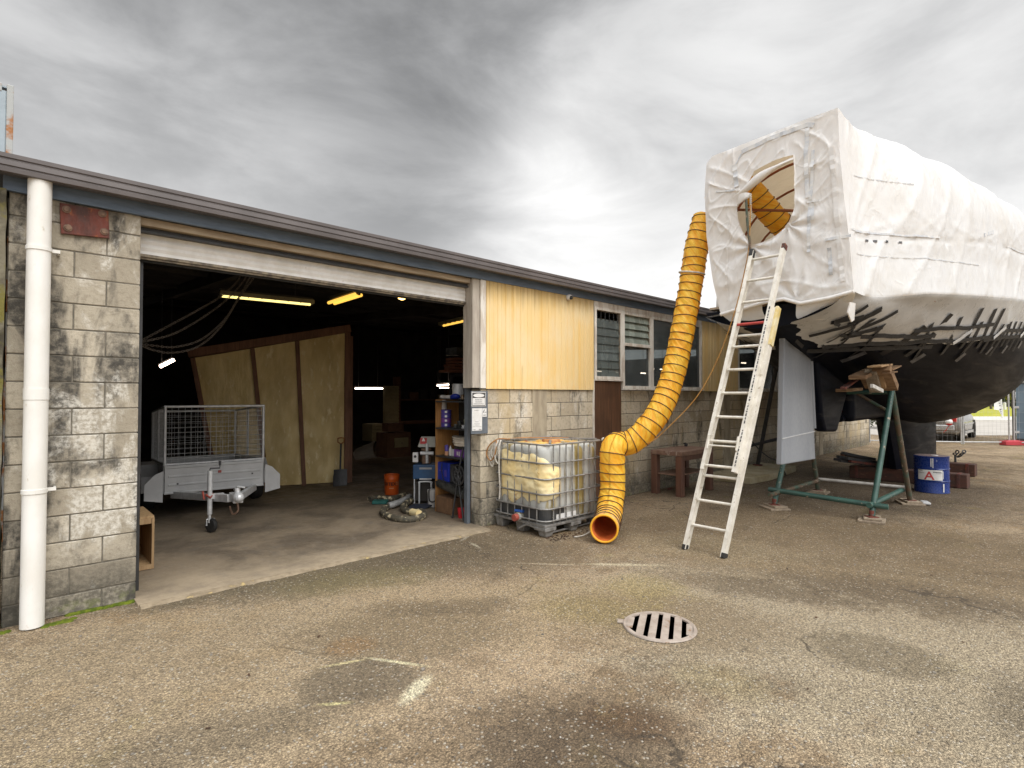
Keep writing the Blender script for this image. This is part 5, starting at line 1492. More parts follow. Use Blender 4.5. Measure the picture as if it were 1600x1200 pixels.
# white tie and the orange line running from the tank corner up to the tent doorway
cn = onX(943, 687, 5.62)
M = MB(); M.tube(smooth_path([cn + V(-.02, 0, .02), cn + V(.05, -.06, -.02), onX(944, 730, 5.58), onX(943, 770, 5.56), onX(938, 800, 5.5)], 8), .008, 6)
M.tube(smooth_path([onZ(897, 839, .01), onZ(910, 837, .012), onZ(921, 831, .04), onZ(930, 820, .1)], 8), .007, 6)
M.ball(cn, .03, 8, 6)
tag(build('tie_rope', M, mt['whiterope'], smooth=60), 'white tie rope knotted at the right corner of the caged tank beside the orange duct', 'rope')
M = MB(); M.tube(smooth_path([cn, onX(958, 696, 5.52), onX(985, 700, 5.80), onX(1018, 690, 5.95), onX(1048, 664, 6.0), onX(1085, 625, 6.1), onX(1110, 585, 6.2), onX(1132, 535, 6.28), onX(1150, 480, 6.36), onX(1162, 430, 6.42), onX(1170, 385, 6.47), onX(1173, 320, 6.5)], 10), .0065, 6)
tag(build('orange_line', M, mt['rope'], smooth=60), 'slack orange line running from the caged tank up to the tent doorway', 'rope')

# ---------------------------------------------------------------- wooden table by the wall
mt['tablewood'] = M_wood('red_brown_stained_wood', (.165, .078, .05), (.10, .048, .032), rough=.5, axis='Z', grain=(2, 25, 25))
mt['tabletop'] = M_plain('worn_brown_tabletop', (.27, .17, .12), (.17, .09, .06), .6, nscale=5, bump=.2, stretch=(.6, 2, 1), c3=(.45, .36, .30), c3s=5, c3lo=.56, c3hi=.7)
tx0, tx1, ty0, ty1 = 8.0, 9.08, 4.62, 5.20
tb = thing('wooden_table', 'red-brown wooden table with chunky square legs standing against the block wall', 'table', ((tx0 + tx1) / 2, (ty0 + ty1) / 2, 0))
M = MB(); M.bx(tx0, tx1, ty0, ty1, .66, .735); build('tabletop', M, mt['tabletop'], tb, bevel=.01)
for xx in (tx0 + .06, tx1 - .06):
    for yy in (ty0 + .06, ty1 - .06):
        M = MB(); M.bx(xx - .055, xx + .055, yy - .055, yy + .055, 0, .658); build('leg', M, mt['tablewood'], tb, bevel=.008)
M = MB(); M.bx(tx0 + .05, tx1 - .05, ty0 + .08, ty1 - .05, .33, .35); build('shelf', M, mt['tabletop'], tb, bevel=.004)
M = MB(); M.bx(tx0 + .118, tx1 - .118, ty0 + .02, ty0 + .05, .58, .657); build('apron', M, mt['tablewood'], tb)
q = V(tx1 - .12, ty1 - .12, .737); M = MB(); M.box(q + V(0, 0, .022), (.12, .05, .04), Euler((0, 0, .4))); M.cyl(q + V(.03, .02, .05), q + V(-.07, .0, .055), .014)
tag(build('hand_tool', M, mt['black'], bevel=.006), 'small black tool lying at the back of the wooden table', 'tool')
# concrete slab, leaning prop and cable
mt['slabpad'] = M_plain('algae_stained_slab', (.38, .33, .22), (.27, .22, .12), .9, nscale=3, bump=.4, c3=(.16, .15, .06), c3s=5, c3lo=.6, c3hi=.7)
M = MB(); rows = []
a0, a1 = V(10.05, 5.285, 0), V(12.5, 5.285, 0)
M.prism([V(10.0, 5.285, .0), V(10.1, 4.42, 0), V(10.9, 4.36, 0), V(12.55, 4.5, 0), V(12.6, 5.285, 0)], (0, 0, .13)); build_o = build('concrete_slab', M, mt['slabpad'], bevel=.02)
tag(build_o, 'low algae stained concrete slab at the foot of the block wall behind the ladder', 'slab')
pr0, pr1 = V(12.0, 5.1, .14), onX(1213, 574, 11.2)
prop = thing('boat_prop', 'long dark steel prop leaning from the slab up to the far side of the hull', 'prop', (12.0, 5.1, .13))
M = MB(); M.tube([pr0, pr1], .04, 12); build('pole', M, mt['darkmetal'], prop, smooth=40)
M = MB(); a = onX(1174, 696, 11.85); b = onX(1222, 684, 12.6); M.tube([a, b], .035, 10); build('brace', M, mt['darkmetal'], prop, smooth=40)
M = MB(); M.tube([V(12.0, 5.1, .131), V(12.0, 5.1, .15)], .1, 12); build('foot_plate', M, mt['rust'], prop)
M = MB(); M.tube(smooth_path([onX(1172, 686, 11.6), onX(1186, 702, 11.3), onX(1202, 715, 10.9), onX(1217, 722, 10.6), onZ(1228, 742, .02)], 8), .012, 6)
tag(build('cable', M, mt['black'], smooth=60), 'black cable drooping from the dark prop behind the grey rudder', 'cable')

# ---------------------------------------------------------------- drain grate
g0, g1 = onZ(974, 975), onZ(1087, 988)
gc = (onZ(1031, 958.5) + onZ(1030, 1004.5)) / 2
gr = .255
mt['iron'] = M_plain('worn_cast_iron', (.44, .375, .32), (.34, .28, .235), .55, .2, nscale=12, bump=.2, c3=(.26, .16, .09), c3s=14, c3lo=.6, c3hi=.7)
mt['pit'] = M_plain('dark_pit', (.012, .011, .01), (.006, .006, .006), .95, bump=0, spec=.05)
grate = thing('drain_grate', 'round worn iron drain grate with parallel slots set in the yard', 'drain', (gc.x, gc.y, 0))
M = MB(); M.lathe([(.0, .0035), (gr - .02, .0035)], gc, 40); M.v = [V(p.x, p.y, .0035) for p in M.v]; build('pit', M, mt['pit'], grate)
rows = [[gc + V(math.cos(a) * r, math.sin(a) * r, z) for a in [2 * PI * k / 56 for k in range(56)]] for r, z in ((gr - .032, .004), (gr - .03, .014), (gr - .003, .014), (gr + .002, .0045))]
M = MB(); M.grid(rows, True); build('rim', M, mt['iron'], grate, smooth=40)
ba = onZ(1033, 960) - onZ(1027, 1003); ba.z = 0; ba.normalize(); bn = V(ba.y, -ba.x, 0)
M = MB()
for k in range(-3, 3):
    off = (k + .5) * .083; hl = math.sqrt(max(.0001, (gr - .028) ** 2 - off ** 2))
    c = gc + bn * off; M.beam(c - ba * hl + V(0, 0, .0095), c + ba * hl + V(0, 0, .0095), .052, .009)
build('bar', M, mt['iron'], grate, bevel=.003)
M = MB(); e = gc - bn * (gr + .02); M.beam(e - bn * .02 + V(0, 0, .008), e + bn * .02 + V(0, 0, .008), .06, .008); build('lug', M, mt['iron'], grate)
# twigs and leaf litter
mt['litter'] = M_plain('dead_leaf', (.10, .05, .025), (.05, .03, .02), .9, bump=0)
rs = random.Random(14)
M = MB()
for px, py in ((498, 996), (389, 1056), (325, 1140), (1140, 743), (1262, 1078), (1505, 1005), (1275, 966), (1230, 890), (1455, 900), (700, 900)):
    p = onZ(px, py); a = rs.random() * 6
    M.box(p + V(0, 0, .008), (rs.uniform(.012, .028), rs.uniform(.006, .012), .005), Euler((rs.uniform(-.2, .2), rs.uniform(-.2, .2), a)))
for i in range(60):
    p = V(rs.uniform(4.5, 5.2), 4.3 + rs.uniform(-.12, .08), 0); M.box(p + V(0, 0, .006), (rs.uniform(.01, .03), rs.uniform(.006, .015), .006), Euler((0, 0, rs.random() * 6)))
tag(build('leaf_litter', M, mt['litter']), 'dead leaves, twigs and crumbs strewn over the yard', kind='stuff')
p = onZ(1047, 765); M = MB()
for k in range(4): M.box(p + V(k * .03 - .04, rs.uniform(-.03, .03), .012), (.05, .03, .008), Euler((.3, .2, k)))
mt['redleaf'] = M_plain('red_brown_leaf', (.22, .05, .03), (.15, .04, .03), .7); tag(build('fallen_leaf', M, mt['redleaf']), 'small red brown dead leaf lying in front of the wooden table', 'leaf')
p = onZ(661, 1047); M = MB(); M.ball(p + V(0, 0, .008), (.016, .011, .010), 8, 6, lambda q: q + V(1, 1, 1) * noise.noise(q * 30) * .005); tag(build('pale_stone', M, mt['stone']), 'single pale stone lying on the dark round patch of the yard', 'stone')
# ---------------------------------------------------------------- things inside the workshop
# trailer (local: x across, y to the rear, z up)
tr = thing('box_trailer', 'galvanised cage trailer parked in the doorway with its jockey wheel down', 'trailer', (2.085, 8.2, .014), rad(-5.5))
mt['tray'] = M_plain('dull_galvanised_tray', (.52, .525, .53), (.45, .455, .46), .45, .2, nscale=5, bump=.06)
def tz(p): return V(p.x, p.y, p.z - .055 * max(0, p.y) if p.z > .25 else p.z)
w2, LT, zb0, zb1, zc = .595, 2.0, .36, .715, 1.49
M = MB(); 
for y in (0, LT): M.bx(-w2, w2, y - .015, y + .015, zb0, zb1)
for x in (-w2, w2): M.bx(x - .015, x + .015, .016, LT - .016, zb0, zb1)
M.bx(-w2 + .016, w2 - .016, .016, LT - .016, zb0 + .02, zb0 + .05); M.xf(tz)
tray = build('tray', M, mt['tray'], tr, True, bevel=.005)
M = MB()
for z in (.47, .58): M.bx(-w2 + .04, w2 - .04, -.026, -.0155, z - .014, z + .014)
M.bx(-w2 - .005, w2 + .005, -.03, -.0155, zb1 - .03, zb1 + .006); M.bx(-w2 - .005, w2 + .005, -.03, -.0155, zb0 - .006, zb0 + .02); build('rib', M, mt['tray'], tray, True, bevel=.004)
M = MB(); M.bx(-.46, -.44, -.032, -.026, .47, .49); M.bx(.44, .46, -.032, -.026, .53, .55); build('bolt', M, mt['darkmetal'], tray, True)
M = MB(); M.bx(.02, .06, -.034, -.0265, .585, .62); build('reflector', M, mt['redcap'], tray, True)
M = MB()
def ct(a, b, r): M.tube([tz(V(*a)), tz(V(*b))], r, 8)
zz0 = zb1 + .02
for x in (-w2, w2):
    for y in (0, LT): ct((x, y, zz0), (x, y, zc), .019)
    for z in (zz0, zc): ct((x, 0, z), (x, LT, z), .017)
    ct((x, LT * .5, zz0), (x, LT * .5, zc), .014)
for y in (0, LT):
    for z in (zz0, zc): ct((-w2, y, z), (w2, y, z), .017)
cage = build('cage_frame', M, mt['galv'], tr, True, smooth=50)
M = MB(); 
for i in range(1, 16):
    x = -w2 + 2 * w2 * i / 16
    for y in (0, LT): ct((x, y, zz0), (x, y, zc), .0019)
for j in range(1, 11):
    z = zz0 + (zc - zz0) * j / 11
    for y in (0, LT): ct((-w2, y, z), (w2, y, z), .0019)
    for x in (-w2, w2): ct((x, 0, z), (x, LT, z), .0019)
for i in range(1, 28):
    y = LT * i / 28
    for x in (-w2, w2): ct((x, y, zz0), (x, y, zc), .0019)
build('wire_mesh', M, mt['galv'], cage, True)
for s in (-1, 1):
    xm0, xm1 = s * (w2 + .02), s * (w2 + .22); yc_ = 1.05
    M = MB(); P = [(.62, .30), (.62, .52), (.80, .66), (1.30, .66), (1.48, .52), (1.48, .30)]
    M.grid([[V(xm0, y, z) for y, z in P], [V(xm1, y, z) for y, z in P]]); build('mudguard', M, mt['tray'], tr, True, solid=.006)
    M = MB(); M.prism([V(xm0 + (xm1 - xm0) * q, -.05, z) for q, z in ((0, .66), (.45, .62), (1, .50), (1, .30), (0, .26))], (0, .012, 0)); build('splash_plate', M, mt['tray'], tr, True)
    cx = s * (w2 + .12); rw_ = .275
    whl = thing('wheel', None, None); whl.parent = tr; whl.location = (cx, yc_, rw_)
    Ry = Euler((0, PI / 2, 0)).to_matrix()
    M = MB(); M.lathe([(.16, -.075), (.25, -.08), (rw_ - .006, -.06), (rw_, -.03), (rw_, .03), (rw_ - .006, .06), (.25, .08), (.16, .075)], (0, 0, 0), 32, Ry); build('tyre', M, mt['black'], whl, True, smooth=40)
    M = MB(); M.lathe([(0, -.03), (.1, -.04), (.15, -.06), (.165, -.07), (.165, .07), (.15, .06), (.1, .04), (0, .03)], (0, 0, 0), 24, Ry); build('rim', M, mt['galv'], whl, True, smooth=40)
M = MB(); M.tube([V(-w2 - .1, 1.05, .275), V(w2 + .1, 1.05, .275)], .025, 10); build('axle', M, mt['darkmetal'], tr, True)
cpl = V(.0, -1.42, .45)
for s in (-1, 1):
    M = MB(); M.beam(V(s * .5, .05, .335), V(s * .05, -1.25, .43), .05, .09); build('drawbar', M, mt['galv'], tr, True, bevel=.006)
M = MB(); M.box(cpl + V(0, .06, .0), (.10, .26, .09)); M.ball(cpl + V(0, -.07, .02), (.06, .075, .06), 14, 10); M.cyl(cpl + V(0, -.02, .05), cpl + V(0, -.02, .12), .03); M.tube([cpl + V(-.02, .06, .09), cpl + V(.0, -.04, .14), cpl + V(.06, -.1, .13)], .012, 8); build('coupling', M, mt['galv'], tr, True, bevel=.006)
M = MB(); M.tube(smooth_path([cpl + V(.02, .12, -.05), cpl + V(.03, .1, -.16), cpl + V(-.02, .13, -.2), cpl + V(-.04, .2, -.12)], 6), .012, 6); build('safety_chain', M, mt['bolt'], tr, True)
jx, jy = -.215, -.98
jk = thing('jockey_wheel', None, None); jk.parent = tr; jk.location = (jx, jy, 0)
M = MB(); M.tube([V(0, 0, .22), V(0, 0, .74)], .028, 12); M.tube([V(0, 0, .12), V(0, 0, .23)], .018, 10); build('post', M, mt['galv'], jk, True, smooth=40)
M = MB(); M.tube([V(0, 0, .74), V(.0, 0, .765), V(.10, -.03, .765), V(.10, -.03, .80)], .008, 8); M.cyl(V(.10, -.03, .80), V(.1, -.03, .85), .014); build('handle', M, mt['darkmetal'], jk, True)
Ry = Euler((0, PI / 2, .5)).to_matrix()
M = MB(); M.lathe([(0, -.022), (.055, -.028), (.08, -.022), (.085, 0), (.08, .022), (.055, .028), (0, .022)], (.02, .0, .086), 20, Ry); build('tyre', M, mt['black'], jk, True, smooth=40)
M = MB(); M.tube([V(-.03, 0, .086), V(-.03, 0, .16), V(.05, 0, .16), V(.05, 0, .086)], .009, 8); build('fork', M, mt['galv'], jk, True)
M = MB(); M.tube([V(0, -.035, .42), V(-.035, 0, .45), V(0, .035, .47), V(.035, 0, .45)], .014, 8, closed=True); M.tube([V(-.06, 0, .40), V(-.075, 0, .50)], .011, 8); build('clamp', M, mt['redcap'], jk, True)
M = MB(); M.beam(V(0, 0, .43), V(.15, .03, .425), .05, .06); build('bracket', M, mt['galv'], jk, True)

# insulated panel wall behind the trailer
mt['sprayfoam'] = M_plain('yellow_spray_foam_panel', (.80, .62, .28), (.62, .46, .19), .5, nscale=2.2, bump=1.0, bscale=9, stretch=(1.6, 1.6, .6), c3=(.88, .74, .42), c3s=6, c3lo=.56, c3hi=.7)
mt['frame'] = M_wood('dark_red_brown_framing', (.24, .115, .065), (.15, .07, .04), axis='Z')
pb, pa = V(4.70, 9.70, 0), V(2.28, 10.52, 0)
dp_ = (pb - pa).normalized(); nf = V(dp_.y, -dp_.x, 0)   # towards the door
pw = thing('insulated_panel', 'tall brown framed panel sprayed with yellow foam, standing behind the trailer', 'panel', (3.4, 10.1, 0))
def Pw(u, z, o=0): return pa + dp_ * u + nf * o + V(0, 0, z)
LW = (pb - pa).length
def topz_(u): return 2.30 + (2.86 - 2.30) * u / LW
u0b, u0t = .42, .02
divs = [0, .36, .65, 1.0]
def ub(f): return u0b + (LW - u0b) * f
def ut(f): return u0t + (LW - u0t) * f
for i in range(3):
    rows = []
    for j in range(31):
        q = j / 30; row = []
        for k in range(17):
            f = divs[i] + (divs[i + 1] - divs[i]) * k / 16
            u = ub(f) + (ut(f) - ub(f)) * q; z = .03 + (topz_(u) - .05) * q
            row.append(Pw(u, z, .02 + .035 * noise.fractal(V(u * 2.5, z * 2.5, i), 1, 2, 4)))
        rows.append(row)
    M = MB(); M.grid(rows); build('foam_infill', M, mt['sprayfoam'], pw, smooth=70)
M = MB(); M.prism([Pw(ub(0), .0, -.02), Pw(ub(1), 0, -.02), Pw(ut(1), topz_(LW), -.02), Pw(ut(0), topz_(0), -.02)], nf * -.04); build('backing', M, mt['frame'], pw)
for f in divs[:3]:
    M = MB(); M.beam(Pw(ub(f), 0, .045), Pw(ut(f), topz_(ut(f)) - .02, .045), .07, .09, nf); build('stud', M, mt['frame'], pw, bevel=.004)
M = MB(); M.beam(Pw(LW, 0, .02), Pw(LW, 2.84, .02), .10, .16, nf); M.beam(Pw(LW + .08, 0, -.08), Pw(LW + .08, 2.78, -.08), .05, .22, nf); build('stud', M, mt['frame'], pw, bevel=.004)
M = MB(); M.beam(Pw(-.05, topz_(0) + .06, .05), Pw(LW + .05, topz_(LW) + .06, .05), .14, .13, nf); build('top_rail', M, mt['frame'], pw, bevel=.004)
# shovel
mt['orangegrip'] = M_plain('orange_wood_grip', (.42, .15, .03), (.3, .1, .02), .5)
sh0 = onZ(531, 759, .012); sh = thing('shovel', 'black square mouth shovel with an orange grip leaning on the foam panel', 'shovel', sh0)
top = onY(533, 683, sh0.y + .18)
ax = (top - sh0); L_ = ax.length; ax.normalize(); sx_ = V(1, -.25, 0).normalized()
bl = .30
M = MB(); rows = []
for j in range(6):
    q = j / 5; c = sh0 + ax * (bl * q)
    rows.append([c + sx_ * (-.125 + .25 * k / 6) * (1 if q < .8 else .95) + nf * (-.02 * (1 - ((k - 3) / 3) ** 2) + .03) for k in range(7)])
M.grid(rows); build('blade', M, mt['darkmetal'], sh, solid=.005)
M = MB(); M.tube([sh0 + ax * bl * .8, sh0 + ax * (L_ - .12)], .017, 10); build('shaft', M, mt['darkmetal'], sh, smooth=50)
M = MB(); h = sh0 + ax * (L_ - .13); M.tube([h, h + ax * .04 + sx_ * .055, h + ax * .11 + sx_ * .055, h + ax * .12, h + ax * .11 - sx_ * .055, h + ax * .04 - sx_ * .055], .013, 8, closed=True); build('grip', M, mt['orangegrip'], sh, smooth=50)
# crate by the left pillar
mt['crate'] = M_wood('pale_plywood_crate', (.40, .27, .14), (.28, .17, .08), axis='Z')
mt['cratein'] = M_wood('orange_brown_plywood', (.34, .17, .05), (.24, .11, .03), axis='Z')
ca, cb = onZ(219, 893, .02), onZ(241, 870, .02)
kx1, ky0 = cb.x + .02, onZ(240, 888, .02).y; kx0 = .83
cr = thing('plywood_cabinet', 'open plywood cabinet standing just inside the doorway behind the block pillar', 'cabinet', (kx0 + .2, ky0 + .4, .018))
kz1 = onY(241, 806, ky0).z
kx1 = onY(241, 850, ky0).x
kx0 = kx1 - .36; ky1 = ky0 + .6
M = MB(); M.bx(kx0, kx1, ky0 + .02, ky1, kz1 - .02, kz1); build('top', M, mt['crate'], cr)
M = MB(); M.bx(kx0, kx0 + .02, ky0, ky1, .02, kz1 - .021); build('side', M, mt['cratein'], cr)
M = MB(); M.bx(kx1 - .02, kx1, ky0, ky1, .02, kz1 - .021); build('side', M, mt['crate'], cr)
M = MB(); M.bx(kx0 + .021, kx1 - .021, ky1 - .02, ky1, .06, kz1 - .021); build('back', M, mt['cratein'], cr)
M = MB(); M.bx(kx0 + .021, kx1 - .021, ky0, ky1 - .021, .02, .06); build('base', M, mt['crate'], cr)
M = MB(); M.bx(kx0 + .021, kx1 - .021, ky0 + .01, ky0 + .03, kz1 - .07, kz1 - .021); build('rail', M, mt['crate'], cr)

# lamps
mt['tubeY'] = M_emit('lit_yellow_tube', (1.0, .78, .26), 1.35)
mt['tubeO'] = M_emit('lit_amber_tube', (1.0, .56, .09), .95)
mt['tubeW'] = M_emit('lit_warm_white_tube', (1.0, .76, .58), 13.0)
mt['bulb'] = M_emit('lit_bulb', (1.0, .62, .16), 6.0)
mt['lampbody'] = M_plain('dusty_lamp_housing', (.30, .26, .14), (.2, .17, .1), .5)
def lamp(a, b, label, tube, fins=True, w=.11, rtube=.022, n=1, grp='fluorescent lamps hung in the workshop'):
    c = (a + b) / 2; d = (b - a).normalized(); s = d.cross(V(0, 0, 1)).normalized()
    o = thing('fluorescent_lamp', label, 'lamp', c, 0, grp)
    M = MB(); M.beam(a + V(0, 0, .075), b + V(0, 0, .075), .06, .05); 
    for e in (a, b): M.box(e + V(0, 0, .035), (.03, .03, .09))
    build('housing', M, mt['darkmetal'], o)
    if fins:
        M = MB(); M.beam(a + s * w * .9 + V(0, 0, .03), b + s * w * .9 + V(0, 0, .03), .012, .06); M.beam(a - s * w * .9 + V(0, 0, .03), b - s * w * .9 + V(0, 0, .03), .012, .06)
        k = 0; m = int((b - a).length / .17)
        for k in range(m + 1):
            p = a + (b - a) * k / m; M.beam(p - s * w * .9 + V(0, 0, .03), p + s * w * .9 + V(0, 0, .03), .01, .05)
        build('louvre', M, mt['lampbody'], o)
    for k in range(n):
        off = s * (0 if n == 1 else (-.045 + .09 * k))
        M = MB(); M.tube([a + off + d * .03, b + off - d * .03], rtube, 10); build('tube', M, tube, o, smooth=50)
    M = MB(); 
    for f in (.2, .8):
        p = a + (b - a) * f; M.tube([p + V(0, 0, .09), V(p.x, p.y, roofz(p.y) - .04)], .004, 5)
    build('hanger', M, mt['darkmetal'], o)
    return o
zl = 3.03
lamp(onZ(343, 462, zl), onZ(488, 476, zl), 'long yellow lit fluorescent lamp above the trailer, behind the chains', mt['tubeY'], n=1, rtube=.02)
lamp(onZ(517, 474, zl), onZ(561, 460, zl), 'amber lit fluorescent lamp hanging right of the long yellow one', mt['tubeO'], n=2, rtube=.024, fins=False)
lamp(onZ(692, 509, zl), onZ(736, 499, zl), 'amber lit fluorescent lamp at the right edge of the doorway', mt['tubeO'], rtube=.022)
def wlamp(p0, p1, Y, label, mat, r=.03):
    a, b = onY(*p0, Y), onY(*p1, Y)
    o = thing('fluorescent_lamp', label, 'lamp', (a + b) / 2, 0, 'fluorescent lamps hung in the workshop')
    M = MB(); M.tube([a, b], r, 10); build('tube', M, mat, o, smooth=50)
    d = (b - a).normalized()
    M = MB(); M.beam(a + V(0, .06, .02), b + V(0, .06, .02), .05, .07); build('housing', M, mt['darkmetal'], o)
    M = MB(); 
    for f in (.15, .85): p = a + (b - a) * f + V(0, .06, .05); M.tube([p, V(p.x, p.y, roofz(p.y) - .04)], .006, 5)
    build('hanger', M, mt['darkmetal'], o)
wlamp((555, 607), (598, 607), 13.5, 'white lit fluorescent tube far back, right of the foam panel', mt['tubeW'], .016)
wlamp((683, 602.5), (706, 600.5), 11.0, 'upper of two white lit tubes above the shelf unit', mt['tubeW'], .014)
wlamp((687, 606), (706, 605.8), 11.4, 'lower of two white lit tubes above the shelf unit', mt['tubeW'], .012)
wlamp((250, 573), (272, 562), 11.5, 'short warm lit tube at the far left under the chains', mt['tubeW'], .028)
p = onZ(628, 464, 2.93); o = thing('light_bulb', 'single glowing amber bulb just under the roller door', 'lamp', p)
M = MB(); M.ball(p, (.055, .055, .04), 14, 9); build('globe', M, mt['bulb'], o, smooth=60)
M = MB(); M.cyl(p + V(0, 0, .03), p + V(0, 0, .12), .03, .02, 12); M.tube([p + V(0, 0, .1), V(p.x, p.y, roofz(p.y) - .04)], .006, 6); build('holder', M, mt['darkmetal'], o)
# lit fittings seen through the windows
for i, (px, py, Y) in enumerate(((936, 580, 7.6), (967, 582, 7.6), (1005, 583, 8.2), (1018, 576, 8.2), (1035, 577, 9.0), (1162, 567, 8.0))):
    a, b = onY(px - 3.5, py, Y), onY(px + 3.5, py + .3, Y)
    o = thing('fluorescent_lamp', ['small lit tube seen low behind the louvre window', 'second small lit tube low behind the louvre window', 'lit tube seen behind the second window from the yellow panel', 'lit tube at the frame between the second and third windows', 'lit tube seen behind the third window, beside the duct', 'lit tube seen behind the window beyond the ladder'][i], 'lamp', (a + b) / 2, 0, 'fluorescent lamps hung in the workshop')
    M = MB(); M.tube([a, b], .016, 8); build('tube', M, mt['tubeW'], o, smooth=50)
    M = MB(); M.beam(a + V(0, 0, .04), b + V(0, 0, .04), .05, .04); M.tube([(a + b) / 2 + V(0, 0, .04), V((a.x + b.x) / 2, (a.y + b.y) / 2, roofz(Y) - .04)], .006, 5); build('housing', M, mt['darkmetal'], o)
# chains swung from a hoist to the pillar
mt['chain'] = M_plain('grimy_chain_steel', (.20, .17, .15), (.12, .105, .09), .5, .3, nscale=20)
hp = onY(390, 424, 7.4)
ho = thing('chain_hoist', 'red chain hoist under the roof with chains swung across to the left pillar', 'chain hoist', hp)
M = MB(); M.box(hp + V(0, 0, .05), (.2, .16, .16)); M.cyl(hp + V(-.12, 0, .05), hp + V(.12, 0, .05), .1, n=18); M.tube([hp + V(0, 0, .12), V(hp.x, hp.y, roofz(hp.y) - .04)], .02, 8); build('body', M, mt['redcap'], ho, smooth=40)
def chain(pts):
    P = resample(smooth_path(pts, 20), .031); M = MB()
    for i in range(len(P) - 1):
        t = (P[i + 1] - P[i]).normalized(); a = V(0, 0, 1) if i % 2 else V(.7, .7, 0); u = (a - t * a.dot(t)).normalized(); c = (P[i] + P[i + 1]) / 2
        M.tube([c + t * .022 * math.cos(k * PI / 4) + u * .010 * math.sin(k * PI / 4) for k in range(8)], .0036, 4, closed=True)
    build('chain', M, mt['chain'], ho)
anc = onY(214, 536, 6.6)
def cp(px, py, Y): return onY(px, py, Y)
chain([anc, cp(262, 510, 6.75), cp(310, 484, 6.95), cp(345, 463, 7.1), cp(372, 438, 7.35), hp + V(-.1, 0, 0)])
chain([anc, cp(270, 522, 6.8), cp(315, 497, 7.0), cp(352, 470, 7.15), cp(380, 440, 7.35), hp + V(-.02, 0, 0)])
chain([anc, cp(240, 540, 6.7), cp(275, 542, 6.85), cp(315, 530, 7.0), cp(350, 500, 7.2), cp(372, 466, 7.3), hp + V(.04, 0, 0)])
chain([anc, cp(240, 547, 6.75), cp(272, 551, 6.9), cp(312, 540, 7.05), cp(347, 508, 7.2), cp(376, 462, 7.35), hp + V(.1, 0, 0)])

# shelf unit along the right wall, its contents
mt['shelfwood'] = M_wood('honey_brown_board', (.42, .22, .075), (.30, .14, .045), axis='Z', rough=.55)
sx0, sx1 = 4.45, 4.85; sy0, sy1 = 5.63, 6.42; sz1 = onY(690, 624, sy1).z
su = thing('shelf_unit', 'tall honey-brown shelf unit crammed with tins and tools inside the right jamb', 'shelf unit', ((sx0 + sx1) / 2, (sy0 + sy1) / 2, .014))
M = MB(); M.bx(sx0, sx1, sy1 - .02, sy1, .015, sz1); build('side_panel', M, mt['shelfwood'], su)
M = MB(); M.bx(sx0, sx1, sy0, sy0 + .02, .015, sz1); build('side_panel', M, mt['shelfwood'], su)
M = MB(); M.bx(sx1, sx1 + .012, sy0, sy1, .015, sz1); build('back_panel', M, mt['interior'], su)
lev = [onX(700, 669, sx0).z, onX(700, 713.5, sx0).z, onX(700, 755, sx0).z]
for z in lev + [sz1 - .02]:
    M = MB(); M.bx(sx0 - .012, sx1 - .005, sy0 + .021, sy1 - .021, z - .02, z); build('shelf', M, mt['darkmetal'], su)
zA, zB, zC = lev; zT = sz1
mt['purple'] = M_plain('violet_tin_paint', (.10, .07, .34), (.07, .05, .26), .4)
mt['purple2'] = M_plain('plum_tin_paint', (.20, .07, .34), (.15, .05, .26), .4)
mt['blueitem'] = M_plain('bright_blue_plastic', (.015, .035, .36), (.01, .025, .25), .4)
mt['redglass'] = M_plain('dark_red_container', (.16, .015, .012), (.1, .01, .01), .35)
mt['cream'] = M_plain('cream_cloth', (.62, .55, .44), (.48, .42, .34), .85, nscale=9, bump=.4)
mt['redplastic'] = M_plain('bright_red_plastic', (.55, .02, .03), (.4, .015, .02), .4)
mt['brownbox'] = M_plain('brown_carton', (.20, .11, .055), (.14, .075, .04), .85, nscale=8, bump=.2)
mt['whitedim'] = M_plain('soft_white', (.60, .57, .54), (.5, .48, .46), .6)
def sp(px, py, z, f=.15):   # a point on a shelf, f metres behind its front
    d = onX(px, py, sx0 + f); return V(sx0 + f, d.y, z)
for i in range(4):
    c = sp(697, 660, zA, .14); z = zA + .004 + i * .062
    o = thing('paint_tin', ['lowest violet tin of the four stacked on the second shelf', 'second violet tin up in the stack on the second shelf', 'third violet tin up in the stack on the second shelf', 'topmost violet tin of the stack, under the white cup'][i], 'tin', (c.x, c.y, z), group='violet tins stacked on the shelf')
    M = MB(); M.lathe([(.0, 0), (.074, 0), (.076, .006), (.072, .01), (.072, .046), (.077, .05), (.077, .058), (0, .058)], (c.x, c.y, z), 24); build('can', M, mt['purple2' if i == 1 else 'purple'], o, smooth=40)
    M = MB(); a0 = math.atan2(-c.y, -c.x); M.grid([[V(c.x + .0735 * math.cos(a0 + u), c.y + .0735 * math.sin(a0 + u), z + zz) for u in (-.25, -.1, .05, .2)] for zz in (.014, .044)]); build('label', M, mt['white'], o)
M = MB(); c = sp(693, 640, zA, .14); M.lathe([(0, 0), (.046, 0), (.05, .005), (.042, .13), (0, .132)], (c.x, c.y, zA + 4 * .062 + .004), 22); tag(build('plastic_cup', M, mt['whitedim'], smooth=40), 'upturned white cup on top of the stack of violet tins', 'cup')
mt['darkgreen'] = M_plain('oily_metal', (.05, .055, .05), (.12, .12, .11), .4, .5, nscale=12)
rs = random.Random(31)
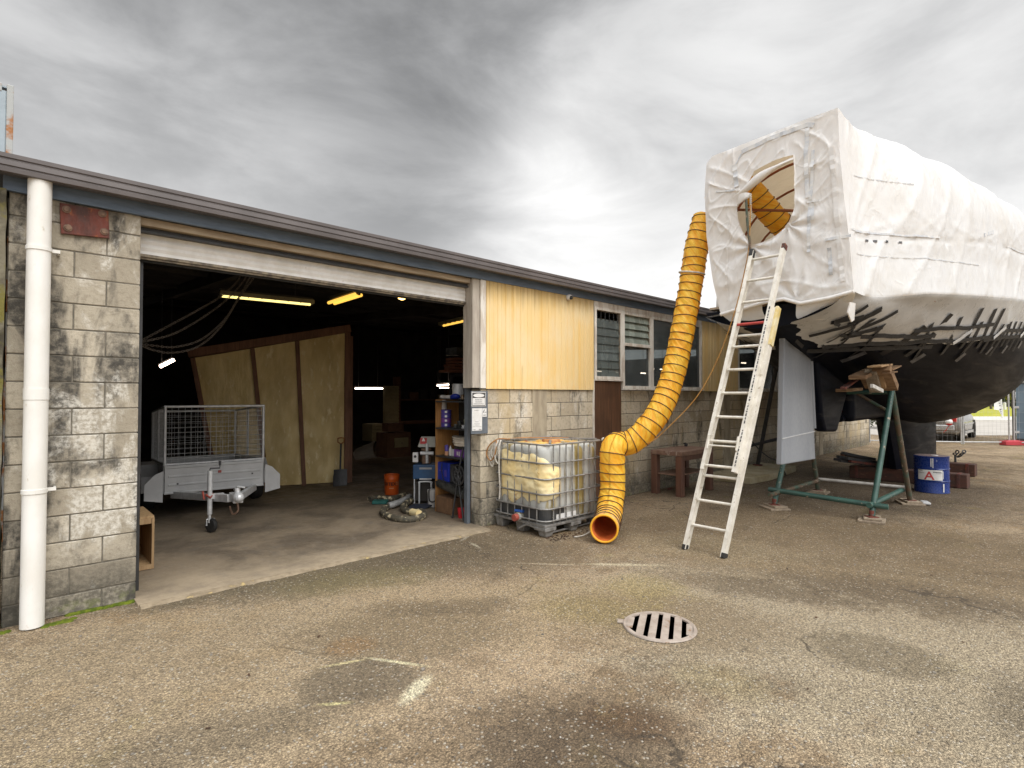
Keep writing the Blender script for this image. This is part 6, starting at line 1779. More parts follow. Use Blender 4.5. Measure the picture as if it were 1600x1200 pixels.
for i, (px, f, r, h, mname, nm, lab) in enumerate(((712, .12, .035, .05, 'darkgreen', 'metal_fitting', 'oily round fitting right of the violet tins'), (718, .2, .045, .09, 'darkgreen', 'metal_fitting', 'taller oily fitting behind the small one on the second shelf'), (724, .1, .03, .045, 'galv', 'metal_fitting', 'small shiny fitting near the jamb on the second shelf'))):
    c = sp(px, 665, zA, f); M = MB(); M.lathe([(0, 0), (r, 0), (r * 1.1, h * .2), (r * .7, h * .35), (r * .7, h * .8), (r * .9, h * .85), (r * .8, h), (0, h)], (c.x, c.y, zA + .002), 16); tag(build(nm, M, mt[mname], smooth=40), lab, 'fitting')
c = sp(731, 655, zA, .16); M = MB(); M.lathe([(0, 0), (.03, 0), (.05, .02), (.055, .12), (.02, .16), (0, .16)], (c.x, c.y, zA + .003), 14); mt['palegreen'] = M_plain('pale_green_plastic', (.50, .52, .28), (.4, .42, .22), .5); tag(build('funnel', M, mt['palegreen'], smooth=40), 'pale green funnel on the second shelf beside the jamb', 'funnel')
c = sp(698, 690, zB, .26); M = MB(); M.lathe([(0, 0), (.07, 0), (.075, .02), (.075, .2), (.03, .25), (.03, .28), (0, .28)], (c.x, c.y, zB + .002), 18); tag(build('fuel_can', M, mt['redglass'], smooth=40), 'dark red can standing at the back of the third shelf', 'can')
c = sp(698, 705, zB, .08); o = thing('spray_can', 'small blue and orange spray can on the third shelf', 'can', (c.x, c.y, zB))
M = MB(); M.lathe([(0, .06), (.028, .06), (.028, .135), (.02, .145), (0, .15)], (c.x, c.y, zB + .001), 16); build('body', M, mt['purple'], o, smooth=40)
M = MB(); M.lathe([(0, 0), (.028, 0), (.029, .059), (0, .059)], (c.x, c.y, zB + .001), 16); mt['peach'] = M_plain('peach_plastic', (.6, .32, .18), (.5, .25, .14), .5); build('base', M, mt['peach'], o, smooth=40)
c = sp(704, 705, zB, .1); M = MB(); M.lathe([(0, 0), (.025, 0), (.025, .09), (.01, .115), (.01, .14), (0, .14)], (c.x, c.y, zB + .002), 14); tag(build('squeeze_bottle', M, mt['whitedim'], smooth=40), 'small white squeeze bottle on the third shelf', 'bottle')
c = sp(710, 705, zB, .12); M = MB(); M.lathe([(0, 0), (.04, 0), (.04, .08), (.044, .09), (0, .09)], (c.x, c.y, zB + .002), 16); tag(build('jar', M, mt['galv'], smooth=40), 'short metal jar beside the white squeeze bottle', 'jar')
c = sp(722, 708, zB, .13); o = thing('carton', 'purple carton with white print near the jamb on the third shelf', 'box', (c.x, c.y, zB))
M = MB(); M.box((c.x, c.y, zB + .052), (.12, .2, .1), Euler((0, 0, .1))); build('box', M, mt['purple2'], o)
M = MB(); M.box((c.x - .066, c.y + .02, zB + .05), (.006, .02, .05), Euler((0, 0, .1))); M.box((c.x - .064, c.y - .02, zB + .045), (.006, .02, .06), Euler((0, 0, .1))); build('print', M, mt['whitedim'], o)
c = sp(724, 688, zB + .16, .16); M = MB()
for i in range(4): cc_ = V(c.x + rs.uniform(-.03, .03), c.y + .03 * i - .05, zB + .17 + .028 * i); M.ball(cc_, (.13, .17, .03), 16, 9, lambda p: p + V(0, 0, .03 * noise.noise(p * 9)))
tag(build('folded_rags', M, mt['cream'], smooth=60), 'heap of cream rags on the third shelf above the carton', 'rags')
M = MB(); M.box((c.x, c.y, zB + .125), (.16, .2, .04)); tag(build('tool_case', M, mt['darkgreen'], bevel=.006), 'dark tool case under the cream rags', 'case')
c = sp(706, 740, zC, .16); o = thing('welder', 'bright blue boxy welder on the fourth shelf', 'machine', (c.x, c.y, zC))
M = MB(); M.box((c.x + .0, c.y + .04, zC + .135), (.26, .28, .265), Euler((0, 0, .0))); build('case', M, mt['blueitem'], o, bevel=.012)
M = MB(); M.box((c.x + .01, c.y - .15, zC + .13), (.24, .1, .25)); build('front_panel', M, mt['darkmetal'], o, bevel=.006)
M = MB(); M.box((c.x - .132, c.y + .08, zC + .15), (.004, .09, .014)); M.box((c.x - .132, c.y - .03, zC + .12), (.004, .05, .09)); build('print', M, mt['purple'], o)
M = MB(); M.tube(smooth_path([V(c.x - .14, c.y + .04, zC + .26), V(c.x - .16, c.y + .02, zC + .14), V(c.x - .17, c.y - .05, zC + .02), V(c.x - .18, c.y - .12, zC - .02)], 6), .007, 6); build('cable', M, mt['black'], o)
# on top of the unit
c = sp(693, 622, zT, .16); M = MB()
for i in range(5): M.ball(V(c.x, c.y - .05 * i, zT + .03), (.06, .05, .026), 12, 8, lambda p: p + V(0, 0, .025 * noise.noise(p * 14)))
tag(build('white_rag', M, mt['whitedim'], smooth=60), 'crumpled white rag lying on top of the shelf unit', 'rag')
c = sp(711, 622, zT, .16); M = MB(); M.ball(V(c.x, c.y, zT + .035), (.07, .09, .04), 14, 9, lambda p: p + V(0, 0, .03 * noise.noise(p * 12))); tag(build('blue_rag', M, mt['blueitem'], smooth=60), 'crumpled blue rag on top of the shelf unit', 'rag')
c = sp(716, 615, zT, .3); M = MB(); M.lathe([(0, 0), (.085, 0), (.085, .2), (.09, .205), (.09, .22), (.08, .22), (.08, .21), (0, .21)], (c.x, c.y, zT + .002), 22); tag(build('metal_tin', M, mt['galv'], smooth=40), 'plain metal tin standing on top of the shelf unit', 'tin')
for i, (px, lab) in enumerate(((723, 'small brass fitting on top of the shelf unit, left of the round one'), (729, 'round pale fitting on top of the shelf unit next to the jamb'))):
    c = sp(px, 622, zT, .1); M = MB(); M.lathe([(0, 0), (.03, 0), (.035, .02), (.025, .04), (.03, .06), (0, .07)], (c.x, c.y, zT + .002), 14); tag(build('pipe_fitting', M, mt['brass' if i == 0 else 'whitedim'], smooth=40), lab, 'fitting')
# bottom of the unit
c = onZ(700, 800, .016); M = MB(); a = onX(684, 779, 4.42); b0x = 4.40
o = thing('wooden_crate', 'small brown wooden crate on the floor at the foot of the shelf unit', 'crate', (4.5, 6.2, .014))
M = MB(); M.bx(4.44, 4.80, 6.02, 6.385, .0165, .245); build('box', M, mt['brownbox'], o, bevel=.006)
M = MB(); M.bx(4.43, 4.439, 6.10, 6.14, .02, .24); build('batten', M, mt['brownbox'], o)
M = MB(); a, b = V(4.50, 6.38, .41), V(4.44, 5.70, .34); M.tube([a, b], .065, 18); 
tag(build('steel_pipe', M, mt['darkgreen'], smooth=40), 'thick drilled dark pipe lying across the bottom of the shelf unit', 'pipe')
# angle grinder stand / reel by the jamb
rl = thing('hose_reel', 'dark wire reel on a stand close to the right jamb', 'reel', (4.36, 5.75, .014))
M = MB(); c = V(4.37, 5.78, .60)
for r in (.13, .07): M.tube([c + V(.0, r * math.cos(k * PI / 10), r * math.sin(k * PI / 10)) for k in range(20)], .011, 6, closed=True)
for k in range(6): M.tube([c, c + V(0, .13 * math.cos(k * PI / 3), .13 * math.sin(k * PI / 3))], .007, 5)
build('wheel', M, mt['darkmetal'], rl, smooth=50)
M = MB(); M.tube([V(4.37, 5.9, .02), V(4.37, 5.78, .6), V(4.37, 5.66, .02)], .014, 8); M.tube([V(4.37, 5.78, .6), V(4.42, 5.74, .95)], .012, 8); build('stand', M, mt['darkmetal'], rl, smooth=50)
for i, (y, lab) in enumerate(((5.79, 'left of two red plastic scoops standing by the right jamb'), (5.68, 'right of two red plastic scoops standing by the right jamb'))):
    M = MB(); M.lathe([(0, 0), (.03, 0), (.04, .10), (.043, .135), (.038, .135), (.03, .02), (0, .02)], (onZ(722.5 + 6.5 * i, 810, .016).x, onZ(722.5 + 6.5 * i, 810, .016).y + .04, .016), 16); tag(build('red_scoop', M, mt['redplastic'], smooth=40), lab, 'scoop', 'red scoops by the jamb')
# spray rig with red A plate
rg0 = onZ(648, 788, .014); rg1 = onZ(684, 788, .014)
rc_ = (rg0 + rg1) / 2; rgd = (rg1 - rg0).normalized(); rgn = V(-rgd.y, rgd.x, 0)
if rgn.dot(F0) < 0: rgn = -rgn
rgw = (rg1 - rg0).length
rig = thing('spray_rig', 'blue and grey spray machine with a red plate lettered A, beside the shelf unit', 'machine', rc_)
dist = (rc_ - CAM).dot(F0); ppm = 850 / dist
def rz(py): return 1.65 - (py - 618) / ppm
def Rg(u, o, z): return rc_ + rgd * u + rgn * o + V(0, 0, z - rc_.z)
def rbox(u0, u1, o0, o1, z0, z1, mat, name, par=None, bevel=.01):
    M = MB(); M.prism([Rg(u0, o0, z0), Rg(u1, o0, z0), Rg(u1, o1, z0), Rg(u0, o1, z0)], (0, 0, z1 - z0)); return build(name, M, mat, par or rig, bevel=bevel)
hw_ = rgw / 2 + .03
mt['rigblue'] = M_plain('deep_blue_machine_paint', (.02, .085, .20), (.015, .06, .15), .4, nscale=6)
mt['riggrey'] = M_plain('light_grey_panel', (.42, .42, .38), (.34, .34, .30), .5, nscale=6)
rbox(-hw_, hw_, .0, .36, rz(748), rz(726), mt['rigblue'], 'tank')
M = MB(); M.prism([Rg(-hw_ + .06, .05, rz(699)), Rg(hw_, .05, rz(699)), Rg(hw_, .12, rz(683)), Rg(-hw_ + .10, .12, rz(683))], rgn * .03); hood = build('control_panel', M, mt['riggrey'], rig, bevel=.006)
def onpanel(u, zz): 
    f = (zz - rz(699)) / (rz(683) - rz(699)); return Rg(u, .05 + .07 * f - .004, zz)
ua = -hw_ + .145
M = MB(); M.prism([onpanel(ua - .05, rz(694)), onpanel(ua + .05, rz(694)), onpanel(ua + .05, rz(685)), onpanel(ua - .05, rz(685))], rgn * -.003); build('plate', M, mt['redink'], hood)
tm = text_mb('A', .10, onpanel(ua, rz(689.5)) - rgn * .004, rgd, V(0, 0, 1), .001, .004); build('lettering', tm, mt['white'], hood)
M = MB(); M.prism([onpanel(hw_ - .05, rz(694)), onpanel(hw_ - .005, rz(694)), onpanel(hw_ - .005, rz(685)), onpanel(hw_ - .05, rz(685))], rgn * -.003); build('plate', M, mt['blueitem'], hood)
for u, lab in ((-hw_ + .035, 0), (hw_ - .02, 1)):
    g = rbox(u - .04, u + .04, .0, .06, rz(722), rz(707), mt['white'], 'gauge_box', bevel=.006)
    M = MB(); c = Rg(u, -.004, rz(713)); M.tube([c, c - rgn * .006], .02, 14); build('dial', M, mt['ink'], g)
for u, r in ((-hw_ + .17, .055), (hw_ - .2, .045)):
    M = MB(); c = Rg(u, .12, rz(725)); M.lathe([(0, 0), (r, 0), (r, .12), (r * .6, .14), (r * .6, .2), (r * 1.2, .2), (r * 1.2, .23), (0, .24)], c, 16); build('pump', M, mt['bolt'], rig, smooth=40)
M = MB(); c = Rg(0.0, .06, rz(724)); M.tube([c, c + V(0, 0, .3)], .022, 10); M.tube([c + V(0, 0, .15) - rgd * .1, c + V(0, 0, .15) + rgd * .1], .03, 10); build('manifold', M, mt['galv'], rig, smooth=40)
for u in (-.1, .1):
    pass
M = MB(); M.tube(smooth_path([Rg(-.1, -.03, .03), Rg(-.1, -.03, rz(757)), Rg(-.09, -.03, rz(752)), Rg(.07, -.03, rz(752)), Rg(.08, -.03, rz(757)), Rg(.08, -.03, .03)], 5), .013, 8); build('handle_frame', M, mt['galv'], rig, smooth=50)
rbox(-.1, .08, -.02, -.005, rz(748.5), rz(747), mt['white'], 'label', bevel=0)
rbox(-hw_ + .1, hw_ - .12, -.006, -.001, rz(733), rz(730), mt['paleink'], 'label', bevel=0)
for u in (-hw_ + .02, hw_ - .04):
    M = MB(); M.tube([Rg(u, .02, .02), Rg(u, .02, rz(745))], .012, 8); M.tube([Rg(u, .34, .02), Rg(u, .34, rz(745))], .015, 8); build('leg', M, mt['galv'], rig, smooth=50)
rbox(-hw_ + .03, hw_ - .05, .04, .34, .05, rz(752), mt['interior'], 'cabinet', bevel=.01)
# orange bucket with print
def bucket(px0, px1, pyb, pyt, name, label, mat, lidm=None):
    pm = onZ((px0 + px1) / 2, pyb, .014); dd = (pm - CAM).dot(F0); r = (px1 - px0) / 2 / 850 * dd; h = (pyb - pyt) / 850 * dd
    dirv = V(pm.x, pm.y, 0).normalized(); c = pm + dirv * r * .9
    o = thing(name, label, 'bucket', (c.x, c.y, .014))
    M = MB(); M.lathe([(0, 0), (r * .88, 0), (r * .9, .006), (r * .97, h * .78), (r * 1.0, h * .8), (r * .97, h * .83), (r, h), (r * .94, h), (r * .85, .02), (0, .02)], (c.x, c.y, .016), 32); build('body', M, mat, o, smooth=40)
    return o, c, r, h, math.atan2(-dirv.y, -dirv.x)
mt['orangebucket'] = M_plain('orange_bucket_plastic', (.58, .10, .012), (.50, .08, .01), .4, nscale=5)
ob, bc, br, bh, ba_ = bucket(600, 624, 774, 743, 'orange_bucket', 'orange plastic bucket with black lettering standing on the workshop floor', mt['orangebucket'])
def bwrap(u, z): rr = br * (.905 + .07 * z / bh) + .004; a = ba_ + u / br; return V(bc.x + math.cos(a) * rr, bc.y + math.sin(a) * rr, .016 + z)
tm = dense(text_mb('ORTEX', .075, (0, 0, 0), (1, 0, 0), (0, 0, 1), .001, .002), 2); tm.xf(lambda p: bwrap(p.x - .045, bh * .55 + p.z)); build('lettering', tm, mt['ink'], ob)
tm = dense(text_mb('20', .075, (0, 0, 0), (1, 0, 0), (0, 0, 1), .001, .002), 2); tm.xf(lambda p: bwrap(p.x + .105, bh * .57 + p.z)); build('lettering', tm, mt['peach'], ob)
M = MB(); M.grid([[bwrap(-.045 + .08 * k / 4, z) for k in range(5)] for z in (bh * .33, bh * .37)]); build('label', M, mt['peach'], ob)
wb, *_ = bucket(668, 681.5, 793, 768, 'white_bucket', 'white plastic bucket with a lid tucked beside the shelf unit', mt['whitedim'])
wc, wr_, wh = _[0], _[1], _[2]
M = MB(); M.lathe([(0, .02), (wr_ * .9, .02), (wr_ * 1.06, .012), (wr_ * 1.06, -.02), (wr_ * .99, -.02)], (wc.x, wc.y, .016 + wh), 28); build('lid', M, mt['whitedim'], wb, smooth=40)
M = MB(); M.tube(smooth_path([V(wc.x - .08, wc.y - .05, .05 + wh), V(wc.x - .12, wc.y - .1, wh - .0), V(wc.x - .13, wc.y - .14, wh - .1), V(wc.x - .06, wc.y - .17, wh - .1), V(wc.x - .02, wc.y - .14, wh + .04)], 6), .011, 6); tag(build('cable', M, mt['black'], smooth=50), 'short black cable draped over the white bucket', 'cable')
# hose heap
mt['camo'] = M_plain('foam spattered hose', (.10, .085, .055), (.05, .045, .035), .8, nscale=14, bump=.6, c3=(.52, .44, .28), c3s=12, c3lo=.54, c3hi=.60)
mt['silver'] = M_plain('silver_hose_wrap', (.42, .42, .41), (.3, .3, .29), .5, .3, nscale=14, bump=.4)
def hz(px, py, z=.05): return onZ(px, py, z)
hs = thing('spray_hose', 'thick foam spattered hose coiled on the workshop floor before the spray machine', 'hose', onZ(620, 795, .014))
M = MB(); M.tube(smooth_path([hz(577, 780), hz(590, 778), hz(610, 780), hz(632, 774), hz(637, 777), hz(625, 786, .06), hz(606, 792), hz(598, 799), hz(605, 806), hz(625, 811), hz(645, 811), hz(661, 806), hz(660, 800), hz(648, 800), hz(634, 798), hz(630, 792), hz(640, 783, .07), hz(655, 781), hz(668, 781)], 10), .045, 10); build('hose', M, mt['camo'], hs, smooth=60)
M = MB(); M.tube(smooth_path([hz(607, 790, .07), hz(618, 787, .08), hz(632, 781, .09), hz(640, 776, .08)], 8), .047, 10); build('wrap', M, mt['silver'], hs, smooth=60)
M = MB(); M.tube([hz(644, 800, .06), hz(655, 803, .07)], .05, 10); build('foam_lump', M, mt['foam'], hs, smooth=60)
mt['teal'] = M_plain('teal_cloth', (.02, .13, .11), (.015, .09, .08), .8); M = MB(); p = onZ(594, 787, .014); M.box(p + V(0, 0, .028), (.22, .16, .05), Euler((0, 0, -.7))); tag(build('teal_tray', M, mt['teal'], bevel=.012), 'small teal tray on the floor under the end of the hose', 'tray')
M = MB(); p = onZ(658, 793, .014); M.ball(p + V(0, 0, .018), (.2, .14, .03), 18, 9, lambda q: q + V(0, 0, .03 * noise.noise(q * 10))); mt['navy'] = M_plain('dark_blue_cloth', (.035, .04, .06), (.02, .025, .04), .9, bump=.3); tag(build('dark_rag', M, mt['navy'], smooth=60), 'dark blue rag lying on the floor inside the coil of hose', 'rag')
# timber stack high on the right
ts = thing('timber_rack', 'stack of red-brown boards on a high rack at the right of the doorway', 'timber stack', onY(715, 580, 8.4))
mt['redboard'] = M_wood('red_brown_board', (.30, .12, .07), (.2, .08, .045), axis='X')
for i, (px0, py) in enumerate(((693, 580), (702, 575.5), (701, 571), (704, 566), (704, 561))):
    a = onY(px0, py, 8.4 + .04 * i); M = MB(); M.beam(a, V(a.x + 2.6, a.y - .05, a.z), .34, .045); build('board', M, mt['redboard'], ts, bevel=.004)
a = onY(706, 556, 8.5); M = MB(); M.bx(a.x, a.x + 2.4, 8.35, 8.7, a.z + .02, a.z + .16); build('carton', M, mt['darkgreen'], ts)
a = onY(693, 580, 8.4)
for xx in (a.x + .33, a.x + 1.8):
    M = MB(); M.bx(xx, xx + .06, 8.62, 8.68, .014, a.z + .3); build('rack_post', M, mt['darkmetal'], ts)
    M = MB(); M.bx(xx + .062, xx + .12, 8.2, 8.66, a.z - .09, a.z - .03); build('rack_arm', M, mt['darkmetal'], ts)
# dim things at the back
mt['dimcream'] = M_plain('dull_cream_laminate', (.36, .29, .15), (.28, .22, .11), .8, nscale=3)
def backbox(px0, px1, py0, py1, Y, dep, name, label, mat, cat, slats=0, lean=0):
    a, b = onY(px0, py1, Y), onY(px1, py0, Y); zf = max(.016, a.z)
    o = thing(name, label, cat, ((a.x + b.x) / 2, Y, zf))
    M = MB(); M.bx(a.x, b.x, Y, Y + dep, zf, b.z); build('body', M, mat, o, bevel=.005)
    if slats:
        M = MB(); h = (b.z - zf) / slats
        for i in range(slats): M.box(((a.x + b.x) / 2, Y - .012, zf + h * (i + .5)), (b.x - a.x, .014, h * .7), Euler((rad(-20), 0, 0)))
        build('slat', M, mat, o)
    return o
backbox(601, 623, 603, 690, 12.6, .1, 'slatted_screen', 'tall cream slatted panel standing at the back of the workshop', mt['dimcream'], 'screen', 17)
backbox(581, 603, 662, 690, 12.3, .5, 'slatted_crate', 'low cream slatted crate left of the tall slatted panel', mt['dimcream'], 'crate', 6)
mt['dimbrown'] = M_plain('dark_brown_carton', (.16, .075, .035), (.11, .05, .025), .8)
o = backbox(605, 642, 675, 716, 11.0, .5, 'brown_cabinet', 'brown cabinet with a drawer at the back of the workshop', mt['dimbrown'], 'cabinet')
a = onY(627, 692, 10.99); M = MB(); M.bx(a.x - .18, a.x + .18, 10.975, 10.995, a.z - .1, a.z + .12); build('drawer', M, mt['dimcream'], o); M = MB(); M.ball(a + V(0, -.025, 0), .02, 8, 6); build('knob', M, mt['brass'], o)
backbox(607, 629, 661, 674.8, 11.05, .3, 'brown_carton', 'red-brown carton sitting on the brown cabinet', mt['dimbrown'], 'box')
# curved fibreglass moulding lying on the floor
fm = [onY(556, 702, 11.2), onY(593, 690, 11.2), onY(596, 716, 11.2), onY(556, 718, 11.2)]
M = MB(); rows = []
for i in range(13):
    f = i / 12; t = fm[0].lerp(fm[1], f); b = fm[3].lerp(fm[2], f); rows.append([b + (t - b) * k / 6 + V(0, .12 * math.sin(k / 6 * PI) - .0 + .2 * f, 0) for k in range(7)])
for r in rows: 
    for p in r: p.z = max(p.z, .03)
M.grid(rows); mt['gel'] = M_plain('pale_moulding', (.44, .38, .30), (.36, .31, .25), .6, nscale=3, stretch=(1, 1, 7)); tag(build('hull_moulding', M, mt['gel'], smooth=60, solid=.012), 'pale curved moulding lying on the floor right of the foam panel', 'moulding')
# workbench at the far right back
wbn = thing('workbench', 'dim cluttered workbench along the back wall of the workshop', 'workbench', onY(660, 690, 13))
a, b = onY(628, 660, 13.0), onY(735, 655, 13.0)
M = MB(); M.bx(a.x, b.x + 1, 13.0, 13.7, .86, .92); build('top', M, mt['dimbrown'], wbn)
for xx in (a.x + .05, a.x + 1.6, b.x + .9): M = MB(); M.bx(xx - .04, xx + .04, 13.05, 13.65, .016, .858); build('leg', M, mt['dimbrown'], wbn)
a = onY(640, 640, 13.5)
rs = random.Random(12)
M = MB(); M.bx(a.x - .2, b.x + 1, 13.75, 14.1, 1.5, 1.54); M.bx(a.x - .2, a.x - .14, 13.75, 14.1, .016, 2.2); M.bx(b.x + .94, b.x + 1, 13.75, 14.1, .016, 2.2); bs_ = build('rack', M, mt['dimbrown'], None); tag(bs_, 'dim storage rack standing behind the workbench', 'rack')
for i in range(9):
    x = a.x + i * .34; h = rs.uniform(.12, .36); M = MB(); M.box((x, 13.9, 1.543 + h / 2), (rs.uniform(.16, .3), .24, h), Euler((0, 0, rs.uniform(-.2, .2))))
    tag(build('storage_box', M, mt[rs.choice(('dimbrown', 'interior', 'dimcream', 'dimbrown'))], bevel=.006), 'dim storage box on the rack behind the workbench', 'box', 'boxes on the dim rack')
# ---------------------------------------------------------------- beyond the yard
def dl(d, lat, z=0): p = F0 * d + RT * lat; return V(p.x, p.y, z)
mt['road'] = M_plain('pale_road_seal', (.46, .43, .39), (.40, .37, .33), .9, nscale=.8, bump=.1, spec=.1)
mt['path'] = M_plain('pale_footpath', (.62, .60, .55), (.55, .52, .47), .9, nscale=1.5, bump=.1)
mt['grass'] = M_plain('mown_grass', (.38, .37, .05), (.27, .29, .04), .95, nscale=1.2, bump=.5, spec=.1, c3=(.46, .42, .10), c3s=.6, c3lo=.5, c3hi=.65)
def strip(d0, d1, l0, l1, z): M = MB(); M.grid([[dl(d0, l0, z), dl(d0, l1, z)], [dl(d1, l0, z), dl(d1, l1, z)]]); return M
tag(build('road', strip(22.5, 34.2, 15.2, 95, .008), mt['road']), 'pale sealed road beyond the mesh fence', kind='structure')
tag(build('grass_verge', strip(34.35, 36.6, 15, 95, .012), mt['grass']), 'narrow strip of bright green grass along the road', kind='structure')
tag(build('pavement', strip(36.6, 42.5, 15, 95, .016), mt['path']), 'pale concrete footpath beyond the road', kind='structure')
tag(build('lawn', strip(42.5, 120, 15, 140, .014), mt['grass']), 'yellow-green lawn beyond the road', kind='structure')
tag(build('kerb', (lambda M: (M.prism([dl(34.2, 15.2, 0), dl(34.2, 95, 0), dl(34.35, 95, 0), dl(34.35, 15.2, 0)], (0, 0, .11)), M)[1])(MB()), mt['path']), 'pale concrete kerb of the road', kind='structure')
# mesh fence panels
mt['fencewire'] = M_plain('zinc_fence_wire', (.55, .55, .54), (.42, .42, .41), .5, .35, nscale=9)
mt['redfoot'] = M_plain('red_plastic_foot', (.52, .05, .07), (.42, .04, .05), .5, nscale=6)
def fence_panel(a, b, label, foot=True, H=2.1, wx=.13, wz=.30):
    c = (a + b) / 2; d = (b - a); L = d.length; d.normalize(); nn = V(-d.y, d.x, 0)
    o = thing('mesh_fence', label, 'fence', (c.x, c.y, 0), 0, 'temporary mesh fence panels at the yard gate')
    M = MB()
    for p in (a, b): M.tube([V(p.x, p.y, .03), V(p.x, p.y, H)], .024, 10)
    for z in (.10, H): M.tube([V(a.x, a.y, z), V(b.x, b.y, z)], .021, 8)
    build('frame', M, mt['fencewire'], o, smooth=50)
    M = MB(); n = int(L / wx)
    for i in range(1, n): p = a + d * L * i / n; M.tube([V(p.x, p.y, .1), V(p.x, p.y, H)], .0018, 4)
    m = int((H - .1) / wz)
    for j in range(1, m): z = .1 + (H - .1) * j / m; M.tube([V(a.x, a.y, z), V(b.x, b.y, z)], .002, 4)
    build('wire_mesh', M, mt['fencewire'], o)
    return o
f0, f1, f2, f3 = onZ(1359, 690, .06), onZ(1504, 692.5, .06), onZ(1581, 693, .06), onZ(1700, 697, .06)
for p in (f0, f1, f2, f3): p.z = 0
dd = (f1 - f0).normalized()
fence_panel(f0, f1 - dd * .03, 'left mesh fence panel, between the end of the block wall and the silver car')
fence_panel(f1 + dd * .03, f2 - V(.03, -.06, 0), 'middle mesh fence panel in front of the road, right of the silver car')
fence_panel(f2 + V(.03, -.06, 0), f3, 'right mesh fence panel in front of the blue-grey cabin')
ff = thing('fence_foot', 'red plastic fence foot on the ground at the right fence post', 'fence foot', (f2.x, f2.y, 0))
M = MB(); M.box(V(f2.x, f2.y, .078), (.62, .26, .14), Euler((0, 0, math.atan2(RT.y, RT.x)))); M.box(V(f2.x, f2.y, .155), (.4, .16, .03), Euler((0, 0, math.atan2(RT.y, RT.x)))); build('block', M, mt['redfoot'], ff, bevel=.03, seg=3)
# silver car
mt['carpaint'] = M_plain('silver_brown_car_paint', (.20, .18, .155), (.18, .16, .14), .3, .35, nscale=2, bump=0, coat=.6)
mt['carglass'] = M_plain('dark_car_glass', (.02, .025, .028), (.03, .035, .04), .06, nscale=2, bump=0)
mt['taillight'] = M_plain('red_tail_light', (.5, .03, .02), (.4, .02, .02), .2, bump=0)
mt['chrome'] = M_plain('silver_alloy', (.62, .62, .62), (.5, .5, .5), .3, .6, bump=0)
cx0 = onZ(1501, 690.0, 0); CY = cx0.y - .02; RX = cx0.x + .35      # rear axle, right side of the car
car = thing('parked_car', 'silver hatchback parked on the road beyond the mesh fence, mostly hidden by the keel', 'car', (RX + 1.3, CY + .88, 0))
Wc = 1.76
def cs(x, z0, z1, w, top=None): # section of the lower body
    yb = CY + (Wc - w) / 2
    return [V(x, yb + .06, z0), V(x, yb, z0 + .12), V(x, yb - .01, (z0 + z1) / 2), V(x, yb + .03, z1 - .08), V(x, yb + .10, z1), V(x, yb + w - .10, z1), V(x, yb + w - .03, z1 - .08), V(x, yb + w + .01, (z0 + z1) / 2), V(x, yb + w, z0 + .12), V(x, yb + w - .06, z0)]
secs = [(RX - .78, .42, .78, 1.5), (RX - .72, .28, .95, 1.66), (RX - .45, .22, 1.0, 1.74), (RX, .22, 1.0, 1.76), (RX + 1.3, .22, .98, 1.76), (RX + 2.2, .22, .97, 1.76), (RX + 2.6, .22, .93, 1.74), (RX + 3.1, .22, .84, 1.66), (RX + 3.35, .3, .74, 1.5), (RX + 3.42, .38, .62, 1.35)]
M = MB(); R_ = [cs(*s) for s in secs]; M.grid(R_, True); M.f.append(list(range(10))); M.f.append([9 * 10 + k for k in range(10)])
body = build('body', M, mt['carpaint'], car, smooth=40)
def cab(x, z, w): yb = CY + (Wc - w) / 2; return (V(x, yb, z), V(x, yb + w, z))
M = MB(); P = [(RX - .70, .96, 1.6), (RX - .45, 1.42, 1.26), (RX - .2, 1.49, 1.22), (RX + 1.1, 1.50, 1.22), (RX + 1.45, 1.42, 1.26), (RX + 2.25, .95, 1.6)]
Lr = [cab(*p) for p in P]; base = [cab(RX - .70, .95, 1.6), cab(RX + 2.25, .94, 1.6)]
M.grid([[p[0] for p in Lr], [p[1] for p in Lr]]); n = len(P)
M.f.append(list(range(n))); M.f.append([n + k for k in range(n)])
build('cabin', M, mt['carpaint'], car, smooth=30)
for nm, quad in (('side_window', [(RX - .38, 1.02), (RX - .32, 1.36), (RX + .42, 1.42), (RX + .44, 1.02)]), ('side_window', [(RX + .52, 1.02), (RX + .50, 1.42), (RX + 1.22, 1.40), (RX + 1.85, 1.02)])):
    for s in (0, 1):
        M = MB(); v = []
        for (x, z) in quad:
            w = 1.6 + (1.24 - 1.6) * (z - .96) / .5; yb = CY + (Wc - w) / 2
            v.append(V(x, yb - .012 if s == 0 else yb + w + .012, z))
        M.prism(v, (0, .008, 0)); build(nm, M, mt['carglass'], car)
M = MB(); v = []
for z in (1.02, 1.38):
    w = 1.6 + (1.24 - 1.6) * (z - .96) / .5; x = RX - .70 + .25 * (z - .96) / .46 - .012; v += [V(x, CY + (Wc - w) / 2 + .1, z), V(x, CY + (Wc + w) / 2 - .1, z)]
M.add(v, [[0, 1, 3, 2]]); build('rear_window', M, mt['carglass'], car, solid=.006)
Rx = Euler((PI / 2, 0, 0)).to_matrix()
